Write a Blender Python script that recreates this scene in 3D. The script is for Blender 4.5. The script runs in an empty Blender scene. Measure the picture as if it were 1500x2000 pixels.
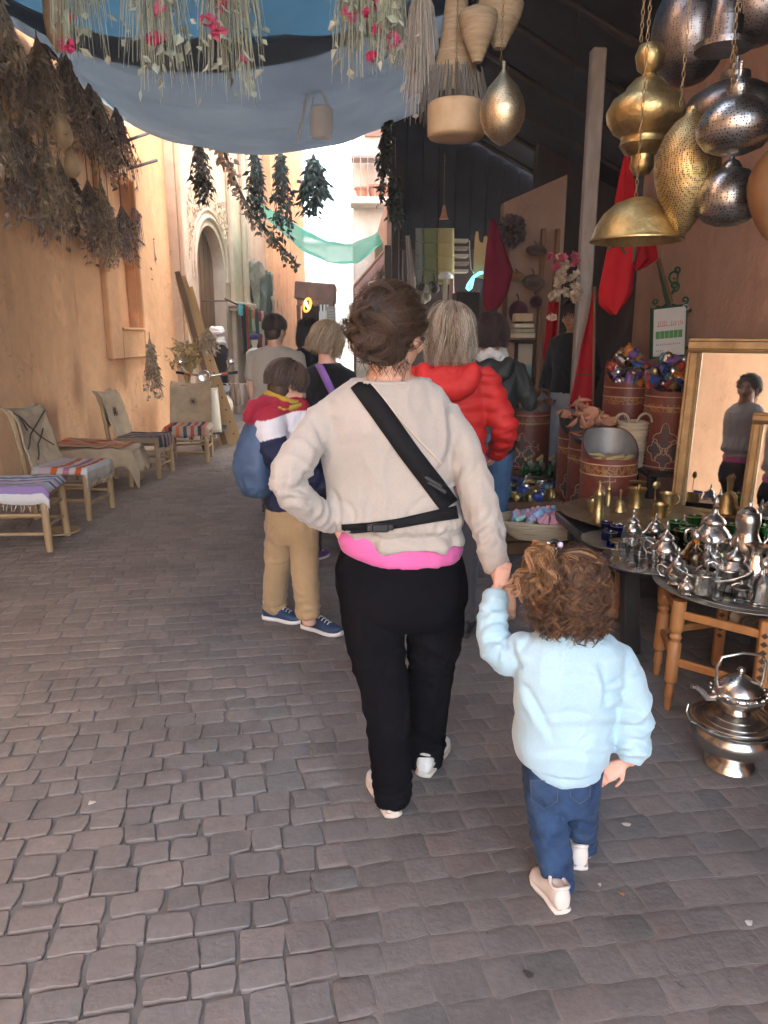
import bpy, bmesh, math, random
from mathutils import Vector, Matrix, noise
import numpy as np
R = math.radians
PI = math.pi
sc = bpy.context.scene
COL = sc.collection
rnd = random.Random(7)

# ---------------------------------------------------------------- camera
FPX, CX, CY, HOR, VPX, CAMH = 1455.0, 750.0, 1000.0, 650.0, 680.0, 1.55
PITCH = math.atan((CY-HOR)/FPX)
YAW = math.atan((CX-VPX)*math.cos(PITCH)/FPX)
cam = bpy.data.cameras.new('camera'); camo = bpy.data.objects.new('camera', cam); COL.objects.link(camo)
camo.location = (0, 0, CAMH)
camo.rotation_euler = (R(90)-PITCH, 0, -YAW)
cam.sensor_width = 36; cam.lens = 36*FPX/2000.0; cam.clip_start = .05; cam.clip_end = 600
sc.camera = camo

# ---------------------------------------------------------------- sky, sun, exposure
SUN_EL, SUN_AZ = R(52), R(82)          # azimuth measured from the street axis (+Y) towards +X
wd = bpy.data.worlds.new('World'); sc.world = wd; wd.use_nodes = True
wn = wd.node_tree.nodes; wl = wd.node_tree.links; wn.clear()
sky = wn.new('ShaderNodeTexSky'); sky.sky_type = 'NISHITA'; sky.sun_disc = False
sky.sun_elevation = SUN_EL; sky.sun_rotation = SUN_AZ; sky.air_density = 1.0; sky.dust_density = 2.5
bg = wn.new('ShaderNodeBackground'); bg.inputs['Strength'].default_value = .15
wo = wn.new('ShaderNodeOutputWorld'); hs = wn.new('ShaderNodeHueSaturation'); hs.inputs['Saturation'].default_value = .55; wl.new(sky.outputs[0], hs.inputs['Color']); wl.new(hs.outputs[0], bg.inputs['Color']); wl.new(bg.outputs[0], wo.inputs['Surface'])
sun = bpy.data.lights.new('sun', 'SUN'); sun.energy = 3.0; sun.angle = R(.5); sun.color = (1, .93, .82)
suno = bpy.data.objects.new('sun', sun); COL.objects.link(suno)
sd = Vector((math.sin(SUN_AZ)*math.cos(SUN_EL), math.cos(SUN_AZ)*math.cos(SUN_EL), math.sin(SUN_EL)))
suno.rotation_euler = sd.to_track_quat('Z', 'Y').to_euler()
sc.view_settings.view_transform = 'Standard'; sc.view_settings.look = 'None'
sc.view_settings.exposure = 4.15; sc.view_settings.gamma = 1.0
try: sc.view_settings.use_curve_mapping = False
except Exception: pass
sc.render.engine = 'CYCLES'
cy = sc.cycles; cy.max_bounces = 8; cy.diffuse_bounces = 5; cy.glossy_bounces = 4; cy.transmission_bounces = 8
cy.transparent_max_bounces = 12; cy.caustics_reflective = False; cy.caustics_refractive = False
cy.sample_clamp_indirect = 6; cy.use_denoising = True

# ---------------------------------------------------------------- photo pixel -> point of the place
_M = camo.rotation_euler.to_matrix()
def ray(px, py): return _M @ Vector(((px-CX)/FPX, -(py-CY)/FPX, -1.0))
CAMP = Vector((0, 0, CAMH))
def atY(px, py, Y): r = ray(px, py); return CAMP + r*(Y/r.y)
def atX(px, py, X): r = ray(px, py); return CAMP + r*(X/r.x)
def atZ(px, py, Z): r = ray(px, py); return CAMP + r*((Z-CAMH)/r.z)
def gnd(px, py): return atZ(px, py, 0.0)

# ---------------------------------------------------------------- tags
def tag(o, label=None, cat=None, group=None, kind=None):
    if label: o['label'] = label
    if cat: o['category'] = cat
    if group: o['group'] = group
    if kind: o['kind'] = kind
    return o
def empty(name, loc, label=None, cat=None, group=None, rz=0):
    o = bpy.data.objects.new(name, None); COL.objects.link(o); o.location = loc; o.rotation_euler = (0, 0, rz)
    o.empty_display_size = .1
    return tag(o, label, cat, group)
def copy_tree(o, parent=None):
    c = o.copy(); COL.objects.link(c); c.parent = parent
    for ch in o.children: copy_tree(ch, c)
    return c

# ---------------------------------------------------------------- materials
MATS = {}
def nodes(name):
    m = bpy.data.materials.new(name); m.use_nodes = True
    nt = m.node_tree; b = nt.nodes['Principled BSDF']
    return m, nt, b
def lk(nt, a, b): nt.links.new(a, b)
def noise_node(nt, scale, detail=4, rough=.55, coord='Object', sv=(1, 1, 1)):
    tc = nt.nodes.new('ShaderNodeTexCoord'); mp = nt.nodes.new('ShaderNodeMapping')
    mp.inputs['Scale'].default_value = sv
    lk(nt, tc.outputs[coord], mp.inputs['Vector'])
    n = nt.nodes.new('ShaderNodeTexNoise'); n.inputs['Scale'].default_value = scale
    n.inputs['Detail'].default_value = detail; n.inputs['Roughness'].default_value = rough
    lk(nt, mp.outputs[0], n.inputs['Vector'])
    return n
def c4(c): return (c[0], c[1], c[2], 1)
def ramp(nt, fac, stops, interp='LINEAR'):
    r = nt.nodes.new('ShaderNodeValToRGB'); r.color_ramp.interpolation = interp
    e = r.color_ramp.elements
    while len(e) < len(stops): e.new(1)
    for i, (p, c) in enumerate(stops): e[i].position = p; e[i].color = c4(c)
    if fac is not None: lk(nt, fac, r.inputs[0])
    return r
def bump(nt, b, fac, strength=.2, dist=.01):
    bp = nt.nodes.new('ShaderNodeBump'); bp.inputs['Strength'].default_value = strength; bp.inputs['Distance'].default_value = dist
    lk(nt, fac, bp.inputs['Height'])
    prev = b.inputs['Normal'].links
    if prev: lk(nt, prev[0].from_socket, bp.inputs['Normal'])
    lk(nt, bp.outputs[0], b.inputs['Normal'])
def pm(name, col, col2=None, rough=.7, metal=0.0, scale=6, bscale=80, bstr=.15, bdist=.004, sv=(1, 1, 1), detail=5, spec=.4, coord='Object', sheen=0, rvar=0.0):
    """plain procedural material: two tones mixed by noise, fine relief by a second noise"""
    if name in MATS: return MATS[name]
    m, nt, b = nodes(name)
    if col2 is None: col2 = tuple(c*.72 for c in col)
    n = noise_node(nt, scale, detail, .6, coord, sv)
    r = ramp(nt, n.outputs[0], [(.32, col2), (.68, col)])
    lk(nt, r.outputs[0], b.inputs['Base Color'])
    b.inputs['Roughness'].default_value = rough; b.inputs['Metallic'].default_value = metal
    b.inputs['Specular IOR Level'].default_value = spec
    if sheen: b.inputs['Sheen Weight'].default_value = sheen
    if rvar:
        mr = nt.nodes.new('ShaderNodeMapRange'); mr.inputs[3].default_value = max(0, rough-rvar); mr.inputs[4].default_value = min(1, rough+rvar)
        lk(nt, n.outputs[0], mr.inputs[0]); lk(nt, mr.outputs[0], b.inputs['Roughness'])
    if bstr:
        n2 = noise_node(nt, bscale, 3, .6, coord, sv); bump(nt, b, n2.outputs[0], bstr, bdist)
    MATS[name] = m; return m
def attr_mat(name, rough=.6, bscale=120, bstr=.2, bdist=.003, var=.25, vscale=30, spec=.4, metal=0, aniso=None, transl=0):
    """colour per piece from the 'Col' attribute, broken up by noise"""
    if name in MATS: return MATS[name]
    m, nt, b = nodes(name)
    a = nt.nodes.new('ShaderNodeAttribute'); a.attribute_name = 'Col'
    n = noise_node(nt, vscale, 5, .65)
    mr = nt.nodes.new('ShaderNodeMapRange'); mr.inputs[3].default_value = 1-var; mr.inputs[4].default_value = 1+var
    lk(nt, n.outputs[0], mr.inputs[0])
    mx = nt.nodes.new('ShaderNodeVectorMath'); mx.operation = 'SCALE'
    lk(nt, a.outputs['Color'], mx.inputs[0]); lk(nt, mr.outputs[0], mx.inputs['Scale'])
    lk(nt, mx.outputs[0], b.inputs['Base Color'])
    b.inputs['Roughness'].default_value = rough; b.inputs['Specular IOR Level'].default_value = spec; b.inputs['Metallic'].default_value = metal
    if bstr:
        n2 = noise_node(nt, bscale, 3); bump(nt, b, n2.outputs[0], bstr, bdist)
    MATS[name] = m; return m
def cloth_mat(name, col, col2=None, rough=.85, weave=900, wstr=.12, scale=5, sheen=.15):
    if name in MATS: return MATS[name]
    m = pm(name, col, col2 or tuple(c*.86 for c in col), rough, 0, scale, weave, wstr, .0012, spec=.2, sheen=sheen)
    nt = m.node_tree; b = nt.nodes['Principled BSDF']
    n3 = noise_node(nt, 42, 4, .7); bump(nt, b, n3.outputs[0], .25, .005); n4 = noise_node(nt, 190, 3, .7); bump(nt, b, n4.outputs[0], .2, .0018)
    lkc = b.inputs['Base Color'].links[0].from_socket; n5 = noise_node(nt, 230, 2, .7); mr = nt.nodes.new('ShaderNodeMapRange'); mr.inputs[1].default_value = .3; mr.inputs[2].default_value = .7; mr.inputs[3].default_value = .94; mr.inputs[4].default_value = 1.04; lk(nt, n5.outputs[0], mr.inputs[0])
    mx = nt.nodes.new('ShaderNodeVectorMath'); mx.operation = 'SCALE'; lk(nt, lkc, mx.inputs[0]); lk(nt, mr.outputs[0], mx.inputs['Scale']); lk(nt, mx.outputs[0], b.inputs['Base Color'])
    return m
def stripes(name, cols, axis=0, rough=.9, var=.12):
    """woven stripes, equal bands of the listed colours along u (0) or v (1)"""
    if name in MATS: return MATS[name]
    m, nt, b = nodes(name)
    uv = nt.nodes.new('ShaderNodeUVMap'); sp = nt.nodes.new('ShaderNodeSeparateXYZ'); lk(nt, uv.outputs[0], sp.inputs[0])
    n = noise_node(nt, 14, 4); mm = nt.nodes.new('ShaderNodeMath'); mm.operation = 'MULTIPLY_ADD'; mm.inputs[1].default_value = .03; 
    lk(nt, n.outputs[0], mm.inputs[0]); lk(nt, sp.outputs[axis], mm.inputs[2])
    r = None; k = len(cols); out = None
    # blocks of up to 30 stops per ramp
    stops = [(i/k, c) for i, c in enumerate(cols)]
    r = ramp(nt, mm.outputs[0], stops[:32], 'CONSTANT')
    n2 = noise_node(nt, 300, 2); mr = nt.nodes.new('ShaderNodeMapRange'); mr.inputs[3].default_value = 1-var*2; mr.inputs[4].default_value = 1+var*2
    lk(nt, n2.outputs[0], mr.inputs[0])
    mx = nt.nodes.new('ShaderNodeVectorMath'); mx.operation = 'SCALE'; lk(nt, r.outputs[0], mx.inputs[0]); lk(nt, mr.outputs[0], mx.inputs['Scale'])
    lk(nt, mx.outputs[0], b.inputs['Base Color']); b.inputs['Roughness'].default_value = rough; b.inputs['Specular IOR Level'].default_value = .15
    w = nt.nodes.new('ShaderNodeTexWave'); w.inputs['Scale'].default_value = 45; w.bands_direction = 'X' if axis == 1 else 'Y'
    lk(nt, uv.outputs[0], w.inputs['Vector']); bump(nt, b, w.outputs['Fac'], .5, .003); bump(nt, b, n2.outputs[0], .3, .002)
    MATS[name] = m; return m
def glass_mat(name, col, rough=.03):
    if name in MATS: return MATS[name]
    m, nt, b = nodes(name); b.inputs['Base Color'].default_value = c4(col)
    b.inputs['Transmission Weight'].default_value = 1; b.inputs['Roughness'].default_value = rough; b.inputs['IOR'].default_value = 1.45
    n2 = noise_node(nt, 30, 2); bump(nt, b, n2.outputs[0], .05, .002)
    MATS[name] = m; return m
def emit_mat(name, col, s):
    if name in MATS: return MATS[name]
    m, nt, b = nodes(name); b.inputs['Base Color'].default_value = c4(col)
    b.inputs['Emission Color'].default_value = c4(col); b.inputs['Emission Strength'].default_value = s
    MATS[name] = m; return m
def thin_cloth(name, col, col2, transl=.5, alpha=1.0, scale=3, weave=500):
    """light passes through: diffuse mixed with translucent (and open mesh if alpha < 1)"""
    if name in MATS: return MATS[name]
    m = bpy.data.materials.new(name); m.use_nodes = True; nt = m.node_tree; nt.nodes.clear()
    n = noise_node(nt, scale, 5, .6); r = ramp(nt, n.outputs[0], [(.3, col2), (.7, col)])
    d = nt.nodes.new('ShaderNodeBsdfDiffuse'); t = nt.nodes.new('ShaderNodeBsdfTranslucent')
    lk(nt, r.outputs[0], d.inputs[0]); lk(nt, r.outputs[0], t.inputs[0])
    n2 = noise_node(nt, weave, 2); bp = nt.nodes.new('ShaderNodeBump'); bp.inputs['Strength'].default_value = .2; bp.inputs['Distance'].default_value = .002
    lk(nt, n2.outputs[0], bp.inputs['Height']); lk(nt, bp.outputs[0], d.inputs['Normal'])
    mx = nt.nodes.new('ShaderNodeMixShader'); mx.inputs[0].default_value = transl
    lk(nt, d.outputs[0], mx.inputs[1]); lk(nt, t.outputs[0], mx.inputs[2]); out = mx
    if alpha < 1:
        tr = nt.nodes.new('ShaderNodeBsdfTransparent'); m2 = nt.nodes.new('ShaderNodeMixShader'); m2.inputs[0].default_value = alpha
        lk(nt, tr.outputs[0], m2.inputs[1]); lk(nt, mx.outputs[0], m2.inputs[2]); out = m2
    o = nt.nodes.new('ShaderNodeOutputMaterial'); lk(nt, out.outputs[0], o.inputs[0])
    MATS[name] = m; return m

# ---------------------------------------------------------------- mesh builder
class MB:
    def __init__(s): s.v = []; s.f = []; s.uv = None; s.c = None
    def add(s, v, f, col=None):
        o = len(s.v); s.v.extend([tuple(p) for p in v]); s.f.extend([tuple(i+o for i in q) for q in f])
        if col is not None:
            if s.c is None: s.c = [(.5, .5, .5)]*o
            s.c.extend([tuple(col)]*len(v))
        elif s.c is not None: s.c.extend([(.5, .5, .5)]*len(v))
        return s
    def box(s, c, size, rot=None, ch=0.0, col=None):
        """box with chamfered edges"""
        hx, hy, hz = size[0]/2, size[1]/2, size[2]/2
        c = Vector(c); v = []; f = []
        ch = min(ch, hx*.9, hy*.9, hz*.9)
        if ch <= 0:
            v = [Vector((x*hx, y*hy, z*hz)) for x in (-1, 1) for y in (-1, 1) for z in (-1, 1)]
            f = [(0, 1, 3, 2), (4, 6, 7, 5), (0, 4, 5, 1), (2, 3, 7, 6), (0, 2, 6, 4), (1, 5, 7, 3)]
        else:
            idx = {}
            for x in (-1, 1):
                for y in (-1, 1):
                    for z in (-1, 1):
                        for a in range(3):
                            p = [x*hx, y*hy, z*hz]
                            for k in range(3):
                                if k != a: p[k] -= ch*(x, y, z)[k]
                            idx[(x, y, z, a)] = len(v); v.append(Vector(p))
            for a in range(3):
                o1, o2 = [k for k in range(3) if k != a]
                for sg in (-1, 1):
                    q = []
                    for (s1, s2) in ((-1, -1), (1, -1), (1, 1), (-1, 1)):
                        k = [0, 0, 0]; k[a] = sg; k[o1] = s1; k[o2] = s2; q.append(idx[(*k, a)])
                    flip = (sg > 0) != (a != 1)
                    f.append(tuple(q[::-1] if flip else q))
            for a in range(3):      # edges along axis a
                o1, o2 = [k for k in range(3) if k != a]
                for s1 in (-1, 1):
                    for s2 in (-1, 1):
                        def K(sa, ax): k = [0, 0, 0]; k[a] = sa; k[o1] = s1; k[o2] = s2; return idx[(*k, ax)]
                        f.append((K(-1, o1), K(1, o1), K(1, o2), K(-1, o2)))
            for x in (-1, 1):
                for y in (-1, 1):
                    for z in (-1, 1): f.append((idx[(x, y, z, 0)], idx[(x, y, z, 1)], idx[(x, y, z, 2)]))
        if rot is not None: v = [rot @ p for p in v]
        return s.add([p+c for p in v], f, col)
    def bar(s, a, b, w, h=None, ch=0, up=Vector((0, 0, 1)), col=None):
        """rectangular bar from a to b"""
        a, b = Vector(a), Vector(b); d = b-a; L = d.length; d.normalize()
        x = d.cross(up)
        if x.length < 1e-4: x = Vector((1, 0, 0))
        x.normalize(); y = x.cross(d)
        rot = Matrix((x, d, y)).transposed()
        return s.box((a+b)/2, (w, L, h or w), rot, ch, col)
    def tube(s, pts, r, n=8, cap=True, col=None, flat=1.0, twist=0):
        """round (or flattened) tube along pts; r number or list"""
        pts = [Vector(p) for p in pts]; k = len(pts)
        if not isinstance(r, (list, tuple)): r = [r]*k
        v = []; f = []; prev = None
        for i in range(k):
            t = (pts[min(i+1, k-1)]-pts[max(i-1, 0)])
            if t.length < 1e-9: t = Vector((0, 0, 1))
            t.normalize()
            if prev is None:
                u = t.cross(Vector((0, 0, 1)) if abs(t.z) < .9 else Vector((1, 0, 0)))
            else: u = prev-t*prev.dot(t)
            if u.length < 1e-6: u = t.orthogonal()
            u.normalize(); w = t.cross(u); prev = u
            for j in range(n):
                a = 2*PI*j/n+twist*i; v.append(pts[i]+(u*math.cos(a)+w*math.sin(a)*flat)*r[i])
        for i in range(k-1):
            for j in range(n):
                f.append((i*n+j, i*n+(j+1) % n, (i+1)*n+(j+1) % n, (i+1)*n+j))
        if cap: f.append(tuple(range(n))[::-1]); f.append(tuple((k-1)*n+j for j in range(n)))
        return s.add(v, f, col)
    def rings(s, rs, n=24, cap=True, col=None, ex=2.0):
        """loft of elliptical rings (centre, u vec, v vec); ex > 2 squarer"""
        v = []; f = []; k = len(rs)
        for (c, u, w) in rs:
            c, u, w = Vector(c), Vector(u), Vector(w)
            for j in range(n):
                a = 2*PI*j/n; ca, sa = math.cos(a), math.sin(a)
                ca = math.copysign(abs(ca)**(2/ex), ca); sa = math.copysign(abs(sa)**(2/ex), sa)
                v.append(c+u*ca+w*sa)
        for i in range(k-1):
            for j in range(n): f.append((i*n+j, i*n+(j+1) % n, (i+1)*n+(j+1) % n, (i+1)*n+j))
        if cap: f.append(tuple(range(n))[::-1]); f.append(tuple((k-1)*n+j for j in range(n)))
        return s.add(v, f, col)
    def lathe(s, prof, c=(0, 0, 0), n=24, rot=None, col=None, a0=0, a1=2*PI, sx=1.0, sy=1.0):
        """profile [(r, z)...] spun about z"""
        v = []; f = []; c = Vector(c); full = abs(a1-a0-2*PI) < 1e-6; m = n if full else n+1
        for (r, z) in prof:
            for j in range(m):
                a = a0+(a1-a0)*j/n; p = Vector((r*math.cos(a)*sx, r*math.sin(a)*sy, z))
                if rot is not None: p = rot @ p
                v.append(c+p)
        for i in range(len(prof)-1):
            for j in range(n):
                j2 = (j+1) % m; f.append((i*m+j, i*m+j2, (i+1)*m+j2, (i+1)*m+j))
        return s.add(v, f, col)
    def ball(s, c, r, n=10, m=7, col=None, sc3=(1, 1, 1), rot=None):
        c = Vector(c); v = []; f = []
        for i in range(m+1):
            th = PI*i/m
            for j in range(n):
                p = Vector((math.sin(th)*math.cos(2*PI*j/n)*sc3[0], math.sin(th)*math.sin(2*PI*j/n)*sc3[1], -math.cos(th)*sc3[2]))*r
                if rot is not None: p = rot @ p
                v.append(c+p)
        for i in range(m):
            for j in range(n): f.append((i*n+j, i*n+(j+1) % n, (i+1)*n+(j+1) % n, (i+1)*n+j))
        return s.add(v, f, col)
    def grid(s, fn, nu, nv, col=None):
        """sheet fn(u, v) with uv coordinates"""
        o = len(s.v); v = []; f = []
        if s.uv is None: s.uv = [(0, 0)]*o
        for i in range(nu+1):
            for j in range(nv+1): v.append(fn(i/nu, j/nv)); s.uv.append((i/nu, j/nv))
        for i in range(nu):
            for j in range(nv): a = i*(nv+1)+j; f.append((a, a+nv+1, a+nv+2, a+1))
        return s.add(v, f, col)
    def quad(s, a, b, c, d, col=None): return s.add([a, b, c, d], [(0, 1, 2, 3)], col)
    def build(s, name, mat, parent=None, smooth=None, org=None, solid=0, weld=False, sub=0):
        """one mesh object; smooth = angle in degrees; vertices are world (parent at its own place) unless org is given"""
        anc = parent
        while anc is not None and anc.parent is not None: anc = anc.parent
        if anc is not None and anc.get('_w'):
            Mi = anc.matrix_basis.inverted(); v = [Mi @ Vector(p) for p in s.v]
        elif org is not None: v = [Vector(p)-Vector(org) for p in s.v]
        else: v = s.v
        me = bpy.data.meshes.new(name); me.from_pydata([tuple(p) for p in v], [], s.f)
        if s.uv is not None:
            u = list(s.uv)+[(0, 0)]*(len(s.v)-len(s.uv)); lay = me.uv_layers.new(name='UVMap')
            li = np.zeros(len(me.loops), dtype=np.int32); me.loops.foreach_get('vertex_index', li)
            lay.data.foreach_set('uv', np.array(u, dtype=np.float32)[li].ravel())
        if s.c is not None:
            at = me.color_attributes.new('Col', 'FLOAT_COLOR', 'POINT')
            cc = np.ones((len(s.v), 4), dtype=np.float32); cc[:, :3] = np.array(s.c, dtype=np.float32); at.data.foreach_set('color', cc.ravel())
        me.validate()
        if smooth is not None:
            me.polygons.foreach_set('use_smooth', [True]*len(me.polygons))
            if smooth < 180: me.set_sharp_from_angle(angle=R(smooth))
        me.materials.append(mat)
        o = bpy.data.objects.new(name, me); COL.objects.link(o)
        if parent is not None: o.parent = parent
        if org is not None and parent is None: o.location = org
        if solid:
            md = o.modifiers.new('thick', 'SOLIDIFY'); md.thickness = solid; md.offset = 0
        if sub:
            md = o.modifiers.new('sub', 'SUBSURF'); md.levels = sub; md.render_levels = sub
        return o
def root(name, loc, label, cat, group=None, rz=0):
    """an Empty whose parts may be given in world coordinates"""
    o = empty(name, loc, label, cat, group, rz); o['_w'] = 1; return o
def nz(p, s=1.0, seed=0): return noise.noise(Vector((p[0]*s+seed*7.3, p[1]*s-seed*3.1, p[2]*s+seed*1.7)))
def smoothstep(a, b, x): t = max(0, min(1, (x-a)/(b-a))); return t*t*(3-2*t)
def lerp(a, b, t): return a+(b-a)*t
# ================================================================ SETTING
M = {}
def plaster(name, col, col2, col3, stain=.5, bs=.35):
    m, nt, b = nodes(name)
    n = noise_node(nt, .9, 6, .62); n2 = noise_node(nt, 5, 6, .65)
    r = ramp(nt, n.outputs[0], [(.3, col2), (.62, col), (.8, col3)])
    r2 = ramp(nt, n2.outputs[0], [(.3, (.88, .88, .88)), (.65, (1.04, 1.04, 1.04))])
    mx = nt.nodes.new('ShaderNodeVectorMath'); mx.operation = 'MULTIPLY'; lk(nt, r.outputs[0], mx.inputs[0]); lk(nt, r2.outputs[0], mx.inputs[1])
    # runs of water: noise stretched down the wall
    n3 = noise_node(nt, 3.0, 4, .6, sv=(1, 1, .12)); r3 = ramp(nt, n3.outputs[0], [(.25, (.86, .84, .82)), (.5, (1, 1, 1))])
    my = nt.nodes.new('ShaderNodeVectorMath'); my.operation = 'MULTIPLY'; lk(nt, mx.outputs[0], my.inputs[0]); lk(nt, r3.outputs[0], my.inputs[1])
    n6 = noise_node(nt, 1.3, 3, .55, sv=(1, 1, .8)); r6 = ramp(nt, n6.outputs[0], [(.60, (1, 1, 1)), (.615, (1.13, 1.13, 1.12))]); m6 = nt.nodes.new('ShaderNodeVectorMath'); m6.operation = 'MULTIPLY'; lk(nt, my.outputs[0], m6.inputs[0]); lk(nt, r6.outputs[0], m6.inputs[1])
    n7 = noise_node(nt, 13, 5, .75); r7 = ramp(nt, n7.outputs[0], [(.27, (.66, .62, .60)), (.34, (1, 1, 1))]); m7 = nt.nodes.new('ShaderNodeVectorMath'); m7.operation = 'MULTIPLY'; lk(nt, m6.outputs[0], m7.inputs[0]); lk(nt, r7.outputs[0], m7.inputs[1])
    tc = nt.nodes.new('ShaderNodeTexCoord'); n8 = noise_node(nt, 2.5, 4); vm = nt.nodes.new('ShaderNodeVectorMath'); vm.operation = 'ADD'; lk(nt, tc.outputs['Object'], vm.inputs[0]); lk(nt, n8.outputs['Color'], vm.inputs[1])
    vr = nt.nodes.new('ShaderNodeTexVoronoi'); vr.feature = 'DISTANCE_TO_EDGE'; vr.inputs['Scale'].default_value = 1.1; lk(nt, vm.outputs[0], vr.inputs['Vector']); r8 = ramp(nt, vr.outputs['Distance'], [(.0, (.55, .5, .47)), (.006, (1, 1, 1))])
    n9 = noise_node(nt, .8, 2); r9 = ramp(nt, n9.outputs[0], [(.52, (0, 0, 0)), (.58, (1, 1, 1))]); mc = nt.nodes.new('ShaderNodeMix'); mc.data_type = 'RGBA'; lk(nt, r9.outputs[0], mc.inputs[0]); mc.inputs[6].default_value = (1, 1, 1, 1); lk(nt, r8.outputs[0], mc.inputs[7])
    m8 = nt.nodes.new('ShaderNodeVectorMath'); m8.operation = 'MULTIPLY'; lk(nt, m7.outputs[0], m8.inputs[0]); lk(nt, mc.outputs[2], m8.inputs[1]); my = m8
    lk(nt, my.outputs[0], b.inputs['Base Color']); b.inputs['Roughness'].default_value = .9; b.inputs['Specular IOR Level'].default_value = .15
    n4 = noise_node(nt, 22, 6, .6); bump(nt, b, n4.outputs[0], bs, .012); bump(nt, b, n2.outputs[0], .3, .03)
    MATS[name] = m; return m
M['orange'] = plaster('orange_plaster', (.70, .40, .21), (.665, .37, .19), (.725, .425, .235))
M['cream'] = plaster('cream_plaster', (.66, .50, .36), (.58, .43, .30), (.70, .56, .43))
M['brownwall'] = plaster('brown_plaster', (.44, .33, .24), (.36, .27, .19), (.48, .38, .28))
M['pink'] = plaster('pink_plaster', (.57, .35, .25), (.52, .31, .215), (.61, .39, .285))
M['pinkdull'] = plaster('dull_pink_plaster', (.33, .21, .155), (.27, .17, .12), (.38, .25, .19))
M['white'] = plaster('white_plaster', (.72, .66, .58), (.64, .57, .49), (.78, .73, .66))
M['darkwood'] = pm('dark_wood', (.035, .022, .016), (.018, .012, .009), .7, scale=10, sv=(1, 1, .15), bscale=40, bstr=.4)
M['blackroof'] = pm('dark_awning', (.03, .034, .042), (.016, .018, .024), .9, scale=4, bscale=30, bstr=.3)
M['brownwood'] = pm('brown_wood', (.20, .10, .045), (.11, .052, .022), .6, scale=7, sv=(1, 1, .12), bscale=50, bstr=.35)
M['palewood'] = pm('pale_wood', (.46, .30, .15), (.33, .20, .09), .6, scale=8, sv=(1, 1, .15), bscale=50, bstr=.3)
M['greypaint'] = pm('worn_grey_paint', (.42, .38, .34), (.27, .23, .20), .7, scale=9, sv=(1, 1, .3), bscale=60, bstr=.3)

# ---- ground: mortar bed (uneven), stones set in it
def deep(x, y):
    """0..1: how far the joints are washed out here"""
    d = noise.noise(Vector((x*.9+3.1, y*.8+1.7, 0)))*.5+.5
    left = smoothstep(.1, -.35, x+.05*math.sin(y*3))
    near = smoothstep(3.6, 2.0, y)
    return max(0, min(1, left*(near*.85+.10)*(.05+1.35*d)))
mortar = pm('mortar', (.20, .182, .166), (.14, .126, .115), .95, scale=9, bscale=150, bstr=.5, bdist=.004)
mb = MB()
def gfn(u, v):
    x = -3.6+u*7.4; y = -1+v*16
    return (x, y, -.0014-.017*deep(x, y)+.0012*nz((x, y, 0), 9))
mb.grid(gfn, 150, 260)
G = mb.build('ground', mortar, None, 180); tag(G, kind='structure'); 
mb = MB(); mb.quad((-250, -250, -.05), (250, -250, -.05), (250, 250, -.05), (-250, 250, -.05))
tag(mb.build('far_ground', pm('far_ground', (.17, .15, .135), (.13, .115, .10), .95, scale=3, bscale=14, bstr=.6, bdist=.02), None), kind='structure')

stone_mat = attr_mat('paving_stone', rough=.82, bscale=70, bstr=.45, bdist=.005, var=.28, vscale=34, spec=.22)
_nt = stone_mat.node_tree; _b = _nt.nodes['Principled BSDF']; _src = _b.inputs['Base Color'].links[0].from_socket
_n = noise_node(_nt, 1.7, 7, .7); _r = ramp(_nt, _n.outputs[0], [(.30, (.70, .68, .67)), (.5, (.98, .98, .98)), (.72, (1.14, 1.12, 1.10))]); _m = _nt.nodes.new('ShaderNodeVectorMath'); _m.operation = 'MULTIPLY'; lk(_nt, _src, _m.inputs[0]); lk(_nt, _r.outputs[0], _m.inputs[1])
_n2 = noise_node(_nt, 16, 3, .75); _r2 = ramp(_nt, _n2.outputs[0], [(.26, (.62, .60, .58)), (.33, (1, 1, 1)), (.70, (1, 1, 1)), (.76, (1.25, 1.23, 1.2))]); _m2 = _nt.nodes.new('ShaderNodeVectorMath'); _m2.operation = 'MULTIPLY'; lk(_nt, _m.outputs[0], _m2.inputs[0]); lk(_nt, _r2.outputs[0], _m2.inputs[1]); lk(_nt, _m2.outputs[0], _b.inputs['Base Color'])
def stone_poly(cx, cy, w, h, ang, rr, gap):
    """irregular rounded four-sided outline"""
    p = [(-w/2+gap, -h/2+gap), (w/2-gap, -h/2+gap), (w/2-gap, h/2-gap), (-w/2+gap, h/2-gap)]
    p = [(x+rr.uniform(-1, 1)*w*.06, y+rr.uniform(-1, 1)*h*.07) for x, y in p]
    out = []; k = rr.uniform(.12, .26)
    for i in range(4):
        a, b, c = p[i-1], p[i], p[(i+1) % 4]
        out.append((lerp(b[0], a[0], k), lerp(b[1], a[1], k)))
        out.append((lerp(b[0], (a[0]+c[0])/2, k*.28), lerp(b[1], (a[1]+c[1])/2, k*.28)))
        out.append((lerp(b[0], c[0], k), lerp(b[1], c[1], k)))
        m = ((b[0]+c[0])/2+rr.uniform(-1, 1)*.004, (b[1]+c[1])/2+rr.uniform(-1, 1)*.005); out.append(m)
    ca, sa = math.cos(ang), math.sin(ang)
    return [(cx+x*ca-y*sa, cy+x*sa+y*ca) for x, y in out]
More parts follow.
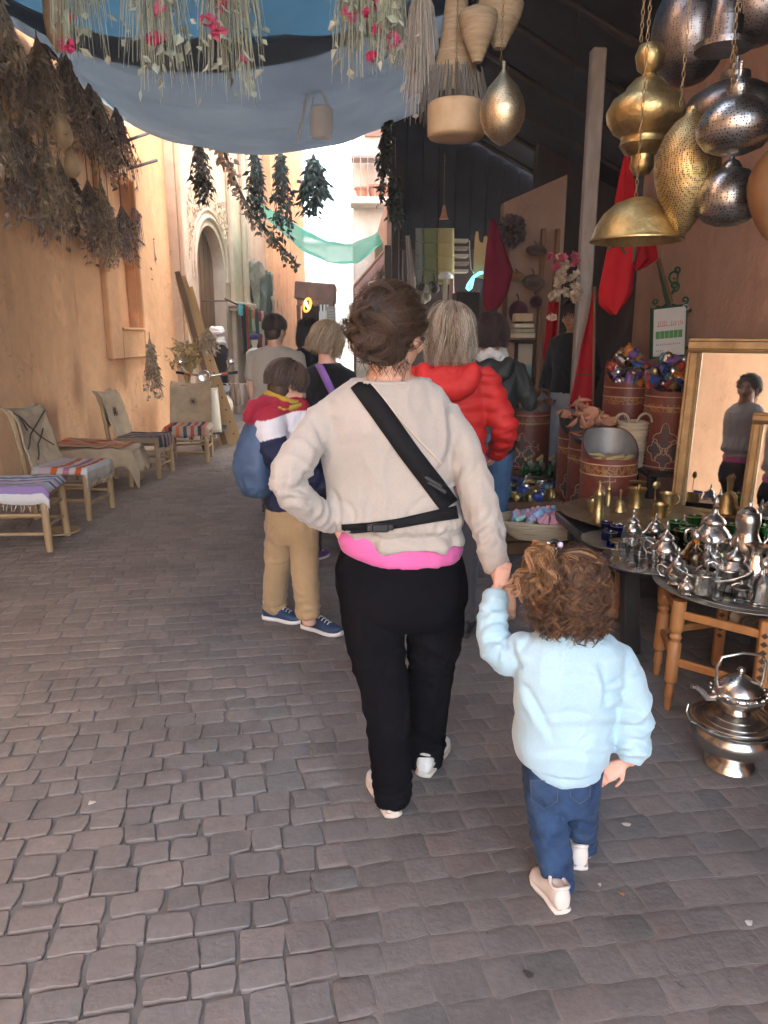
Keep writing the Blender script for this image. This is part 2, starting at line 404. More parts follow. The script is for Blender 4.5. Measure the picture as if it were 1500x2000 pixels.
def stone_mesh(mb, poly, cx, cy, rr, dp):
    n = len(poly); z0 = rr.uniform(-1, 1)*(.0006+.0018*dp); tq = .002+.007*dp; tx, ty = rr.uniform(-tq, tq), rr.uniform(-tq, tq)
    crown = .0004+.0008*dp
    def top(x, y, q): return z0+(x-cx)*tx+(y-cy)*ty+crown*(1-q)
    v = [(x, y, -.03) for x, y in poly]
    v += [(x, y, top(x, y, 1)-.0009-.0035*dp) for x, y in poly]
    def sh(k): return [(lerp(x, cx, k), lerp(y, cy, k)) for x, y in poly]
    v += [(x, y, top(x, y, .75)-.0004) for x, y in sh(.045)]
    v += [(x, y, top(x, y, .2)+rr.uniform(-.0004, .0004)) for x, y in sh(.42)]
    v.append((cx, cy, top(cx, cy, 0)))
    f = []
    for k in range(3):
        for j in range(n): f.append((k*n+j, k*n+(j+1) % n, (k+1)*n+(j+1) % n, (k+1)*n+j))
    for j in range(n): f.append((3*n+j, 3*n+(j+1) % n, 4*n))
    t = rr.random(); g = rr.uniform(.88, 1.10)
    base = Vector((.198, .185, .174)).lerp(Vector((.182, .174, .168)), t)
    if rr.random() < .2: base = Vector((.205, .184, .172))
    if rr.random() < .12: base = Vector((.17, .17, .165))
    base = base.lerp(Vector((.29, .215, .162)), .75*smoothstep(-.2, -1.9, cx+.25*noise.noise(Vector((cx*1.3, cy*.9, 4))))); g *= .94  # warmer towards the left wall: its bounce light painted into the stone colour
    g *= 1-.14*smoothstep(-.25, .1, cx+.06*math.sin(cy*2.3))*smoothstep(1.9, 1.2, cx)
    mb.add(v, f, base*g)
rs = random.Random(11); stones = []
A = R(7); ca, sa = math.cos(A), math.sin(A)
v_ = -1.6; row = 0
while v_ < 15.5:
    h = rs.uniform(.088, .117)
    u_ = -5.2+rs.uniform(0, .12)
    while u_ < 5.6:
        w = rs.uniform(.092, .154)
        bend = .035*math.sin(u_*1.3+row*.05)
        uu, vv = u_+w/2, v_+h/2+bend
        x, y = uu*ca-vv*sa, uu*sa+vv*ca
        if -3.35 < x < 3.3 and .95 < y < 13.5: stones.append((x, y, w, h, A+.035*1.3*math.cos(u_*1.3)))
        u_ += w
    v_ += h; row += 1
def inview(x, y):
    d = Vector((x, y, -CAMH)); q = _M.transposed() @ d
    if q.z > -.1: return False
    px, py = CX+FPX*q.x/-q.z, CY-FPX*q.y/-q.z
    return -10 < px < 1510 and py < 2040
stones.sort(key=lambda s: (0 if inview(s[0], s[1]) else 1, s[1]))
rest = MB()
for i, (x, y, w, h, a) in enumerate(stones):
    dp = deep(x, y); rr = random.Random(i*13+5)
    gap = .0010+.0060*dp*rr.uniform(.3, 1.4)
    # joints filled flush over much of the right half
    poly = stone_poly(x, y, w, h, a, rr, gap)
    if i < 300:
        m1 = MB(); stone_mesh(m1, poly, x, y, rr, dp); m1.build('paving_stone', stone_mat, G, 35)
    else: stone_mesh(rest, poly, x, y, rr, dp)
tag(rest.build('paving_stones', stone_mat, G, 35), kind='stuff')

# ---- left wall A (X = -3.2), with a tall niche in a moulded surround
XA, YB = -3.2, 9.3
def ya(px, py=600): return atX(px, py, XA).y
ow = root('orange_wall', (XA, 3, 0), 'long orange plastered wall on the left behind the low chairs', 'wall')
mb = MB(); mb.box((XA-.25, (YB+.02-7)/2, 3.7), (.5, YB+7.02, 7.4)); mb.build('wall_face', M['orange'], ow)

# ---- left wall B, running on at a slant, with the cream portal
OB = Vector((XA, YB, 0)); TB = Vector((1.3, 8.7, 0)).normalized(); NB = Vector((TB.y, -TB.x, 0))
def PB(s, z, o=0.0): return OB+TB*s+NB*o+Vector((0, 0, z))
def boxB(mb, s0, s1, z0, z1, o0, o1, ch=0):
    rot = Matrix((TB, -NB, Vector((0, 0, 1)))).transposed()
    mb.box(PB((s0+s1)/2, (z0+z1)/2, (o0+o1)/2), (s1-s0, abs(o1-o0), z1-z0), rot, ch)
PS0, PS1, DS0, DS1, ZSP = 3.05, 6.75, 3.9, 5.32, 2.62
wb = root('slanting_orange_wall', OB, 'far orange wall beside the cream arched doorway', 'wall')
def sB(px):
    r = ray(px, 650); det = r.x*(-TB.y)+TB.x*r.y; t = (OB.x*(-TB.y)+TB.x*OB.y)/det
    return (Vector((r.x*t, r.y*t, 0))-Vector((OB.x, OB.y, 0))).dot(TB)
n0, n1, f0, f1 = sB(231), sB(272), sB(206), sB(303); Yn = PB((n0+n1)/2, 0).y
zn0, zn1, zf0, zf1 = atY(250, 640, Yn).z, 3.5, atY(245, 699, Yn).z, 3.9
mb = MB(); boxB(mb, 0, n0, 0, 7.6, -.5, 0); boxB(mb, n1, PS0, 0, 7.6, -.5, 0); boxB(mb, n0, n1, 0, zn0, -.5, 0); boxB(mb, n0, n1, zn1, 7.6, -.5, 0); boxB(mb, PS0, PS1, 5.7, 7.6, -.5, 0); mb.build('wall_face', M['orange'], wb)
mb = MB(); boxB(mb, n0+.002, n1-.002, zn0+.002, zn1-.002, -.48, -.13); mb.build('niche_back', M['orange'], wb)
mb = MB(); boxB(mb, f0, n0-.02, zf0, zf1, -.02, .075, .014); boxB(mb, n1+.02, f1, zf0, zf1, -.02, .075, .014); boxB(mb, n0-.018, n1+.018, zf0, zn0-.03, -.02, .07, .014); boxB(mb, n0-.018, n1+.018, zn1+.03, zf1, -.02, .07, .014); mb.build('niche_surround', M['orange'], wb)
mb = MB(); boxB(mb, n0-.02, n1+.02, zn0-.035, zn0, -.02, .095, .008); mb.build('niche_sill', M['orange'], wb)
zc = atY(250, 515, Yn).z
for k in range(5):
    w = .02+.028*k; mb = MB(); boxB(mb, n0, n0+w, zc+k*.06, zc+k*.06+.061, -.128, -.03, .004); boxB(mb, n1-w, n1, zc+k*.06, zc+k*.06+.061, -.128, -.03, .004); mb.build('niche_corbel', M['orange'], wb)
mb = MB(); boxB(mb, PS1, 9.0, 0, 7.2, -.5, -.01); mb.build('wall_face', M['brownwall'], wb)
mb = MB(); boxB(mb, 9.0, 12.6, 0, 7.4, -.5, .16); mb.build('wall_face', M['orange'], wb)
po = root('arched_doorway', PB(4.6, 0), 'cream plaster portal with a horseshoe arch and brown wooden door', 'doorway')
def arch_pts(c, r, z, n=20, a0=-.18):
    return [(c+r*math.cos(PI-a0-(PI-2*a0)*0-(PI-2*a0)*(i/n))*1.0, z+r*math.sin(PI-a0-(PI-2*a0)*(i/n))) for i in range(n+1)]
def arch_panel(mb, s0, s1, z1, c, r, zs, o0, o1, reveal=True, a0=-.2):
    a = arch_pts(c, r, zs, 24, a0)
    hw = a[0][0]
    path = [(a[0][0], 0)]+a+[(a[-1][0], 0)]
    outer = []
    for (s, z) in path:
        t = (s-path[0][0])/(path[-1][0]-path[0][0])
        outer.append((s, z))
    # outer boundary matched point by point
    N = len(path); per = []
    for i in range(N):
        t = i/(N-1)
        L1 = z1; L2 = s1-s0; tot = 2*L1+L2; q = t*tot
        if q < L1: per.append((s0, q))
        elif q < L1+L2: per.append((s0+q-L1, z1))
        else: per.append((s1, z1-(q-L1-L2)))
    # snap the corners
    i1 = min(range(N), key=lambda i: abs(per[i][0]-s0)+abs(per[i][1]-z1)); per[i1] = (s0, z1)
    i2 = min(range(N), key=lambda i: abs(per[i][0]-s1)+abs(per[i][1]-z1)); per[i2] = (s1, z1)
    v = []; 
    for (s, z) in path: v.append(PB(s, z, o1))
    for (s, z) in per: v.append(PB(s, z, o1))
    for (s, z) in path: v.append(PB(s, z, o0))
    for (s, z) in per: v.append(PB(s, z, o0))
    f = []
    for i in range(N-1):
        f.append((i, i+1, N+i+1, N+i))
        if reveal: f.append((2*N+i, 2*N+i+1, i+1, i))
        f.append((N+i, N+i+1, 3*N+i+1, 3*N+i))
    mb.add(v, f)
DC = (DS0+DS1)/2; DR = (DS1-DS0)/2
mb = MB(); arch_panel(mb, PS0, PS1, 5.72, DC, DR*1.03, ZSP, -.5, .14); mb.build('portal_face', M['cream'], po, 40)
for k, (rr_, oo) in enumerate(((1.22, .19), (1.38, .165))):
    mb = MB(); a = arch_pts(DC, DR*rr_, ZSP, 26, -.2)
    for i in range(len(a)-1):
        if k == 0: mb.tube([PB(a[i][0], a[i][1], .14), PB(a[i+1][0], a[i+1][1], .14)], .045, 8)
        else: mb.tube([PB(a[i][0], a[i][1], .14), PB(a[i+1][0], a[i+1][1], .14)], .028, 6)
    mb.build('arch_moulding', M['cream'], po, 60)
mb = MB(); rr = random.Random(3)         # carved plaster around the arch
for i in range(120):
    ang = rr.uniform(-.1, PI+.1); q = rr.uniform(1.5, 2.1)
    s, z = DC+DR*q*math.cos(ang), ZSP+DR*q*math.sin(ang)
    if z < ZSP-.1 or not (PS0+.1 < s < PS1-.5): continue
    pts = [PB(s+.11*t*math.cos(6*t+i), z+.11*t*math.sin(6*t+i), .145) for t in (0, .25, .5, .75, 1)]
    mb.tube(pts, [.02, .018, .015, .012, .006], 5)
mb.build('carved_relief', M['cream'], po, 60)
for s in (PS0+.12, 5.72, PS1-.14):
    mb = MB(); boxB(mb, s-.1, s+.1, .0, 5.5, .14, .23, .02); mb.build('pilaster', M['cream'], po)
mb = MB(); boxB(mb, 5.5, 6.64, 1.95, 2.02, .14, .30, .015); boxB(mb, 5.46, 6.68, 2.025, 2.12, .14, .36, .02); mb.build('impost', M['cream'], po)
mb = MB(); boxB(mb, PS0-.1, PS1+.1, 5.55, 5.8, .1, .32, .03); mb.build('cornice', M['cream'], po)
mb = MB(); boxB(mb, DS0-.3, DS1+.3, .02, 3.6, -.18, -.10); dd = mb.build('door', M['brownwood'], po)
for k in range(6):
    mb = MB(); s = DS0+.02+k*(DS1-DS0)/6; boxB(mb, s, s+(DS1-DS0)/6-.02, .03, 3.45, -.10, -.075, .006); mb.build('plank', M['brownwood'], dd)

# ---- building closing the street, and the pale one on the far right
eb = root('cream_end_building', (0, 27, 0), 'sunlit cream building closing the far end of the street', 'building')
mb = MB(); mb.box((-.6, 29, 2.45), (9, 4, 4.9)); mb.build('wall_face', M['white'], eb)
for z in (4.55, 3.95, 3.1): 
    mb = MB(); mb.box((-.6, 26.97, z), (8.9, .14, .12), ch=.02); mb.build('cornice', M['white'], eb)
for x, z, w, h in ((-1.55, 3.2, .55, .9), (-.1, 2.0, .9, 1.6), (.5, 3.45, .5, .5)):
    mb = MB(); mb.box((x, 26.97, z), (w, .1, h), ch=.01); wdw = mb.build('window', M['greypaint'], eb)
    mb = MB(); mb.box((x, 26.915, z-h/2-.04), (w+.14, .16, .06), ch=.008); mb.build('sill', M['white'], wdw)
fr = root('pale_far_building', (1.5, 19, 0), 'overexposed pale building with clay pots on its balcony ledge', 'building')
mb = MB(); mb.box((2.15, 20.5, 4.1), (4, 6, 8.2)); mb.build('wall_face', M['white'], fr)
mb = MB(); mb.box((.75, 17.2, 4.28), (1.35, .7, .14), ch=.02); mb.build('balcony_slab', M['white'], fr)
mb = MB(); mb.box((.75, 17.2, 5.15), (1.3, .5, .05)); 
for k in range(9): mb.box((.15+k*.15, 16.9, 4.72), (.02, .02, .82))
mb.build('balcony_rail', M['greypaint'], fr)
for x, z, w, h in ((.75, 6.2, .7, 1.1), (1.0, 2.9, .7, 1.2)):
    mb = MB(); mb.box((x, 17.47, z), (w, .1, h), ch=.01); mb.build('window', M['pinkdull'], fr)
terra = pm('terracotta', (.50, .23, .13), (.38, .16, .09), .8, scale=12, bscale=90)
for i, (x, r_) in enumerate(((.33, .15), (.62, .18), (.92, .17), (1.18, .14))):
    p = MB(); p.lathe([(0, 0), (r_*.62, 0), (r_*.95, r_*1.1), (r_*1.1, r_*1.15), (r_*1.1, r_*1.4), (r_*.95, r_*1.4), (r_*.85, r_*1.0), (0, r_*.9)], n=18)
    o = p.build('clay_pot', terra, None, 40, org=(0, 0, 0)); o.location = (x, 17.1, 4.352)
    tag(o, ['leftmost small clay pot on the far balcony ledge', 'largest clay pot on the far balcony ledge', 'clay pot second from the right on the far balcony ledge', 'rightmost clay pot on the far balcony ledge'][i], 'pot', 'clay pots on the far balcony')

# ---- cloths stretched over the street
def tarp(name, y0, y1, x0, x1, z0, z1, sag, mat, lab, seed, cat='canopy', nu=40, nv=60):
    mb = MB()
    def fn(u, v):
        x = lerp(x0, x1, u); y = lerp(y0, y1, v)
        z = lerp(z0, z1, u)-sag*(1-(2*u-1)**2)
        z += .13*noise.noise(Vector((u*2.2+seed, v*6, 0)))+.05*noise.noise(Vector((u*5+v*3, v*11-u*4, seed)))+.035*math.sin(v*23+3*u+seed)*(1-(2*u-1)**2)+.03*noise.noise(Vector((u*9, v*18, seed)))
        return (x, y, z)
    mb.grid(fn, nu, nv); o = mb.build(name, mat, None, 180, org=((x0+x1)/2, (y0+y1)/2, z0), solid=.004)
    return tag(o, lab, cat)
tarp('street_canopy', 6.9, 11.0, -3.16, 1.15, 4.42, 4.52, .60, thin_cloth('grey_canopy_cloth', (.25, .295, .32), (.20, .24, .27), .66, scale=1.5), 'grey cloth canopy sagging over the street, its far edge against the sky', 1)
tarp('street_canopy', 3.2, 7.65, -3.18, 1.25, 4.50, 4.60, .60, thin_cloth('blue_canopy_cloth', (.175, .30, .37), (.14, .25, .32), .6, scale=1.5), 'blue cloth canopy overhead at the top of the photo', 4, nv=80)
tarp('street_canopy', -3.0, 2.6, -3.15, 2.2, 4.95, 5.1, .5, thin_cloth('dimming_canopy_cloth', (.42, .46, .50), (.36, .40, .44), .6, scale=1.5), 'unseen cloth canopy added to dim the near end of the street', 7, nv=60)  # unseen cloth, added overhead to dim the foreground
mb = MB()
def netf(u, v):
    nr = [(478, 372), (520, 430), (580, 490), (640, 522), (700, 516), (740, 480), (775, 432)]; fa = [(505, 395), (545, 420), (590, 448), (640, 466), (690, 468), (735, 452), (772, 428)]
    t = u*6; k = min(5, int(t)); f_ = t-k; f_ = f_*f_*(3-2*f_)*.5+f_*.5
    p = atY(lerp(nr[k][0], nr[k+1][0], f_), lerp(nr[k][1], nr[k+1][1], f_), 13.2); q = atY(lerp(fa[k][0], fa[k+1][0], f_), lerp(fa[k][1], fa[k+1][1], f_), 16.4)
    r = p.lerp(q, v); r.z += .10*math.sin(v*9+u*4)*math.sin(PI*u)+.07*noise.noise(Vector((u*7, v*4, 1))); return r
mb.grid(netf, 70, 26)
o = mb.build('shade_net', thin_cloth('green_net', (.10, .36, .27), (.07, .29, .21), .6, .86, 2), None, 180, org=(-.8, 14, 3.5)); tag(o, 'green shade net slung across the street in deep swags', 'net')

# ---- right side: wall, dark openings, display walls, posts, dark roof
XR = 2.75
pw = root('pink_wall', (XR, 6, 0), 'dull pink plaster wall behind the lanterns and painted drums', 'wall')
mb = MB(); mb.box((XR+.2, 6.05, 2.54), (.4, 2.5, 5.1)); mb.build('wall_face', M['pink'], pw)
ds = root('dark_shop_interior', (4.2, 3, 0), 'dark shop interior behind the doorway at the right edge', 'shop')
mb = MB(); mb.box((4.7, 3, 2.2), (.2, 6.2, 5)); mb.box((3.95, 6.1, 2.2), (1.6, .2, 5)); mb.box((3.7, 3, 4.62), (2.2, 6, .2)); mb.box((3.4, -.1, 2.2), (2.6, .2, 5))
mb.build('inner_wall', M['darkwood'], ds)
mb = MB(); mb.box((XR+.12, 4.74, 1.9), (.24, .11, 3.8), ch=.01); mb.box((XR+.12, 4.66, 1.9), (.12, .05, 3.8), ch=.01); mb.build('door_jamb', M['darkwood'], ds)
mb = MB(); mb.tube([(XR+.02, 4.72, 1.25), (XR-.06, 4.72, 1.3), (XR-.08, 4.72, 1.36), (XR-.08, 4.72, 1.5), (XR-.05, 4.72, 1.56), (XR+.02, 4.70, 1.6)], .012, 8); mb.build('door_handle', M['darkwood'], ds, 60)
nw = root('near_shop_wall', (XR, 0, 0), 'plaster wall at the right edge beside the dark doorway', 'wall')
mb = MB(); mb.box((XR+.2, -1.0, 2.54), (.4, 4.4, 5.1)); mb.build('wall_face', M['pink'], nw)
# unseen upper storeys added over the stalls, raised to block the sun
ub = root('sun_blocking_storeys', (XR+.5, 6, 5), 'unseen tall plaster storeys above the stalls on the right, raised to block the sun', 'building')
mb = MB(); mb.box((XR+.75, 3.7, 8.9), (1.4, 14, 7.6)); mb.build('wall_face', M['pink'], ub)  # near block of the added sun-blocking storeys
mb = MB(); mb.box((XR+.75, 14.2, 8.4), (1.4, 6.98, 6.6)); mb.build('wall_face', M['pinkdull'], ub)  # far block of the added sun-blocking storeys
# second opening, shop beyond
so = root('dark_souvenir_shop', (3.3, 8.6, 0), 'dark open shop behind the grey post', 'shop')
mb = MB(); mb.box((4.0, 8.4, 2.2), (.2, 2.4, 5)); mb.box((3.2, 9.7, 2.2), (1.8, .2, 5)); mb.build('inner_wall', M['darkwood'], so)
hw = root('display_wall', (2.2, 7.75, 0), 'brown display wall facing the street, hung with hats and frames', 'wall')
mb = MB()
a0_, a1_ = atY(984, 400, 7.75), atY(1098, 345, 7.75)
mb.add([(a0_.x, 7.75, 0), (a1_.x+.05, 7.75, 0), (a1_.x+.05, 7.75, a1_.z+.02), (a0_.x, 7.75, a0_.z+.02),
        (a0_.x, 7.9, 0), (a1_.x+.05, 7.9, 0), (a1_.x+.05, 7.9, a1_.z+.02), (a0_.x, 7.9, a0_.z+.02)],
       [(0, 1, 2, 3), (5, 4, 7, 6), (1, 5, 6, 2), (4, 0, 3, 7), (3, 2, 6, 7)])
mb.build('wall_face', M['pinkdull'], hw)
for px in (990, 1060, 1088):
    a = atY(px, 480, 7.72); mb = MB(); mb.box((a.x, 7.72, 1.3), (.045, .05, 2.5), ch=.006); mb.build('batten', M['brownwood'], hw)
# grey painted post
a, b_ = atY(1163, 195, 6.4), gnd(1130, 905); px_ = a.x
mb = MB(); mb.box((px_, 6.4, 1.85), (.115, .10, 3.7), ch=.012); o = mb.build('grey_post', M['greypaint'], None, None, org=(px_, 6.4, 0)); tag(o, 'tall worn grey wooden post beside the red flags', 'post')
bx_ = atY(1129, 700, 6.55).x; mb = MB(); mb.box((bx_, 6.55, 1.1), (.085, .05, 2.2), ch=.01); o = mb.build('yellow_board', pm('ochre_paint', (.50, .24, .05), (.38, .17, .035), .7), None, None, org=(bx_, 6.55, 0)); tag(o, 'ochre wooden board standing against the grey post', 'board')
# dark lean-to roof over the stalls
rf = root('stall_roof', (1.9, 5.5, 4), 'dark lean-to roof of poles and cloth over the stalls on the right', 'roof')
def roofz(x): return lerp(4.5, 3.35, (x-.95)/2.2)
mb = MB()
mb.grid(lambda u, v: (lerp(.95, 3.3, u), lerp(.2, 10.9, v), roofz(lerp(.95, 3.3, u))+.06*noise.noise(Vector((u*3, v*14, 0)))), 16, 60)
mb.build('roof_cloth', M['blackroof'], rf, 180, solid=.01)
for k in range(13):
    y = .5+k*.84; mb = MB(); mb.tube([(.9, y, roofz(.9)-.07), (2.0, y+.03, roofz(2.0)-.075), (3.25, y-.02, roofz(3.25)-.07)], .032, 7); mb.build('roof_pole', M['darkwood'], rf, 60)
mb = MB(); mb.tube([(.98, .2, roofz(.98)-.14), (.97, 5.5, roofz(.98)-.16), (.98, 10.9, roofz(.98)-.14)], .045, 8); mb.build('roof_pole', M['darkwood'], rf, 60)
mb = MB(); mb.add([(.75, 11.0, 2.75), (3.3, 11.0, 2.75), (3.3, 11.0, 3.4), (.95, 11.0, 4.55), (.75, 11.0, 4.6)], [(0, 1, 2, 3, 4)]); mb.build('gable_backing', M['blackroof'], rf, None, solid=.02)
mb = MB()   # far gable of boards
for k in range(12):
    x = .72+k*.22; zt = roofz(max(x, .95))-.02; zb = 2.78+.03*math.sin(k*2.1)
    mb2 = MB(); mb2.box((x, 10.95, (zt+zb)/2), (.212, .03, zt-zb), ch=.004); mb2.build('gable_board', M['blackroof'], rf)
# stall built across at the far end
st = root('bag_stall', (1.5, 10.9, 0), 'dark open stall beyond the crowd, hung with bags and notebooks', 'stall')
mb = MB(); mb.box((1.9, 11.6, 1.4), (2.7, .12, 2.8)); mb.build('back_wall', M['darkwood'], st)
for px in (772, 783):
    a = atY(px, 500, 10.6); mb = MB(); mb.box((a.x, 10.6+.3*(px == 783), 1.9), (.10, .1, 3.8), ch=.01); mb.build('stall_post', M['darkwood'], st)
mb = MB(); mb.box((1.75, 10.75, 2.72), (2.3, .1, .12), ch=.01); mb.build('lintel', M['darkwood'], st)
# ================================================================ LEFT SIDE
def sB(px):
    r = ray(px, 650); best = None
    # intersection of the sight line with wall B seen from above
    ax, ay = r.x, r.y; # t*(ax,ay) = OB + s*TB
    det = ax*(-TB.y)+TB.x*ay
    t = (OB.x*(-TB.y)+TB.x*OB.y)/det
    return (Vector((ax*t, ay*t, 0))-Vector((OB.x, OB.y, 0))).dot(TB)
leafm = attr_mat('dry_leaf', rough=.8, bstr=0, var=.3, vscale=40, spec=.2)
rope_m = pm('rope', (.20, .15, .10), (.11, .08, .055), .95, scale=40, bscale=200, bstr=.5)
def leaf(mb, p, d, L, W, rr, col, up=None):
    d = d.normalized(); x = d.orthogonal(); x.rotate(Matrix.Rotation(rr.uniform(0, 2*PI), 3, d)); n = d.cross(x)
    a = p; m1 = p+d*L*.45+x*W+n*L*.06; m2 = p+d*L*.45-x*W+n*L*.06; e = p+d*L+n*L*rr.uniform(-.25, .25)
    c = p+d*L*.5-n*L*.05
    mb.add([a, m1, e, m2, c], [(0, 1, 4), (1, 2, 4), (2, 3, 4), (3, 0, 4)], col)
def vary(c, rr, a=.3): g = rr.uniform(1-a, 1+a); return (c[0]*g*rr.uniform(.94, 1.06), c[1]*g, c[2]*g*rr.uniform(.92, 1.08))
def bundle(name, top, L, W, label, group, seed, cols, nst=40, nleaf=260, lsize=.05, flowers=None, nfl=0, droop=1.0, cat='dried bundle', hang=.12, lw=.28, taper=.35):
    """bunch tied at the top, hanging head down: stems, leaves, flower heads"""
    rr = random.Random(seed); top = Vector(top)
    o = root(name, top, label, cat, group)
    mb = MB(); lf = MB(); fl = MB()
    mb.tube([top+Vector((0, 0, hang+.02)), top, top-Vector((0, 0, .03))], [.004, .006, .012], 5, col=(.2, .15, .1))
    ends = []
    for i in range(nst):
        a = rr.uniform(0, 2*PI); q = math.sqrt(rr.random()); l = L*rr.uniform(.55, 1.0)
        e = Vector((math.cos(a)*W*q, math.sin(a)*W*q, -l)); w1 = Vector((rr.uniform(-1, 1), rr.uniform(-1, 1), 0))*W*.16
        pts = [top+e*0+Vector((e.x*.04, e.y*.04, 0)), top+Vector((e.x*taper, e.y*taper, e.z*.3))+w1*.5, top+Vector((e.x*.8, e.y*.8, e.z*.7))+w1, top+e+w1*.6]
        mb.tube(pts, [.0035, .003, .0025, .0012], 4, False, vary(cols[0], rr)); ends.append(pts)
    for i in range(nleaf):
        pts = rr.choice(ends); t = rr.uniform(.35, 2.99); k = int(t); p = pts[k].lerp(pts[k+1], t-k)
        d = Vector((rr.uniform(-1, 1), rr.uniform(-1, 1), -rr.uniform(.2, 1.6)*droop))
        leaf(lf, p, d, lsize*rr.uniform(.6, 1.5), lsize*lw*rr.uniform(.6, 1.3), rr, vary(rr.choice(cols[1:]), rr))
    mb.build('stems', leafm, o); lf.build('leaves', leafm, o)
    if flowers:
        for i in range(nfl):
            pts = rr.choice(ends); p = pts[2].lerp(pts[3], rr.random()); c = rr.choice(flowers); r_ = lsize*rr.uniform(.5, 1.0)
            fl = MB()
            for k in range(12):
                d = Vector((rr.gauss(0, 1), rr.gauss(0, 1), rr.gauss(0, 1))); leaf(fl, p, d, r_, r_*.5, rr, vary(c, rr, .2))
            fl.build('flower', leafm, o)
    return o
BR = [(.24, .18, .13), (.27, .20, .145), (.20, .15, .115), (.33, .25, .18)]
TN = [(.36, .27, .18), (.42, .30, .19), (.33, .25, .17), (.48, .36, .24)]
PU = [(.22, .165, .14), (.25, .185, .155), (.19, .145, .125), (.31, .235, .19)]
GR = [(.48, .52, .42), (.44, .50, .40), (.55, .56, .46), (.38, .44, .36)]
# --- the thick mass along the left wall
XH = -2.86
k = 0
g1 = 'dried bundles massed along the orange wall'
mb = MB(); mb.tube([(XH, 3.0, 4.40), (XH+.02, 5.0, 4.36), (XH, 7.0, 4.34), (XH-.01, 9.0, 4.30), (XH, 10.6, 4.32)], .014, 6)
o = mb.build('bundle_rope', rope_m, None, 60, org=(XH, 6, 4.6)); tag(o, 'rope along the orange wall that carries the dried bundles', 'rope')
lab_top = 'dried brown bundle in the upper row of the mass on the orange wall'
lab_mid = 'dried tan bundle in the lower row of the mass on the orange wall'
lab_pur = 'dull purple dried bundle in the mass on the orange wall'
for i in range(13):
    rr = random.Random(100+i); y = 5.0+i*.43+rr.uniform(-.1, .1)
    cc = [BR, TN, PU, BR, TN][i % 5]
    bundle('dried_bundle', (XH+rr.uniform(-.1, .12), y, 4.24+rr.uniform(-.12, .06)), rr.uniform(.75, 1.05), rr.uniform(.2, .27), lab_pur if cc is PU else lab_top, g1, 200+i, cc, 70, 330, .075, lw=.17)
for i in range(17):
    rr = random.Random(300+i); y = 5.4+i*.30+rr.uniform(-.1, .1)
    cc = [TN, PU, BR, TN, PU][i % 5]
    bundle('dried_bundle', (XH+rr.uniform(-.12, .05), y, 3.55-.022*i+rr.uniform(-.1, .1)), rr.uniform(.65, .95)*(1 if i > 3 else .8), rr.uniform(.15, .22), lab_pur if cc is PU else lab_mid, g1, 400+i, cc, 60, 270, .075, hang=.7, lw=.17)
# tassel brooms at the low end of the mass
for i, (px, py, L) in enumerate(((238, 430, .55), (262, 400, .62), (288, 455, .5), (283, 500, .36))):
    p = atX(px, py, -2.9)
    bundle('dark_broom', p, L, .11, ['dark dried broom hanging lowest left of the mass, in front of the niche', 'long dark dried broom hanging over the niche head', 'dark dried broom at the right end of the mass', 'small dark tassel hanging alone at the right of the niche'][i], None, 500+i, PU, 60, 60, .06, hang=.5, cat='broom', taper=.75)
gour = pm('gourd_skin', (.55, .38, .22), (.42, .28, .15), .6, scale=9, bscale=40)
for i, (px, py, L, w, X) in enumerate(((108, 20, .62, .1, -2.3), (122, 255, .30, .085, -2.6), (140, 320, .26, .075, -2.62))):
    p = atX(px, py, X); mb = MB()
    mb.lathe([(0, -L/2), (w*.5, -L/2+.02), (w*.95, -L*.3), (w, -L*.1), (w*.82, L*.15), (w*.6, L*.35), (w*.35, L*.46), (.012, L*.5), (.008, L*.5+.08), (0, L*.5+.08)], n=18)
    o = mb.build('hanging_gourd', gour, None, 80, org=(0, 0, 0)); o.location = p; o.rotation_euler = (.06*i, -.08, 0)
    tag(o, ['large pale gourd hanging at the top left corner', 'upper of two small tan gourds among the dried bundles', 'lower of two small tan gourds among the dried bundles'][i], 'gourd', 'hanging gourds')
# --- pale bunches with pink flowers under the canopy
PK = [(.62, .06, .17), (.66, .12, .24)]
for i, (px, py, Y, L, W, c, nf, lb) in enumerate((
    (168, 130, 5.2, 1.25, .17, GR, 7, 'pale green dried bunch with pink flowers, leftmost under the canopy'),
    (318, 190, 5.0, 1.25, .23, GR, 5, 'widest pale green dried bunch under the canopy, second from the left'),
    (458, 205, 5.0, 1.25, .21, GR, 9, 'pale lilac green dried bunch with pink flowers at its right, third from the left'),
    (700, 165, 4.9, 1.1, .17, GR, 9, 'dried bunch with large pink flowers above the hanging lamp'),
    (765, 140, 4.8, .75, .10, GR, 6, 'thin sprig with pink flowers right of the hanging lamp'))):
    p = atY(px, py, Y); bundle('flower_bunch', p+Vector((0, 0, L)), L, W, lb, 'pale bunches under the canopy', 600+i, c, 150, 200, .06, PK, nf, hang=max(.1, 4.5-p.z-L), cat='dried flowers')
p = atY(820, 245, 4.6)
bundle('straw_frond', p+Vector((0, 0, .72)), .72, .11, 'long pale straw frond hanging left of the conical basket', None, 640, [(.42, .40, .36), (.40, .38, .34), (.5, .47, .42)], 110, 40, .05, hang=.6, cat='dried grass', taper=.6)
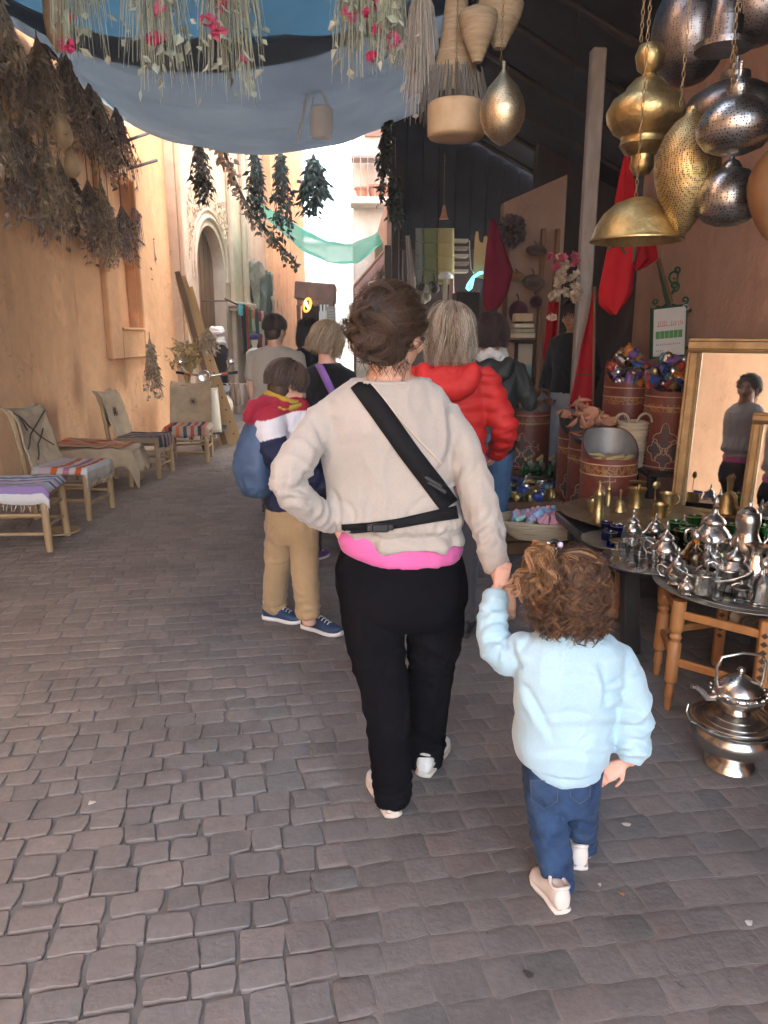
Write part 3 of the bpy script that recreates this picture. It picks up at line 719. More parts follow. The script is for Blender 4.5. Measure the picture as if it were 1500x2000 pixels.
# --- leafy silhouettes against the sky
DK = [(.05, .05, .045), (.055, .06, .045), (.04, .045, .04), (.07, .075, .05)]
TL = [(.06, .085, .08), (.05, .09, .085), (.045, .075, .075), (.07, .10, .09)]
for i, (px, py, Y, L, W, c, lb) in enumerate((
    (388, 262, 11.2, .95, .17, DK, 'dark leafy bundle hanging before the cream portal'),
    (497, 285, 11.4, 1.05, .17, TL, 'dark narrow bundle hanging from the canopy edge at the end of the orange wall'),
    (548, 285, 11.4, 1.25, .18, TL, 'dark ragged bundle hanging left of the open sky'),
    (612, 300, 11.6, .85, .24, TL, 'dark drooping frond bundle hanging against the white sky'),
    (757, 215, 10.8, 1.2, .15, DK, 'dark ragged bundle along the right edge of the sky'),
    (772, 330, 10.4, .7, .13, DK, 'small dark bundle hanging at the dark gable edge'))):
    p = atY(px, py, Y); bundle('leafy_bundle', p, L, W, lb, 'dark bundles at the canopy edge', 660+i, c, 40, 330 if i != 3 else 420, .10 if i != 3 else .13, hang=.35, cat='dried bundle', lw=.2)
# --- ropes and cables
cab = pm('black_cable', (.03, .028, .026), (.02, .02, .018), .7, bstr=0)
for i, (pts, lb) in enumerate((
    ([(-3.05, 8.6, 4.45), (-2.9, 9.6, 4.0), (-2.85, 10.6, 3.95), (-2.7, 11.4, 4.25)], 'thick slack rope from the dried mass to the portal'),
    ([(-2.95, 9.0, 4.3), (-2.7, 10.2, 3.55), (-2.6, 11.2, 3.85)], 'lower slack rope from the dried mass to the portal'),
    ([atY(430, 275, 11.5), atY(462, 360, 12.5), atY(492, 420, 13.2), atY(540, 470, 14.5), atY(582, 520, 16)], 'cable running down along the far orange wall to the shade net'))):
    mb = MB(); mb.tube([Vector(p) for p in pts], .02 if i < 2 else .026, 6); o = mb.build('slack_rope', cab, None, 60, org=pts[0]); tag(o, lb, 'rope', 'ropes and cables')
mb = MB(); q = PB(sB(346), 0, .012); q.z = atY(346, 588, q.y).z; boxB(mb, sB(343), sB(351), q.z-.07, q.z+.07, .002, .03, .006); tag(mb.build('wall_plaque', M['brownwood'], None, None, org=q), 'small brown plaque on the orange wall right of the niche', 'plaque')
# twigs on the cable: vine
rr = random.Random(9); lf = MB(); base = [atY(430, 275, 11.5), atY(462, 360, 12.5), atY(492, 420, 13.2), atY(540, 470, 14.5), atY(582, 520, 16)]
for i in range(240):
    t = rr.uniform(0, 3.99); k = int(t); p = base[k].lerp(base[k+1], t-k)+Vector((rr.gauss(0, .05), rr.gauss(0, .05), rr.gauss(-.03, .06)))
    leaf(lf, p, Vector((rr.uniform(-1, 1), rr.uniform(-1, 1), -1)), rr.uniform(.06, .14), .03, rr, vary((.12, .09, .06), rr))
tag(lf.build('dry_vine', leafm, None, org=base[0]), 'dry leafy vine clinging to the far cable', 'vine')
# --- white hanging lamp in front of the canopy edge
lp = root('hanging_lamp', atY(612, 210, 8.2), 'white lamp on a bent metal bracket hanging below the canopy centre', 'lamp')
wm = pm('white_metal', (.72, .72, .72), (.6, .6, .6), .45, bstr=.05)
a = atY(612, 158, 8.2)
mb = MB(); mb.tube([atY(580, 275, 8.2), atY(590, 230, 8.2), atY(600, 180, 8.2), a, atY(618, 165, 8.2), atY(636, 195, 8.2), atY(648, 235, 8.2), atY(646, 262, 8.2)], .014, 8); mb.build('bracket', wm, lp, 60)
mb = MB(); mb.tube([a, atY(609, 215, 8.2), atY(609, 268, 8.2)], .012, 7); mb.tube([a, a+Vector((0, 0, .25))], .012, 7); mb.build('rod', wm, lp, 60)
c = atY(628, 240, 8.2); mb = MB(); mb.lathe([(0, .14), (.10, .14), (.112, .13), (.112, -.10), (.09, -.14), (0, -.15)], c, 24); mb.build('lamp_shade', pm('white_shade', (.8, .8, .78), (.7, .7, .68), .6, bstr=.05), lp, 40)

# ---------------------------------------------------------------- chairs
bur = pm('burlap', (.52, .385, .25), (.40, .29, .18), .95, scale=8, bscale=260, bstr=.6, bdist=.003)
chw = pm('chair_wood', (.42, .27, .13), (.27, .165, .08), .6, scale=7, sv=(1, 1, .2), bscale=40, bstr=.3)
RUG = {
 'violet': [(.62, .58, .55), (.30, .20, .38), (.62, .50, .55), (.55, .52, .52), (.66, .62, .60), (.10, .15, .34), (.62, .60, .58), (.60, .45, .52), (.25, .22, .38), (.64, .60, .56), (.16, .22, .42), (.62, .58, .55)],
 'orange': [(.52, .44, .36), (.60, .56, .52), (.62, .10, .03), (.56, .50, .45), (.45, .16, .22), (.58, .52, .50), (.62, .14, .04), (.50, .44, .40), (.60, .40, .42), (.55, .50, .45)],
 'dark': [(.30, .20, .12), (.035, .04, .055), (.05, .08, .13), (.38, .24, .16), (.04, .04, .05), (.36, .20, .13), (.05, .09, .14), (.30, .18, .12), (.03, .035, .05), (.34, .22, .15)],
 'multi': [(.48, .34, .22), (.58, .09, .05), (.04, .05, .07), (.50, .36, .26), (.62, .17, .07), (.46, .34, .24), (.05, .08, .12), (.52, .32, .24), (.40, .09, .09), (.48, .34, .24), (.05, .06, .08), (.56, .2, .12), (.48, .36, .26)],
 'flame': [(.50, .32, .20), (.62, .13, .04), (.58, .22, .09), (.48, .30, .18), (.66, .10, .03), (.54, .36, .24), (.62, .16, .06), (.50, .34, .22)]}
def leg_tube(mb, a, b, r0, r1): 
    a, b = Vector(a), Vector(b); mb.tube([a, a.lerp(b, .3), a.lerp(b, .7), b], [r0*.9, r0, (r0+r1)/2, r1], 9)
def make_chair(name, loc, rz, label, rug, seed, back=True, axis=0, W=.46, D=.46, SH=.40, xmark=False, fringe=True):
    """low chair of round poles, faces -Y before turning; burlap over the back, striped rug on the seat"""
    rr = random.Random(seed); o = empty(name, loc, label, 'chair' if back else 'stool', 'low pole chairs with striped rugs along the orange wall', rz)
    x, y = W/2, D/2; BH = .92
    L = [(-x, -y), (x, -y), (-x, y), (x, y)]
    for i, (lx, ly) in enumerate(L):
        mb = MB()
        if i >= 2 and back: leg_tube(mb, (lx, ly, 0), (lx*.94, ly+.12, BH), .026, .021)
        else: leg_tube(mb, (lx*1.04, ly*1.04, 0), (lx, ly, SH+.03), .029, .025)
        mb.build('leg', chw, o, 60)
    for (a, b, zs) in ((0, 1, (.13, .27)), (2, 3, (.16, .3)), (0, 2, (.17, .3)), (1, 3, (.17, .3))):
        for z in zs:
            mb = MB(); mb.tube([(L[a][0], L[a][1], z), ((L[a][0]+L[b][0])/2, (L[a][1]+L[b][1])/2, z+.006), (L[b][0], L[b][1], z)], .0135, 7); mb.build('rung', chw, o, 60)
    mb = MB()
    for (a, b) in ((0, 1), (2, 3), (0, 2), (1, 3)): mb.tube([(L[a][0], L[a][1], SH), (L[b][0], L[b][1], SH)], .02, 8)
    mb.build('seat_frame', chw, o, 60)
    def sfn(u, v):
        px = lerp(-x-.02, x+.02, u); py = lerp(-y-.015, y, v); z = SH+.028-.02*math.sin(PI*u)*math.sin(PI*v)+.004*nz((px, py, 0), 25, seed)
        return (px, py, z)
    mb = MB(); mb.grid(sfn, 16, 16); mb.build('seat_webbing', bur, o, 180, solid=.008)
    def rfn(u, v):
        q = lerp(-.12, 1.0, v) ; px = lerp(-x-.05, x+.05, u)
        if q < 0: py = -y-.032-.006*math.sin(u*23+seed); z = SH+.035+q*.9*(1+.12*math.sin(u*9+seed))
        else: py = lerp(-y-.03, y-.02, q); z = SH+.05-.018*math.sin(PI*u)*math.sin(PI*q)+.006*nz((px, py, 0), 18, seed)+.004*math.sin(u*30)*nz((px, py, 3), 7, seed)
        if u < .06 or u > .94: z -= .05*(abs(u-.5)-.44)/.06
        return (px, py, z)
    mb = MB(); mb.grid(rfn, 34, 26); rg = mb.build('seat_rug', stripes('rug_'+rug, RUG[rug], axis), o, 180, solid=.009)
    if fringe:
        mb = MB()
        for i in range(26):
            u = (i+.5)/26; p = Vector(rfn(u, 0)); mb.tube([p, p+Vector((rr.uniform(-.01, .01), -.004, -.02)), p+Vector((rr.uniform(-.02, .02), -.006, -.05))], [.004, .004, .002], 4)
        mb.build('fringe', bur, rg, 60)
    if back:
        def bfn(u, v):
            zz = lerp(SH+.02, BH+.02, v); px = lerp(-x-.03, x+.03, u)*(1-.03*v)
            py = y+.13*((zz-SH)/(BH-SH))*1.0+.01-.035
            sag = .05*math.sin(PI*u)*math.sin(PI*min(1, v*1.1)); py += sag*.9-.02+.022*nz((px*1.0, zz, seed), 7, seed)+.01*nz((px, zz, 0), 20, seed)
            if v > .9: py += .05*(v-.9)*10*.6
            return (px, py, zz-.05*math.sin(PI*u)*smoothstep(.7, 1, v)*.6+.01*nz((px, 0, seed), 6))
        mb = MB(); mb.grid(bfn, 26, 30); bk = mb.build('burlap_back', bur, o, 180, solid=.01)
        mb = MB()
        def bfn2(u, v):
            p = Vector(bfn(u, 1-.75*v)); return (p.x, p.y+.055+.012*nz(p, 9, seed), p.z+.012)
        mb.grid(bfn2, 20, 16); mb.build('burlap_flap', bur, o, 180, solid=.008)
        st = pm('dark_stitch', (.07, .05, .035), (.05, .035, .025), .9, bstr=0)
        if xmark:
            mb = MB()
            for (u0, v0, u1, v1) in ((.1, .35, .9, .9), (.1, .9, .9, .3), (.25, .15, .8, .6), (.3, .62, .05, .95)):
                mb.tube([Vector(bfn(lerp(u0, u1, t/6), lerp(v0, v1, t/6)))+Vector((0, -.012, 0)) for t in range(7)], .006, 5)
            mb.build('stitching', st, bk, 60)
        else:
            mb = MB()
            for i in range(9):
                a = i*.7; u0, v0 = .55+.1*math.cos(a), .55+.1*math.sin(a)
                mb.tube([Vector(bfn(.55, .55))+Vector((0, -.012, 0)), Vector(bfn(u0, v0))+Vector((0, -.014, 0))], .005, 4)
            mb.build('stitching', st, bk, 60)
        mb = MB(); mb.tube([(-x*.94, y+.12, BH-.02), (0, y+.125, BH-.03), (x*.94, y+.12, BH-.02)], .017, 8); mb.build('back_rail', chw, o, 60)
    return o
p = gnd(84, 1082); make_chair('low_stool', (p.x-.30, p.y+.26, 0), R(4), 'low stool with violet and blue striped rug at the left edge', 'violet', 1, back=False, axis=1, W=.6, D=.42, SH=.44)
p = gnd(186, 1015); make_chair('low_chair', (p.x-.25, p.y+.24, 0), R(84), 'low chair with cross-stitched burlap back and orange striped seat rug', 'orange', 2, axis=1, xmark=True)
p = gnd(318, 934); make_chair('low_chair', (p.x-.25, p.y+.22, 0), R(86), 'low chair with rumpled burlap back and dark striped seat rug', 'dark', 3, axis=0)
p = gnd(365, 905); make_chair('low_chair', (p.x, p.y+.24, 0), R(3), 'low chair facing the street with knotted burlap back and multicoloured rug', 'multi', 4, axis=0)
# low table under burlap and a flame-striped rug
p = gnd(262, 950); c = Vector((p.x-.36, p.y+.18, 0))
tb = root('low_bench', c, 'low bench under burlap and an orange flame-striped rug', 'bench')
for sx in (-.34, .34):
    for sy in (-.2, .2): mb = MB(); leg_tube(mb, c+Vector((sx, sy, 0)), c+Vector((sx, sy, .36)), .026, .022); mb.build('leg', chw, tb, 60)
mb = MB(); mb.box(c+Vector((0, 0, .365)), (.76, .46, .03), ch=.008); mb.build('bench_top', chw, tb)
def cf(u, v):
    px = lerp(-.42, .55, u); py = lerp(-.36, .27, v); z = .395+.02*nz((px, py, 0), 7)
    if px > .36: z -= min(.24, (px-.36)*1.35)+.02*math.sin(v*20); px = .36+(px-.36)*.45
    if py < -.23: z -= (-.23-py)*1.5+.02*math.sin(u*24)*(-.23-py)*8; py = -.23+(py+.23)*.4
    return c+Vector((px, py, z))
mb = MB(); mb.grid(cf, 40, 30); mb.build('burlap_cover', bur, tb, 180, solid=.008)
mb = MB(); mb.grid(lambda u, v: Vector(cf(u*.72, .25+.75*v))+Vector((0, 0, .022+.012*nz((u, v, 0), 6, 5)+.03*smoothstep(.5, 0, u))), 26, 20); mb.build('rug', stripes('rug_flame', RUG['flame'], 1), tb, 180, solid=.01)
# flat basket lid lying by the stool
p = gnd(120, 1042); mb = MB(); mb.lathe([(0, .02), (.10, .022), (.14, .03), (.145, .018), (.1, .004), (0, .004)], (0, 0, 0), 20); o = mb.build('flat_wooden_dish', chw, None, 50, org=(0, 0, 0)); o.location = p; tag(o, 'flat wooden dish on the paving behind the violet stool', 'dish')

# ---------------------------------------------------------------- leaning planks, dry plants
pk = pm('weathered_plank', (.60, .38, .17), (.45, .27, .12), .75, scale=6, sv=(1, 1, .2), bscale=60, bstr=.4)
a, b = gnd(452, 868), atY(352, 540, 10.55)
d = (b-a).normalized(); face = Vector((.15, -1, .1)); wv = d.cross(face).normalized(); nv = wv.cross(d).normalized()
pl = root('leaning_plank', a, 'broad pale plank with pegged holes leaning on the wall', 'plank')
mb = MB(); ks = 14; prof = []
for i in range(ks+1):
    t = i/ks; w = lerp(.155, .07, t**1.2)+.008*nz((t*5, 0, 0), 1); prof.append((a.lerp(b, t), w))
v = []; f = []
for (c_, w) in prof:
    for (sx, sn) in ((-1, -1), (1, -1), (1, 1), (-1, 1)): v.append(c_+wv*w*sx+nv*.022*sn)
for i in range(ks):
    for j in range(4): f.append((4*i+j, 4*i+(j+1) % 4, 4*i+4+(j+1) % 4, 4*i+4+j))
f += [(3, 2, 1, 0), (4*ks, 4*ks+1, 4*ks+2, 4*ks+3)]
mb.add(v, f); mb.build('board', pk, pl, 40)
hol = pm('peg_hole', (.06, .035, .02), (.04, .025, .015), .9, bstr=0)
side = 1 if nv.y < 0 else -1
for i in range(7):
    for sx in (-.5, .5):
        t = .06+i*.075; p = a.lerp(b, t)+wv*lerp(.155, .07, t)*sx+nv*side*.0225
        mb = MB(); mb.tube([p-nv*side*.004, p+nv*side*.003], .012, 10); mb.build('peg', hol, pl, 40)
for i, (pa, pb, w, lb) in enumerate(((gnd(440, 872), atY(346, 530, 10.4), .045, 'narrow reddish plank leaning in front of the broad one'), (gnd(458, 858), atY(372, 560, 10.7), .04, 'thin pale batten leaning behind the broad plank'))):
    mb = MB(); mb.bar(pa+Vector((0, 0, .03)), pb, w*1.6, w, .006, up=Vector((.2, -1, 0))); o = mb.build('leaning_batten', M['brownwood'] if i == 0 else pk, None, None, org=pa); tag(o, lb, 'plank')
p = atY(430, 690, 10.4)
bundle('dry_straw_tuft', atY(405, 640, 10.2), .35, .16, 'tuft of straw tied round the leaning planks', None, 700, TN, 60, 160, .06, cat='straw', hang=.02)
def dry_bush(name, base, H, W, label, seed, cols, n=40, nl=260, ls=.05):
    rr = random.Random(seed); o = root(name, base, label, 'dried plant'); mb = MB(); lf = MB(); base = Vector(base)
    for i in range(n):
        a = rr.uniform(0, 2*PI); q = math.sqrt(rr.random()); e = base+Vector((math.cos(a)*W*q, math.sin(a)*W*q*.6, H*rr.uniform(.5, 1)))
        m = base.lerp(e, .5)+Vector((rr.uniform(-1, 1)*.05, rr.uniform(-1, 1)*.05, .05)); mb.tube([base, m, e], [.005, .0035, .0015], 4, False, vary(cols[0], rr))
        for k in range(nl//n): leaf(lf, m.lerp(e, rr.random()), Vector((rr.uniform(-1, 1), rr.uniform(-1, 1), rr.uniform(-.4, 1))), ls*rr.uniform(.5, 1.3), ls*.3, rr, vary(rr.choice(cols[1:]), rr))
    mb.build('stems', leafm, o); lf.build('leaves', leafm, o); return o
dry_bush('dry_grass', atY(366, 752, 10.4), .62, .30, 'spray of pale dry grass against the orange wall beside the planks', 71, [(.42, .30, .14), (.50, .36, .17), (.45, .33, .15), (.38, .29, .13)], 46, 420, .06)
bundle('dry_sheaf', atY(292, 660, 9.3), .75, .12, 'brown sheaf of dried flowers hanging right of the niche', None, 72, TN, 40, 330, .06, cat='dried bundle', hang=.05)
b0 = gnd(398, 875); dry_bush('potted_fern', (b0.x-.1, b0.y-.3, .12), .42, .2, 'small green plant beside the scooter wheel', 73, [(.10, .12, .04), (.12, .17, .05), (.08, .13, .04)], 30, 240, .07)

# ---------------------------------------------------------------- scooter parked behind the planks
g = gnd(408, 868); sy = 9.9; sx = atY(398, 740, sy).x
sm = root('parked_scooter', (sx, sy, 0), 'pale scooter parked behind the planks, headlamp towards us', 'scooter')
rub = pm('black_rubber', (.02, .02, .02), (.012, .012, .012), .8, bscale=90, bstr=.2)
chrome = pm('chrome', (.75, .74, .72), (.65, .64, .62), .15, 1.0, bstr=.02)
cream = pm('cream_enamel', (.62, .52, .38), (.52, .43, .31), .35, bstr=.05); dkp = pm('dark_plastic', (.035, .04, .045), (.02, .025, .03), .5, bstr=.1)
def S(x, y, z): return Vector((sx+x, sy+y, z))
for yy in (0, 1.2):
    rx = Matrix.Rotation(R(90), 3, 'Y')
    mb = MB(); mb.lathe([(.16, -.04), (.20, -.05), (.235, -.035), (.245, 0), (.235, .035), (.20, .05), (.16, .04)], S(0, yy, .245), 26, rx); wh = mb.build('wheel', rub, sm, 50)
    mb = MB(); mb.lathe([(.0, -.03), (.05, -.035), (.15, -.02), (.165, -.035), (.165, .035), (.15, .02), (.05, .035), (0, .03)], S(0, yy, .245), 22, rx); mb.build('rim', chrome, wh, 50)
mb = MB(); mb.lathe([(.255, -.075), (.27, -.05), (.28, 0), (.27, .05), (.255, .075)], S(0, 0, .25), 16, Matrix.Rotation(R(90), 3, 'Y'), a0=R(70), a1=R(250)); mb.build('fender', cream, sm, 60, solid=.006)
mb = MB(); mb.tube([S(0, 0, .25), S(0, .09, .6), S(0, .16, .98)], .03, 9); mb.build('steering_column', dkp, sm, 60)
mb = MB()
mb.grid(lambda u, v: S(lerp(-.17, .17, u)*(1-.25*v), .14+.1*v-.10*(1-(2*u-1)**2)+.0, lerp(.26, .84, v)), 14, 12); mb.build('leg_shield', cream, sm, 180, solid=.02)
mb = MB(); mb.box(S(0, .52, .25), (.30, .6, .06), ch=.02); mb.build('floor_board', dkp, sm)
mb = MB(); mb.rings([(S(0, y, z), Vector((w, 0, 0)), Vector((0, 0, h))) for y, z, w, h in ((.80, .38, .08, .1), (.88, .45, .17, .17), (1.1, .48, .19, .2), (1.35, .5, .16, .17), (1.5, .52, .06, .07))], 16); mb.build('body', cream, sm, 60)
mb = MB(); mb.rings([(S(0, y, z), Vector((w, 0, 0)), Vector((0, 0, h))) for y, z, w, h in ((.78, .70, .06, .03), (.84, .71, .13, .05), (1.1, .70, .14, .05), (1.4, .74, .13, .05), (1.46, .76, .05, .03))], 14); mb.build('seat', dkp, sm, 60)
mb = MB(); mb.tube([S(-.33, .22, 1.03), S(-.2, .17, 1.02), S(0, .15, .99), S(.2, .17, 1.02), S(.33, .22, 1.03)], .014, 8); mb.build('handlebar', chrome, sm, 60)
orp = pm('orange_grip', (.55, .13, .02), (.45, .1, .015), .6, bstr=.1)
for q in (-1, 1):
    mb = MB(); mb.tube([S(q*.2, .17, 1.02), S(q*.28, .2, 1.028)], .02, 10); mb.build('indicator', orp, sm, 60)
    mb = MB(); mb.tube([S(q*.28, .2, 1.028), S(q*.40, .25, 1.04)], .019, 10); mb.build('grip', rub, sm, 60)
    mb = MB(); mb.tube([S(q*.24, .19, 1.03), S(q*.3, .16, 1.1), S(q*.33, .15, 1.16)], .006, 6); mb.ball(S(q*.33, .13, 1.18), .05, 12, 8, sc3=(1, .3, .8)); mb.build('mirror', chrome, sm, 60)
mb = MB(); mb.rings([(S(0, y, 1.0), Vector((w, 0, 0)), Vector((0, 0, w))) for y, w in ((.16, .04), (.1, .075), (.04, .082), (.02, .078))], 18); hl = mb.build('headlamp', chrome, sm, 60)
mb = MB(); mb.ball(S(0, .022, 1.0), .074, 16, 8, sc3=(1, .3, 1)); mb.build('lens', glass_mat('clear_glass', (.95, .95, .95)), hl, 60)

# ---------------------------------------------------------------- scarves on a rail, mannequins, hides
ra, rb = PB(sB(388), atY(388, 583, 13.2).z, .5), PB(sB(480), 0, .45); rb.z = atY(480, 612, 15.8).z
mb = MB(); mb.tube([ra, ra.lerp(rb, .5)+Vector((0, 0, -.04)), rb], .016, 7); mb.tube([ra.lerp(rb, .1), ra.lerp(rb, .1)-NB*.5], .014, 6); mb.tube([rb, rb-NB*.5], .014, 6); o = mb.build('scarf_rail', pm('rusty_rod', (.16, .09, .05), (.1, .06, .04), .8), None, 60, org=ra); tag(o, 'thin rod on the far wall that carries the scarves', 'rail')
sc_cols = [('turquoise', (.12, .50, .50), .0, .22), ('black', (.02, .02, .025), .0, .9), ('red', (.42, .05, .04), 0, 1.25), ('green', (.06, .22, .06), 0, 1.45), ('coral', (.60, .22, .14), 0, 1.35), ('charcoal', (.06, .07, .07), 0, 1.2), ('crimson', (.45, .04, .06), 0, 1.45), ('ivory', (.62, .55, .45), 0, 1.3), ('maroon', (.20, .06, .04), 0, .95)]
for i, (nm, c_, z0, L) in enumerate(sc_cols):
    t0 = .28+i*.08; p0 = ra.lerp(rb, t0); dirn = (rb-ra).normalized()*.21
    def sf(u, v, p0=p0, L=L, i=i): q = p0+dirn*(u-.1); return q+NB*(.03*math.sin(u*9+i)+.012*nz((u, v, i), 8))+Vector((0, 0, .02-L*v+.0))
    mb = MB(); mb.grid(sf, 10, 20)
    mt = cloth_mat('scarf_'+nm, c_) if nm not in ('coral', 'crimson') else stripes('scarf_'+nm, [c_, (.5, .45, .4), c_, (.1, .12, .12), c_, (.55, .35, .28)], 1)
    o = mb.build('hanging_scarf', mt, None, 180, org=p0, solid=.006); tag(o, nm+' scarf hanging on the rod beside the portal', 'scarf', 'scarves on the rod')
def mannequin(name, base, h, label, garment, head, wrap=None, cap=None, bare=False):
    o = root(name, base, label, 'mannequin'); b = Vector(base); s = h/1.7
    def ring(z, rx, ry, y=0): return (b+Vector((0, y*s, z*s)), Vector((rx*s, 0, 0)), Vector((0, ry*s, 0)))
    mb = MB(); mb.rings([ring(.62, .16, .12), ring(.8, .17, .13), ring(.95, .165, .12), ring(1.1, .15, .11), ring(1.25, .18, .12), ring(1.36, .19, .11), ring(1.43, .12, .09), ring(1.46, .055, .055)], 20); mb.build('torso', garment, o, 60)
    mb = MB(); mb.rings([ring(1.44, .05, .05), ring(1.5, .048, .05), ring(1.53, .06, .07), ring(1.58, .075, .09), ring(1.64, .078, .095), ring(1.70, .06, .075), ring(1.73, .02, .03)], 18); mb.ball(b+Vector((0, -.095*s, 1.6*s)), .014*s, 8, 6); mb.build('head', head, o, 70)
    mb = MB(); mb.tube([b, b+Vector((0, 0, .64*s))], .016, 8); mb.lathe([(0, .02), (.14, .02), (.15, 0), (0, 0)], b, 20); mb.build('stand', M['darkwood'], o, 40)
    if wrap:
        mb = MB()
        for k, (z, r_, t) in enumerate(((1.695, .085, .045), (1.655, .10, .045), (1.52, .095, .05), (1.47, .105, .05), (1.545, .09, .03))):
            pts = [b+Vector((math.cos(a)*r_*s, math.sin(a)*r_*1.12*s, (z+.02*math.sin(2*a+k))*s)) for a in [2*PI*j/20 for j in range(20)]]; mb.tube(pts+[pts[0]], t*s, 8, False)
        mb.ball(b+Vector((0, 0, 1.7*s)), .09*s, 14, 8, sc3=(1, 1.1, .6)); mb.build('head_wrap', wrap, o, 70)
    if cap: mb = MB(); mb.lathe([(.098, -.02), (.105, .01), (.098, .05), (.07, .085), (0, .1)], b+Vector((0, 0, 1.65*s)), 20, sx=s, sy=s*1.15); mb.build('cap', cap, o, 60)
    return o
wcl = cloth_mat('white_cloth', (.72, .68, .64)); blk = cloth_mat('black_cloth', (.012, .012, .014)); ivo = pm('ivory_plastic', (.66, .60, .52), (.6, .54, .46), .5, bstr=.02)
q = atY(424, 655, 12.8); mannequin('mannequin', (q.x, 12.8, 0), (q.z/1.6)*1.7, 'mannequin in a white head wrap and black robe behind the planks', blk, ivo, wrap=wcl)
q = atY(497, 668, 14.0); mannequin('mannequin', (q.x, 14.0, 0), (q.z/1.58)*1.7, 'ivory mannequin in a navy cap beside the scarves', ivo, ivo, cap=cloth_mat('navy_cloth', (.03, .03, .10)))
# low rack of folded goods under the scarves
q = atY(470, 760, 12.6)
rk = root('low_goods_rack', (q.x, 12.6, 0), 'low rail of striped folded cloths below the scarves', 'rack')
mb = MB(); mb.tube([(q.x-.42, 12.6, .72), (q.x+.42, 12.6, .72)], .015, 7)
for dx in (-.4, .4): mb.tube([(q.x+dx, 12.6, 0), (q.x+dx, 12.6, .72)], .015, 7); mb.tube([(q.x+dx, 12.4, .01), (q.x+dx, 12.8, .01)], .015, 7)
mb.build('frame', M['darkwood'], rk, 60)
for k in range(9):
    mb = MB(); x0 = q.x-.36+k*.09; mb.grid(lambda u, v: (x0+.07*u+.01*math.sin(v*6+k), 12.56+.05*math.sin(u*3+k), .74-.36*v), 5, 10)
    mb.build('folded_cloth', cloth_mat('fold_%d' % (k % 3), [(.42, .32, .24), (.52, .44, .36), (.30, .22, .17)][k % 3]), rk, 180, solid=.01)
# hides
hm = [pm('grey_hide', (.24, .22, .17), (.13, .12, .09), .8, scale=14, bscale=50, bstr=.5, bdist=.01), pm('green_hide', (.06, .10, .075), (.03, .055, .04), .45, scale=16, bscale=40, bstr=.5, bdist=.01)]
for i, (p0, p1, y0, y1, mt, lb) in enumerate(((481, 508, 512, 648, 0, 'grey crumpled hide, leftmost on the brown wall'), (499, 524, 530, 690, 1, 'dark green glossy hide between two grey ones'), (518, 543, 535, 672, 0, 'grey crumpled hide, rightmost on the brown wall'))):
    s0, s1 = sB(p0), sB(p1); Ym = PB((s0+s1)/2, 0).y; z1 = atY((p0+p1)/2, y0, Ym).z; z0 = atY((p0+p1)/2, y1, Ym).z
    def hf(u, v, s0=s0, s1=s1, z0=z0, z1=z1, i=i):
        w = 1-.35*abs(2*v-1)**3+.12*nz((v*4, 0, i), 2); s = lerp(s0, s1, .5+(u-.5)*w)
        return PB(s, lerp(z1, z0, v)+.06*nz((u*3, 0, i), 2), .09+.10*abs(nz((u*5, v*2.5, i*3), 1.2))+.05*math.sin(u*16+4*nz((u, v, i), 3)))
    mb = MB(); mb.grid(hf, 22, 30); o = mb.build('hanging_hide', hm[mt], None, 180, org=PB((s0+s1)/2, z1), solid=.012); tag(o, lb, 'hide', 'hides on the brown wall')

# ---------------------------------------------------------------- far shop with brown awning and ring lamp
a, b = atY(585, 557, 18.5), atY(650, 572, 17.2)
fs = root('brown_awning_shop', (a.x, 18.6, 0), 'small far shop under a brown boxy awning at the end of the orange wall', 'shop')
bw = pm('brown_awning', (.17, .10, .075), (.12, .07, .05), .8, scale=5, bscale=60)
mb = MB(); z1 = a.z; z0 = atY(600, 588, 18).z
mb.box(((a.x+b.x)/2, 18.4, (z0+z1)/2), (b.x-a.x+.1, 1.9, z1-z0), Matrix.Rotation(R(4), 3, 'Y'), .02); mb.build('awning', bw, fs)
for k in range(7): mb = MB(); x = lerp(a.x, b.x, (k+.5)/7); mb.add([(x-.055, 17.43, z0+.0), (x+.055, 17.43, z0-.0), (x+.05, 17.42, z0-.12), (x, 17.42, z0-.15), (x-.05, 17.42, z0-.12)], [(0, 1, 2, 3, 4)]); mb.build('valance', bw, fs, None, solid=.01)
for x in (a.x+.02, b.x-.03): mb = MB(); mb.box((x, 17.6, z0/2-.05), (.09, .09, z0-.1), ch=.01); mb.build('post', bw, fs)
mb = MB(); mb.box(((a.x+b.x)/2, 19.3, z0/2), (b.x-a.x, .08, z0-.02)); mb.build('back_wall', M['darkwood'], fs)
mb = MB(); mb.box(((a.x+b.x)/2, 18.2, .5), (b.x-a.x-.25, .6, 1.0), ch=.02); mb.build('counter', M['brownwood'], fs)
q = atY(600, 596, 17.3); rl = root('ring_lamp', q, 'glowing orange oval lamp hanging under the brown awning', 'lamp')
mb = MB(); mb.tube([q+Vector((.10*math.cos(t)*.8, 0, .13*math.sin(t)+.05*math.cos(t))) for t in [2*PI*j/20 for j in range(21)]], .026, 8, False); mb.build('ring', emit_mat('amber_glow', (1, .36, .03), .12), rl, 60)
mb = MB(); mb.tube([q+Vector((-.04, -.03, .09)), q+Vector((-.02, -.03, .02)), q+Vector((.045, -.03, -.08))], [.02, .026, .018], 8); mb.build('bulb', emit_mat('warm_bulb', (1, .85, .6), .6), rl, 60)
mb = MB(); mb.tube([q+Vector((0, 0, .13)), q+Vector((0, .05, .35))], .006, 6); mb.build('cord', cab, rl, 60)
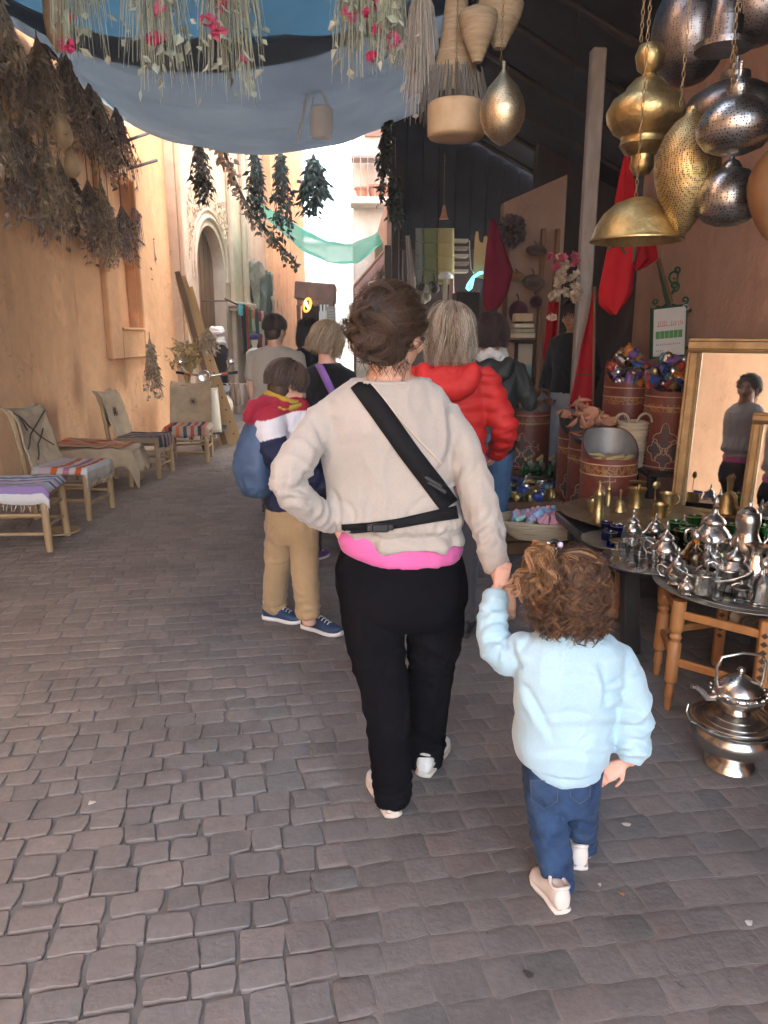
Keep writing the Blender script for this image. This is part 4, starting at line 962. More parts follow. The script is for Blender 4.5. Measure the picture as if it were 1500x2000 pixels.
# board with blurred lettering and white goods at that shop
q = atY(647, 618, 16.9); sg = root('far_sign_board', (q.x, 16.9, q.z-.4), 'grey notice board standing by the far shop', 'sign')
mb = MB(); mb.box((q.x, 16.9, q.z), (.19, .03, .42), ch=.006); mb.build('board', M['greypaint'], sg)
mb = MB(); mb.box((q.x, 16.93, q.z/2-.12), (.04, .03, q.z-.2)); mb.build('post', M['darkwood'], sg)
mb = MB()
for k in range(5): mb.tube([(q.x-.06, 16.88, q.z+.13-k*.06)]+[(q.x-.06+.02*j, 16.88, q.z+.13-k*.06+.012*math.sin(j*2.3+k)) for j in range(1, 7)], .005, 4)
mb.build('lettering', wm, sg, 60)
for i, px in enumerate((627, 634, 640)):
    q = atY(px, 615, 17.0); mb = MB(); mb.lathe([(0, -.16), (.05, -.16), (.045, .05), (.025, .1), (.022, .22), (0, .22)], q, 12); o = mb.build('white_bottle', wm, None, 60, org=(q.x, q.y, q.z-.16)); tag(o, ['left', 'middle', 'right'][i]+' one of three white bottles beside the notice board', 'bottle', 'white bottles at the far shop')
# far right awnings
dk = pm('striped_far_awning', (.05, .045, .05), (.035, .03, .035), .8)
for i, (pts, Y, lb) in enumerate((((762, 478, 692, 560), 13.0, 'dark sloping awning at the far right below the green net'), ((770, 520, 722, 580), 12.3, 'lower sloping dark awning before the far right shops'))):
    a, b = atY(pts[0], pts[1], Y), atY(pts[2], pts[3], Y); aw = root('sloping_awning', a, lb, 'awning', 'sloping awnings at the far right')
    mb = MB(); mb.grid(lambda u, v: a.lerp(b, u)+Vector((0, v*2.2, .05*math.sin(v*9)*u)), 8, 20); mb.build('cloth', dk, aw, 180, solid=.02)
    mb = MB(); mb.tube([a, b], .03, 7); mb.tube([b, (b.x, b.y, 0)], .022, 7); mb.build('pole', M['brownwood'], aw, 60)
    mb = MB(); mb.grid(lambda u, v: a.lerp(b, u)+Vector((0, -.02, -.22*v*(1+.2*math.sin(u*30)))), 20, 3); mb.build('valance', pm('pink_valance', (.45, .32, .28), (.33, .22, .19), .9), aw, 180, solid=.006)
fw = root('far_right_shop_row', (1.2, 13.5, 0), 'shadowed pinkish shop row below the pale far building', 'building')
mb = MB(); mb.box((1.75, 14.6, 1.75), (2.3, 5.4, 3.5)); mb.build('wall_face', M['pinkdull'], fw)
mb = MB(); mb.box((.585, 13.2, 1.3), (.04, 1.6, 2.4)); mb.build('shop_opening', M['darkwood'], fw)
# ================================================================ RIGHT SIDE: GOODS
def metal_mat(name, col, col2, rough=.3, holes=0, hscale=60, engrave=.3, escale=40, tarnish=.5):
    """beaten metal; holes = how much of it is pierced (dark dots)"""
    if name in MATS: return MATS[name]
    m, nt, b = nodes(name)
    n = noise_node(nt, 7, 6, .7); r = ramp(nt, n.outputs[0], [(.3, col2), (.6, col)])
    base = r.outputs[0]
    b.inputs['Metallic'].default_value = 1
    mr = nt.nodes.new('ShaderNodeMapRange'); mr.inputs[3].default_value = rough+.18*tarnish; mr.inputs[4].default_value = rough
    lk(nt, n.outputs[0], mr.inputs[0]); lk(nt, mr.outputs[0], b.inputs['Roughness'])
    if holes:
        tc = nt.nodes.new('ShaderNodeTexCoord'); v = nt.nodes.new('ShaderNodeTexVoronoi'); v.inputs['Scale'].default_value = hscale*1.7; v.inputs['Randomness'].default_value = .35
        lk(nt, tc.outputs['Object'], v.inputs['Vector'])
        n5 = noise_node(nt, 9, 2); mm = nt.nodes.new('ShaderNodeMath'); mm.operation = 'MULTIPLY_ADD'; mm.inputs[1].default_value = .22; mm.inputs[2].default_value = holes-.16
        lk(nt, n5.outputs[0], mm.inputs[0])
        gt = nt.nodes.new('ShaderNodeMath'); gt.operation = 'GREATER_THAN'; lk(nt, v.outputs['Distance'], gt.inputs[0]); lk(nt, mm.outputs[0], gt.inputs[1])
        mx = nt.nodes.new('ShaderNodeMix'); mx.data_type = 'RGBA'; mx.inputs[6].default_value = (.012, .009, .006, 1)
        lk(nt, gt.outputs[0], mx.inputs[0]); lk(nt, base, mx.inputs[7]); base = mx.outputs[2]
        lk(nt, gt.outputs[0], b.inputs['Metallic'])
        bump(nt, b, gt.outputs[0], .5, .003)
    lk(nt, base, b.inputs['Base Color'])
    n2 = noise_node(nt, escale, 3, .6); bump(nt, b, n2.outputs[0], engrave, .004)
    MATS[name] = m; return m
brass = metal_mat('engraved_brass', (.60, .45, .20), (.28, .19, .08), .36, .0, engrave=.65, escale=55)
brassp = metal_mat('pierced_brass', (.70, .54, .26), (.40, .28, .12), .34, .36, 62, .3)
silv = metal_mat('silver_plate', (.62, .585, .53), (.36, .335, .30), .23, engrave=.4, escale=40)
silvp = metal_mat('pierced_silver', (.48, .46, .43), (.22, .21, .20), .27, .36, 62, .45)
darkm = metal_mat('dark_pierced_metal', (.28, .25, .24), (.12, .11, .11), .32, .32, 58, .3)
pewter = metal_mat('worn_tray_metal', (.44, .42, .36), (.30, .28, .23), .42, engrave=.3, escale=60)
brasst = metal_mat('worn_brass_tray', (.42, .34, .22), (.27, .21, .13), .45, engrave=.3, escale=60)
chain_m = metal_mat('chain_metal', (.4, .33, .2), (.2, .16, .1), .4)
wglass = glass_mat('clear_glass', (.95, .95, .95)); bglass = glass_mat('blue_glass', (.01, .06, .55)); gglass = glass_mat('green_glass', (.02, .42, .10)); aglass = glass_mat('amber_glass', (.75, .42, .08))

def lantern(name, px, Y, y0, y1, prof, W, label, mat, cat='lantern', chain_to=None, parts=(), n=32, lean=0):
    """hung lathe body; prof = (r 0..1, t 0..1 from top to bottom); W = width in photo pixels"""
    top, bot = atY(px, y0, Y), atY(px, y1, Y); H = top.z-bot.z
    wr = (atY(px+W/2, (y0+y1)/2, Y)-atY(px-W/2, (y0+y1)/2, Y)).x/2
    o = root(name, top, label, cat, 'metal lanterns hanging over the stall')
    mb = MB(); mb.lathe([(max(r*wr, .0005), top.z-bot.z-t*H) for r, t in prof][::-1], bot, n); mb.build('body', mat, o, 50)
    zt = chain_to or roofz(max(.95, top.x))-.06
    mb = MB(); z = top.z-.004; k = 0
    while z < zt:
        rot = Matrix.Rotation(R(90)*(k % 2), 3, 'Z')
        pts = [top*0+Vector((top.x, top.y, z+.012))+rot @ Vector((.006*math.cos(t), 0, .014*math.sin(t))) for t in [2*PI*j/8 for j in range(9)]]
        mb.tube(pts, .0018, 4, False); z += .024; k += 1
    mb.build('chain', chain_m, o, 60)
    for (nm, t0, t1, r_, mt) in parts:
        z0, z1 = top.z-t0*H, top.z-t1*H; mb = MB()
        mb.lathe([(0, z1), (r_*wr*.92, z1), (r_*wr, lerp(z1, z0, .2)), (r_*wr, lerp(z1, z0, .8)), (r_*wr*.92, z0), (0, z0)], (top.x, top.y, 0), n); mb.build(nm, mt, o, 50)
    return o
def sph(k=14, a=1.0): return [(math.sin(PI*i/k)**a, (1-math.cos(PI*i/k))/2) for i in range(k+1)]
tear = [(.02, 0), (.16, .015), (.17, .05), (.20, .07), (.45, .12), (.75, .22), (.95, .35), (1, .45), (.95, .56), (.78, .70), (.52, .84), (.25, .95), (.08, .995), (.0, 1)]
oval = [(.02, 0), (.08, .02), (.07, .10), (.22, .17), (.30, .20), (.62, .30), (.9, .45), (1, .58), (.96, .70), (.78, .83), (.45, .93), (.14, .99), (0, 1)]
lantern('oval_lantern', 979, 4.0, 118, 285, oval, 88, 'pale brass pointed oval lantern hanging left of the dark wall', metal_mat('pale_pierced_brass', (.72, .60, .40), (.48, .38, .22), .38, .30, 70, .35))
lantern('tiered_lantern', 1252, 3.35, 80, 345, [(.02, 0), (.28, .03), (.37, .10), (.3, .2), (.16, .235), (.17, .25), (.33, .27), (.52, .33), (.56, .36), (.85, .42), (1, .51), (.97, .58), (.8, .66), (.6, .70), (.58, .72), (.62, .76), (.48, .82), (.30, .84), (.29, .86), (.31, .93), (.2, .985), (0, 1)], 148, 'golden brass lantern of stacked bulbs above the dome lamp', brass)
lantern('dome_lamp', 1242, 3.2, 385, 482, [(.03, 0), (.2, .02), (.5, .12), (.75, .32), (.90, .56), (.98, .80), (1.0, .84), (1.03, .86), (1.03, .89), (.99, .90), (.95, .86), (.7, .4), (.3, .14), (0, .12)], 172, 'brass dome lamp shade with an engraved bowl, lowest of the brass lamps', metal_mat('dome_brass', (.52, .39, .17), (.26, .175, .065), .42, 0, engrave=.8, escale=38), cat='lamp')
lantern('teardrop_lantern', 1330, 3.05, 205, 462, tear, 122, 'tall pierced brass teardrop lantern in front of the pink wall', metal_mat('pierced_brass_big', (.60, .45, .21), (.34, .24, .10), .42, .42, 80, .5))
squat = [(.02, 0), (.06, .01), (.05, .16), (.12, .18), (.14, .25), (.28, .27), (.30, .33), (.26, .36), (.5, .41), (.82, .52), (1, .68), (.97, .80), (.75, .93), (.4, .99), (0, 1)]
lantern('squat_lantern', 1430, 2.75, 118, 302, squat, 142, 'bright silver squat lantern with a tall stem, nearest on the right', silvp, parts=())
lantern('wide_lantern', 1424, 3.25, 92, 272, squat, 188, 'wide dull silver lantern partly behind the bright squat one', darkm)
lantern('ball_lantern', 1417, 2.95, 300, 443, [(.02, 0), (.06, .03), (.08, .07), (.20, .10), (.3, .17), (.32, .2), (.55, .24), (.82, .36), (.99, .56), (1, .66), (.9, .82), (.65, .93), (.35, .985), (0, 1)], 120, 'round pierced silver ball lantern, lowest on the right', silvp)
lantern('big_dark_lantern', 1338, 3.6, -40, 168, sph(14, .85), 142, 'large dark ball lantern at the top right behind the others', darkm)
lantern('capped_lantern', 1412, 3.0, -30, 98, [(.1, 0), (.3, .1), (.5, .2), (.55, .5), (.62, .52), (.66, .85), (1, .9), (1, 1), (0, 1)], 105, 'dark flat-bottomed lantern cut by the top edge of the photo', darkm)
lantern('dark_top_lantern', 1470, 3.3, -80, 90, sph(12, .8), 150, 'dark lantern in the top right corner', darkm)
lantern('leather_lantern', 1500, 2.7, 270, 470, tear, 96, 'tan hide lantern cut by the right edge of the photo', pm('tan_hide', (.20, .10, .042), (.14, .068, .028), .55, scale=8, bscale=40, bstr=.3))
# shell-like cones and the conical basket
strw = pm('woven_straw', (.46, .36, .24), (.32, .24, .15), .85, scale=20, sv=(.3, .3, 3), bscale=40, bstr=.8, bdist=.008)
for i, (px, y0, y1, W, Y) in enumerate(((932, 12, 122, 76, 4.4), (975, -10, 95, 90, 4.5))):
    lantern('straw_cone', px, Y, y0, y1, [(.03, 0), (.5, .03), (.95, .12), (1, .2), (.9, .4), (.68, .62), (.42, .84), (.25, 1), (0, 1)], W, ['tan woven cone shade over the oval lantern, left of two', 'tan woven cone shade over the oval lantern, right of two'][i], strw, cat='lampshade')
cb = lantern('conical_basket', 888, 4.6, -60, 190, [(.25, 0), (.36, .02), (.44, .3), (.60, .6), (.78, .75), (1.0, .93), (1.03, 1), (.98, 1), (.7, .8), (0, .78)], 105, 'long straw cone basket with a fringed skirt hanging above a drum', strw, cat='basket')
mb = MB(); rr = random.Random(5); c = atY(888, 165, 4.6)
for i in range(260):
    a = rr.uniform(0, 2*PI); p = c+Vector((math.cos(a)*.15, math.sin(a)*.15, rr.uniform(.0, .08))); mb.tube([p, p+Vector((math.cos(a)*.03, math.sin(a)*.03, -.12)), p+Vector((math.cos(a)*.045, math.sin(a)*.045, -.2))], [.003, .0025, .001], 4, False)
mb.build('fringe', pm('grey_straw', (.22, .21, .19), (.14, .13, .12), .9, bstr=0), cb, 60)
lantern('hide_drum', 890, 4.35, 200, 272, [(.0, 0), (.9, .02), (.985, .08), (1, .2), (1, .72), (.985, .9), (.92, .97), (.6, 1), (0, 1)], 112, 'round flat hide drum with a studded rim hanging below the straw cone', pm('drum_hide', (.56, .40, .24), (.44, .30, .17), .6, scale=8, bscale=60), cat='drum')
lantern('bell_lamp', 867, 9.5, 400, 428, [(.1, 0), (.3, .1), (.45, .5), (.7, .85), (1, 1), (0, 1)], 19, 'small copper bell lamp hanging under the far dark gable', pm('copper_red', (.5, .22, .13), (.38, .16, .09), .4), cat='lamp', chain_to=3.6)

# ---------------------------------------------------------------- painted drums
def drum_mat():
    m, nt, b = nodes('painted_red_tin')
    tc = nt.nodes.new('ShaderNodeTexCoord'); sp = nt.nodes.new('ShaderNodeSeparateXYZ'); lk(nt, tc.outputs['Object'], sp.inputs[0])
    n = noise_node(nt, 9, 6, .7); r = ramp(nt, n.outputs[0], [(.3, (.11, .024, .015)), (.62, (.20, .045, .026)), (.8, (.25, .075, .042))])
    # scrollwork of the two bands: thin ochre lines, only between the raised rings
    w = nt.nodes.new('ShaderNodeTexVoronoi'); w.feature = 'DISTANCE_TO_EDGE'; w.inputs['Scale'].default_value = 30; lk(nt, tc.outputs['Object'], w.inputs['Vector'])
    lt = nt.nodes.new('ShaderNodeMath'); lt.operation = 'LESS_THAN'; lt.inputs[1].default_value = .09; lk(nt, w.outputs['Distance'], lt.inputs[0])
    def band(z0, z1):
        a = nt.nodes.new('ShaderNodeMath'); a.operation = 'COMPARE'; a.inputs[1].default_value = (z0+z1)/2; a.inputs[2].default_value = (z1-z0)/2; lk(nt, sp.outputs[2], a.inputs[0]); return a
    bd = band(.40, .455)
    mu = nt.nodes.new('ShaderNodeMath'); mu.operation = 'MULTIPLY'; lk(nt, lt.outputs[0], mu.inputs[0]); lk(nt, bd.outputs[0], mu.inputs[1])
    mx = nt.nodes.new('ShaderNodeMix'); mx.data_type = 'RGBA'; mx.inputs[7].default_value = (.30, .15, .045, 1); lk(nt, r.outputs[0], mx.inputs[6]); lk(nt, mu.outputs[0], mx.inputs[0])
    # chips and scratches
    n3 = noise_node(nt, 38, 3, .8, sv=(1, 1, 1.6)); s3 = ramp(nt, n3.outputs[0], [(.70, (0, 0, 0)), (.73, (1, 1, 1))])
    m2 = nt.nodes.new('ShaderNodeMix'); m2.data_type = 'RGBA'; m2.inputs[7].default_value = (.33, .22, .16, 1); lk(nt, mx.outputs[2], m2.inputs[6]); lk(nt, s3.outputs[0], m2.inputs[0])
    lk(nt, m2.outputs[2], b.inputs['Base Color']); b.inputs['Roughness'].default_value = .45; bump(nt, b, n.outputs[0], .12, .006)
    MATS['painted_red_tin'] = m; return m
dmat = drum_mat(); ringm = pm('cream_paint_line', (.55, .36, .22), (.40, .25, .15), .6, scale=20, bstr=.1)
zincm = pm('zinc_inside', (.34, .33, .31), (.24, .23, .22), .5, .6, bstr=.1)
motm = pm('cream_motif_paint', (.52, .38, .26), (.38, .26, .17), .6, scale=20, bstr=.1); slm = pm('slate_motif_paint', (.10, .085, .085), (.07, .06, .06), .6, bstr=.1)
def drum(px, Y, zb, H, r, label, rz=0, motif=True, scoop=.17, dark=False):
    p = atY(px, 900, Y); loc = Vector((p.x, Y, zb))
    o = empty('painted_drum', loc, label, 'drum', 'painted tin drums', rz)
    n = 40
    def zt(a): q = (1+math.sin(a))/2; return H+scoop*smoothstep(.12, .95, q)      # back (+Y) stands higher
    v = []; f = []
    for k in range(7):
        t = k/6
        for j in range(n): a = 2*PI*j/n; v.append((r*math.cos(a), r*math.sin(a), zt(a)*t))
    for j in range(n): a = 2*PI*j/n; v.append(((r-.006)*math.cos(a), (r-.006)*math.sin(a), zt(a)+.001))
    for j in range(n): a = 2*PI*j/n; v.append(((r-.008)*math.cos(a), (r-.008)*math.sin(a), H*.55))
    for k in range(7):
        for j in range(n): f.append((k*n+j, k*n+(j+1) % n, (k+1)*n+(j+1) % n, (k+1)*n+j))
    mb = MB(); mb.add(v, f); mb.build('shell', dmat, o, 60)
    mb = MB(); v2 = [((r-.009)*math.cos(2*PI*j/n), (r-.009)*math.sin(2*PI*j/n), zz if k == 0 else zt(2*PI*j/n)-.004) for k, zz in enumerate((H*.5, 1)) for j in range(n)]
    mb.add(v2, [((j+1) % n, j, n+j, n+(j+1) % n) for j in range(n)]); mb.build('lining', zincm, o, 60)
    for z in (H-.105, H-.035, .02):
        mb = MB(); mb.tube([((r+.001)*math.cos(2*PI*j/n), (r+.001)*math.sin(2*PI*j/n), z) for j in range(n+1)], .0042, 6, False); mb.build('raised_ring', ringm, o, 60)
    if motif:      # painted ogee lattice on the front
        mb = MB()
        def on(a, z, k=.0012): return Vector(((r+k)*math.cos(a), (r+k)*math.sin(a), z))
        for ac in (-PI/2-.55,):
            for (da, zc, s) in ((0, .22, .085), (0, .08, .06), (-.35, .14, .06), (.35, .14, .06)):
                pts = [on(ac+da+s*math.cos(t)*(1+.3*math.cos(4*t))/r*.75, zc+s*math.sin(t)*(1+.3*math.cos(4*t))) for t in [2*PI*j/32 for j in range(33)]]
                mb.tube(pts, .0032, 5, False)
            for (da0, z0, da1, z1) in ((.15, .2, .75, .2), (.45, .2, .6, .26), (.45, .2, .6, .14), (.75, .2, .85, .23), (.75, .2, .85, .17)):
                mb.tube([on(ac+lerp(da0, da1, t/6), lerp(z0, z1, t/6)+.012*math.sin(PI*t/6)) for t in range(7)], .0032, 5)
        mb.build('painted_lattice', motm, o, 60)
        mb = MB()
        for (da, zc, s) in ((0, .22, .07), (0, .08, .048), (-.35, .14, .048), (.35, .14, .048)):
            v = [on(-PI/2-.55+da, zc, .0008)]+[on(-PI/2-.55+da+s*math.cos(t)*(1+.3*math.cos(4*t))/r*.75, zc+s*math.sin(t)*(1+.3*math.cos(4*t)), .0008) for t in [2*PI*j/24 for j in range(24)]]
            mb.add(v, [(0, 1+j, 1+(j+1) % 24) for j in range(24)])
        mb.build('painted_field', slm, o, 60)
    return o, loc, r, H
def crate(name, c, size, mat, label, cat='crate', grp=None):
    o = root(name, (c[0], c[1], c[2]-size[2]/2), label, cat, grp); mb = MB(); nb = 4
    for k in range(nb):
        z = c[2]-size[2]/2+size[2]*(k+.5)/nb; h = size[2]/nb-.008
        for (dx, dy, sx_, sy_) in ((0, -size[1]/2, size[0], .016), (0, size[1]/2, size[0], .016), (-size[0]/2, 0, .016, size[1]-.036), (size[0]/2, 0, .016, size[1]-.036)):
            m2 = MB(); m2.box((c[0]+dx, c[1]+dy, z), (sx_, sy_, h), ch=.003); m2.build('slat', mat, o)
    mb.box((c[0], c[1], c[2]+size[2]/2-.012), (size[0]-.03, size[1]-.03, .016)); mb.build('top_board', mat, o)
    return o
drums = []
for (px, Y, zb, H, r, lb) in ((1190, 4.85, .25, .50, .185, 'front painted drum with an open zinc mouth beside the brass trays'),
    (1160, 5.25, .25, .53, .185, 'painted drum heaped with terracotta pieces, second from the front'),
    (1135, 5.65, .25, .55, .185, 'painted drum heaped with terracotta pieces, third from the front'),
    (1302, 5.15, .62, .54, .185, 'painted drum heaped with coloured bells, beside the mirror'),
    (1218, 5.75, .62, .56, .19, 'painted drum heaped with coloured bells, below the hanging flag'),
    (1030, 6.8, .34, .52, .19, 'dark painted drum heaped with brown leather, beside the jeans')):
    drums.append(drum(px, Y, zb, H, r, lb))
for i, (px, Y, zb) in enumerate(((1302, 5.15, .62), (1218, 5.75, .62))):
    p = atY(px, 900, Y); o = root('black_stand', (p.x, Y, 0), ['black metal stand under the drum beside the mirror', 'black metal stand under the drum below the flag'][i], 'stand', 'black drum stands')
    mb = MB(); mb.box((p.x, Y, zb-.02), (.42, .42, .035), ch=.006); mb.build('top', M['darkwood'], o)
    for dx in (-.18, .18):
        for dy in (-.18, .18): mb = MB(); mb.bar((p.x+dx, Y+dy, 0), (p.x+dx, Y+dy, zb-.04), .035); mb.build('leg', M['darkwood'], o)
for i, (px, Y, H) in enumerate(((1190, 4.85, .245), (1160, 5.26, .245), (1135, 5.67, .245), (1030, 6.8, .335))):
    p = atY(px, 900, Y); crate('wooden_crate', (p.x, Y, H/2), (.38, .37, H), M['brownwood'], ['slatted crate under the front painted drum', 'slatted crate under the second terracotta drum', 'slatted crate under the third terracotta drum', 'slatted crate under the dark drum of leather'][i], 'crate', 'crates under the drums')
# heaps in the drums
def heap_pts(o, r, H, n, rr, lift=.16, sl=.15):
    out = []
    for i in range(n):
        a = rr.uniform(0, 2*PI); q = math.sqrt(rr.random())*r*.92; x, y = q*math.cos(a), q*math.sin(a)
        out.append(Vector((x, y, H-.03+sl*(y/r+1)/2+lift*(1-(q/r)**2)*rr.uniform(.3, 1))))
    return out
tcm = pm('terracotta_pale', (.52, .24, .14), (.42, .18, .10), .85, scale=12, bscale=90)
def shard(mb, p, rr, s):
    kind = rr.random(); rot = Matrix.Rotation(rr.uniform(0, 2*PI), 3, 'Z') @ Matrix.Rotation(rr.uniform(-1, 1), 3, 'X')
    if kind < .45:      # shallow bowl
        mb.lathe([(0, 0), (s*.5, .004), (s, s*.42), (s*1.02, s*.46), (s*.95, s*.46), (s*.48, s*.1), (0, s*.08)], p, 14, rot)
    elif kind < .75:    # curved arm
        pts = [p+rot @ Vector((s*1.3*math.cos(t), s*1.3*math.sin(t), 0)) for t in [i*.45 for i in range(6)]]; mb.tube(pts, [s*.16, s*.26, s*.28, s*.26, s*.2, s*.08], 8)
    else:               # pointed dish
        mb.rings([(p+rot @ Vector((0, y*s, .25*s*y*y)), rot @ Vector((w*s, 0, 0)), rot @ Vector((0, 0, .12*s))) for y, w in ((-1.3, .05), (-.8, .4), (0, .6), (.8, .42), (1.4, .06))], 10)
for di, nn in ((1, 34), (2, 34)):
    o_, loc, r, H = drums[di]; rr = random.Random(40+di)
    for k, p in enumerate(heap_pts(o_, r, H, nn, rr, .17, .16)):
        mb = MB(); shard(mb, Vector((0, 0, 0)), rr, rr.uniform(.035, .06)); ob = mb.build('terracotta_piece', tcm, None, 60); ob.location = loc+p
        tag(ob, ['', 'small curved terracotta piece heaped in the second painted drum', 'small curved terracotta piece heaped in the third painted drum'][di], 'terracotta', 'terracotta pieces in the drums')
o_, loc, r, H = drums[0]; rr = random.Random(60)
hornm = pm('dried_horn', (.42, .31, .14), (.30, .21, .09), .6, scale=14, bscale=60)
for k in range(16):
    a = rr.uniform(0, PI); p = Vector((rr.uniform(-.12, .10), rr.uniform(-.13, .02), H-.045+rr.uniform(0, .05))); d = Vector((math.cos(a), math.sin(a)*.5, rr.uniform(-.1, .2)))
    mb = MB(); mb.tube([-d*.06, Vector((0, 0, .01)), d*.07], [.013, .017, .006], 8); ob = mb.build('dried_pod', hornm, None, 70); ob.location = loc+p; tag(ob, 'yellowish dried pod inside the front painted drum', 'pod', 'dried pods in the front drum')
bellcols = [('brass', brass), ('silver', silv), ('red', pm('red_enamel', (.45, .06, .03), (.3, .04, .02), .3)), ('blue', pm('blue_enamel', (.04, .07, .28), (.03, .05, .2), .3)), ('orange', pm('orange_enamel', (.6, .2, .03), (.45, .14, .02), .3)), ('teal', pm('teal_enamel', (.08, .25, .24), (.05, .18, .17), .3)), ('violet', pm('violet_enamel', (.22, .10, .28), (.16, .07, .2), .35))]
bellmesh = {}
def bell(col, loc, rot, s, label, grp):
    nm, mt = col
    if nm not in bellmesh:
        mb = MB(); mb.lathe([(.0, .05), (.006, .05), (.007, .038), (.018, .034), (.026, .02), (.030, .004), (.036, -.012), (.038, -.016), (.030, -.016), (.024, .002), (0, .015)], n=16)
        pr = mb.build('bell', mt, None, 50); bellmesh[nm] = pr.data; o = pr
    else: o = bpy.data.objects.new('bell', bellmesh[nm]); COL.objects.link(o)
    o.location = loc; o.rotation_euler = rot; o.scale = (s, s, s); tag(o, label, 'bell', grp); return o
for di, nn in ((3, 60), (4, 55)):
    o_, loc, r, H = drums[di]; rr = random.Random(80+di)
    for p in heap_pts(o_, r, H, nn, rr, .19, .15):
        c_ = rr.choice(bellcols[:2]+bellcols)
        bell(c_, loc+p, (rr.uniform(-1.5, 1.5), rr.uniform(-1.5, 1.5), rr.uniform(0, 6)), rr.uniform(.8, 1.3), 'small %s bell heaped in the drum %s' % (c_[0], 'beside the mirror' if di == 3 else 'below the flag'), 'bells in the drums')
o_, loc, r, H = drums[5]; rr = random.Random(90); lea = pm('brown_leather', (.20, .09, .04), (.12, .05, .022), .6, scale=12, bscale=60)
for k, p in enumerate(heap_pts(o_, r, H, 26, rr, .2, .15)):
    mb = MB(); shard(mb, Vector((0, 0, 0)), rr, rr.uniform(.04, .06)); ob = mb.build('leather_piece', lea, None, 60); ob.location = loc+p; tag(ob, 'brown leather piece heaped in the dark drum', 'leather', 'leather pieces in the dark drum')
# handled basket between drums
bp = atY(1238, 810, 5.05); bk = root('straw_basket', (bp.x, 5.05, .62), 'tall coiled straw basket with handles between two drums', 'basket')
for k in range(12):
    z = .66+k*.026; rr_ = .075+.018*k/11
    mb = MB(); mb.tube([(bp.x+rr_*math.cos(t), 5.05+rr_*math.sin(t), z+.003*math.sin(3*t+k)) for t in [2*PI*j/24 for j in range(25)]], .0145, 6, False); mb.build('coil', strw, bk, 60)
for q in (-1, 1): mb = MB(); mb.tube([(bp.x+q*.08+.05*math.cos(t), 5.05, .95+.06*math.sin(t)) for t in [PI*j/8 for j in range(9)]], .009, 6); mb.build('handle', strw, bk, 60)
mb = MB(); mb.lathe([(0, .66), (.07, .66), (.07, .64), (0, .64)], (bp.x, 5.05, 0), 20); mb.build('bottom', strw, bk, 60)

# ---------------------------------------------------------------- mirrors
gold = metal_mat('gilt_wood', (.42, .30, .15), (.22, .15, .08), .45, engrave=.4, escale=30)
mirr, nt, b = nodes('mirror_glass'); b.inputs['Base Color'].default_value = (.8, .8, .8, 1); b.inputs['Metallic'].default_value = 1; b.inputs['Roughness'].default_value = .02
n_ = noise_node(nt, 3, 3); rr_ = ramp(nt, n_.outputs[0], [(.3, (.75, .74, .72)), (.7, (.86, .85, .84))]); lk(nt, rr_.outputs[0], b.inputs['Base Color'])
def framed(name, bl, br, H, lean, fw, mat, label, glass=True, cat='mirror', back=None, th=.04):
    """frame standing on the ground line bl-br, leaning back"""
    bl, br = Vector(bl), Vector(br); x = (br-bl); W = x.length; x.normalize(); nrm = Vector((x.y, -x.x, 0)); 
    up = (Vector((0, 0, 1))*math.cos(lean)-nrm*math.sin(lean)).normalized(); nn = x.cross(up).normalized()
    o = root(name, bl, label, cat)
    def P(u, v, d=0): return bl+x*u+up*v+nn*d
    for (u0, v0, u1, v1, nm) in ((0, 0, 0, H, 'frame_side'), (W, 0, W, H, 'frame_side'), (0, 0, W, 0, 'frame_bottom'), (0, H, W, H, 'frame_top')):
        ho = nm != 'frame_side'; e = -fw*.5 if ho else fw*.5
        for k, (off, wd, d, tt) in enumerate(((0, 1.0, 0, th), (0, .55, th*.55, th*.5), (.32, .16, th*.6, th*.55))):
            if k == 2:
                cu, cv = W/2, H/2; sgu = (1 if u0 < cu else -1) if not ho else 0; sgv = (1 if v0 < cv else -1) if ho else 0
            else: sgu = sgv = 0
            a_ = P(u0+sgu*off*fw+(e if ho else 0), v0+sgv*off*fw+(0 if ho else e), d); b_ = P(u1+sgu*off*fw-(e if ho else 0), v1+sgv*off*fw-(0 if ho else e)*1.0+(0 if ho else 0), d)
            if ho: a_, b_ = P(u0-fw*.5+k*.002, v0+sgv*off*fw, d), P(u1+fw*.5-k*.002, v1+sgv*off*fw, d)
            else: a_, b_ = P(u0+sgu*off*fw, v0+fw*.5, d), P(u1+sgu*off*fw, v1-fw*.5, d)
            mb = MB(); mb.bar(a_, b_, fw*wd if not ho else tt, tt if not ho else fw*wd, .006, up=nn if not ho else up) if False else mb.bar(a_, b_, fw*wd, tt, .005, up=nn); mb.build(nm, mat, o)
    mb = MB(); mb.quad(P(fw*.4, fw*.4, .004), P(W-fw*.4, fw*.4, .004), P(W-fw*.4, H-fw*.4, .004), P(fw*.4, H-fw*.4, .004)); mb.build('glass' if glass else 'picture', mirr if glass else back, o)
    mb = MB(); mb.bar(P(W/2, fw*.3, -.014), P(W/2, H-fw*.3, -.014), W, .018, 0, up=nn); mb.build('backing', M['darkwood'], o)
    return o
m0 = atY(1322, 1000, 4.35); H = (atY(1352, 690, 4.5)-m0).length
framed('gilt_mirror', (m0.x, 4.35, m0.z), (m0.x+.47, 3.98, m0.z), 1.0, R(5), .085, gold, 'tall gilt framed mirror leaning among the drums on the right')
mm = atY(1452, 1030, 3.75)
framed('brown_framed_mirror', (mm.x, 3.75, mm.z), (mm.x+.42, 3.35, mm.z), .58, R(6), .06, gold, 'smaller brown framed mirror cut by the right edge')
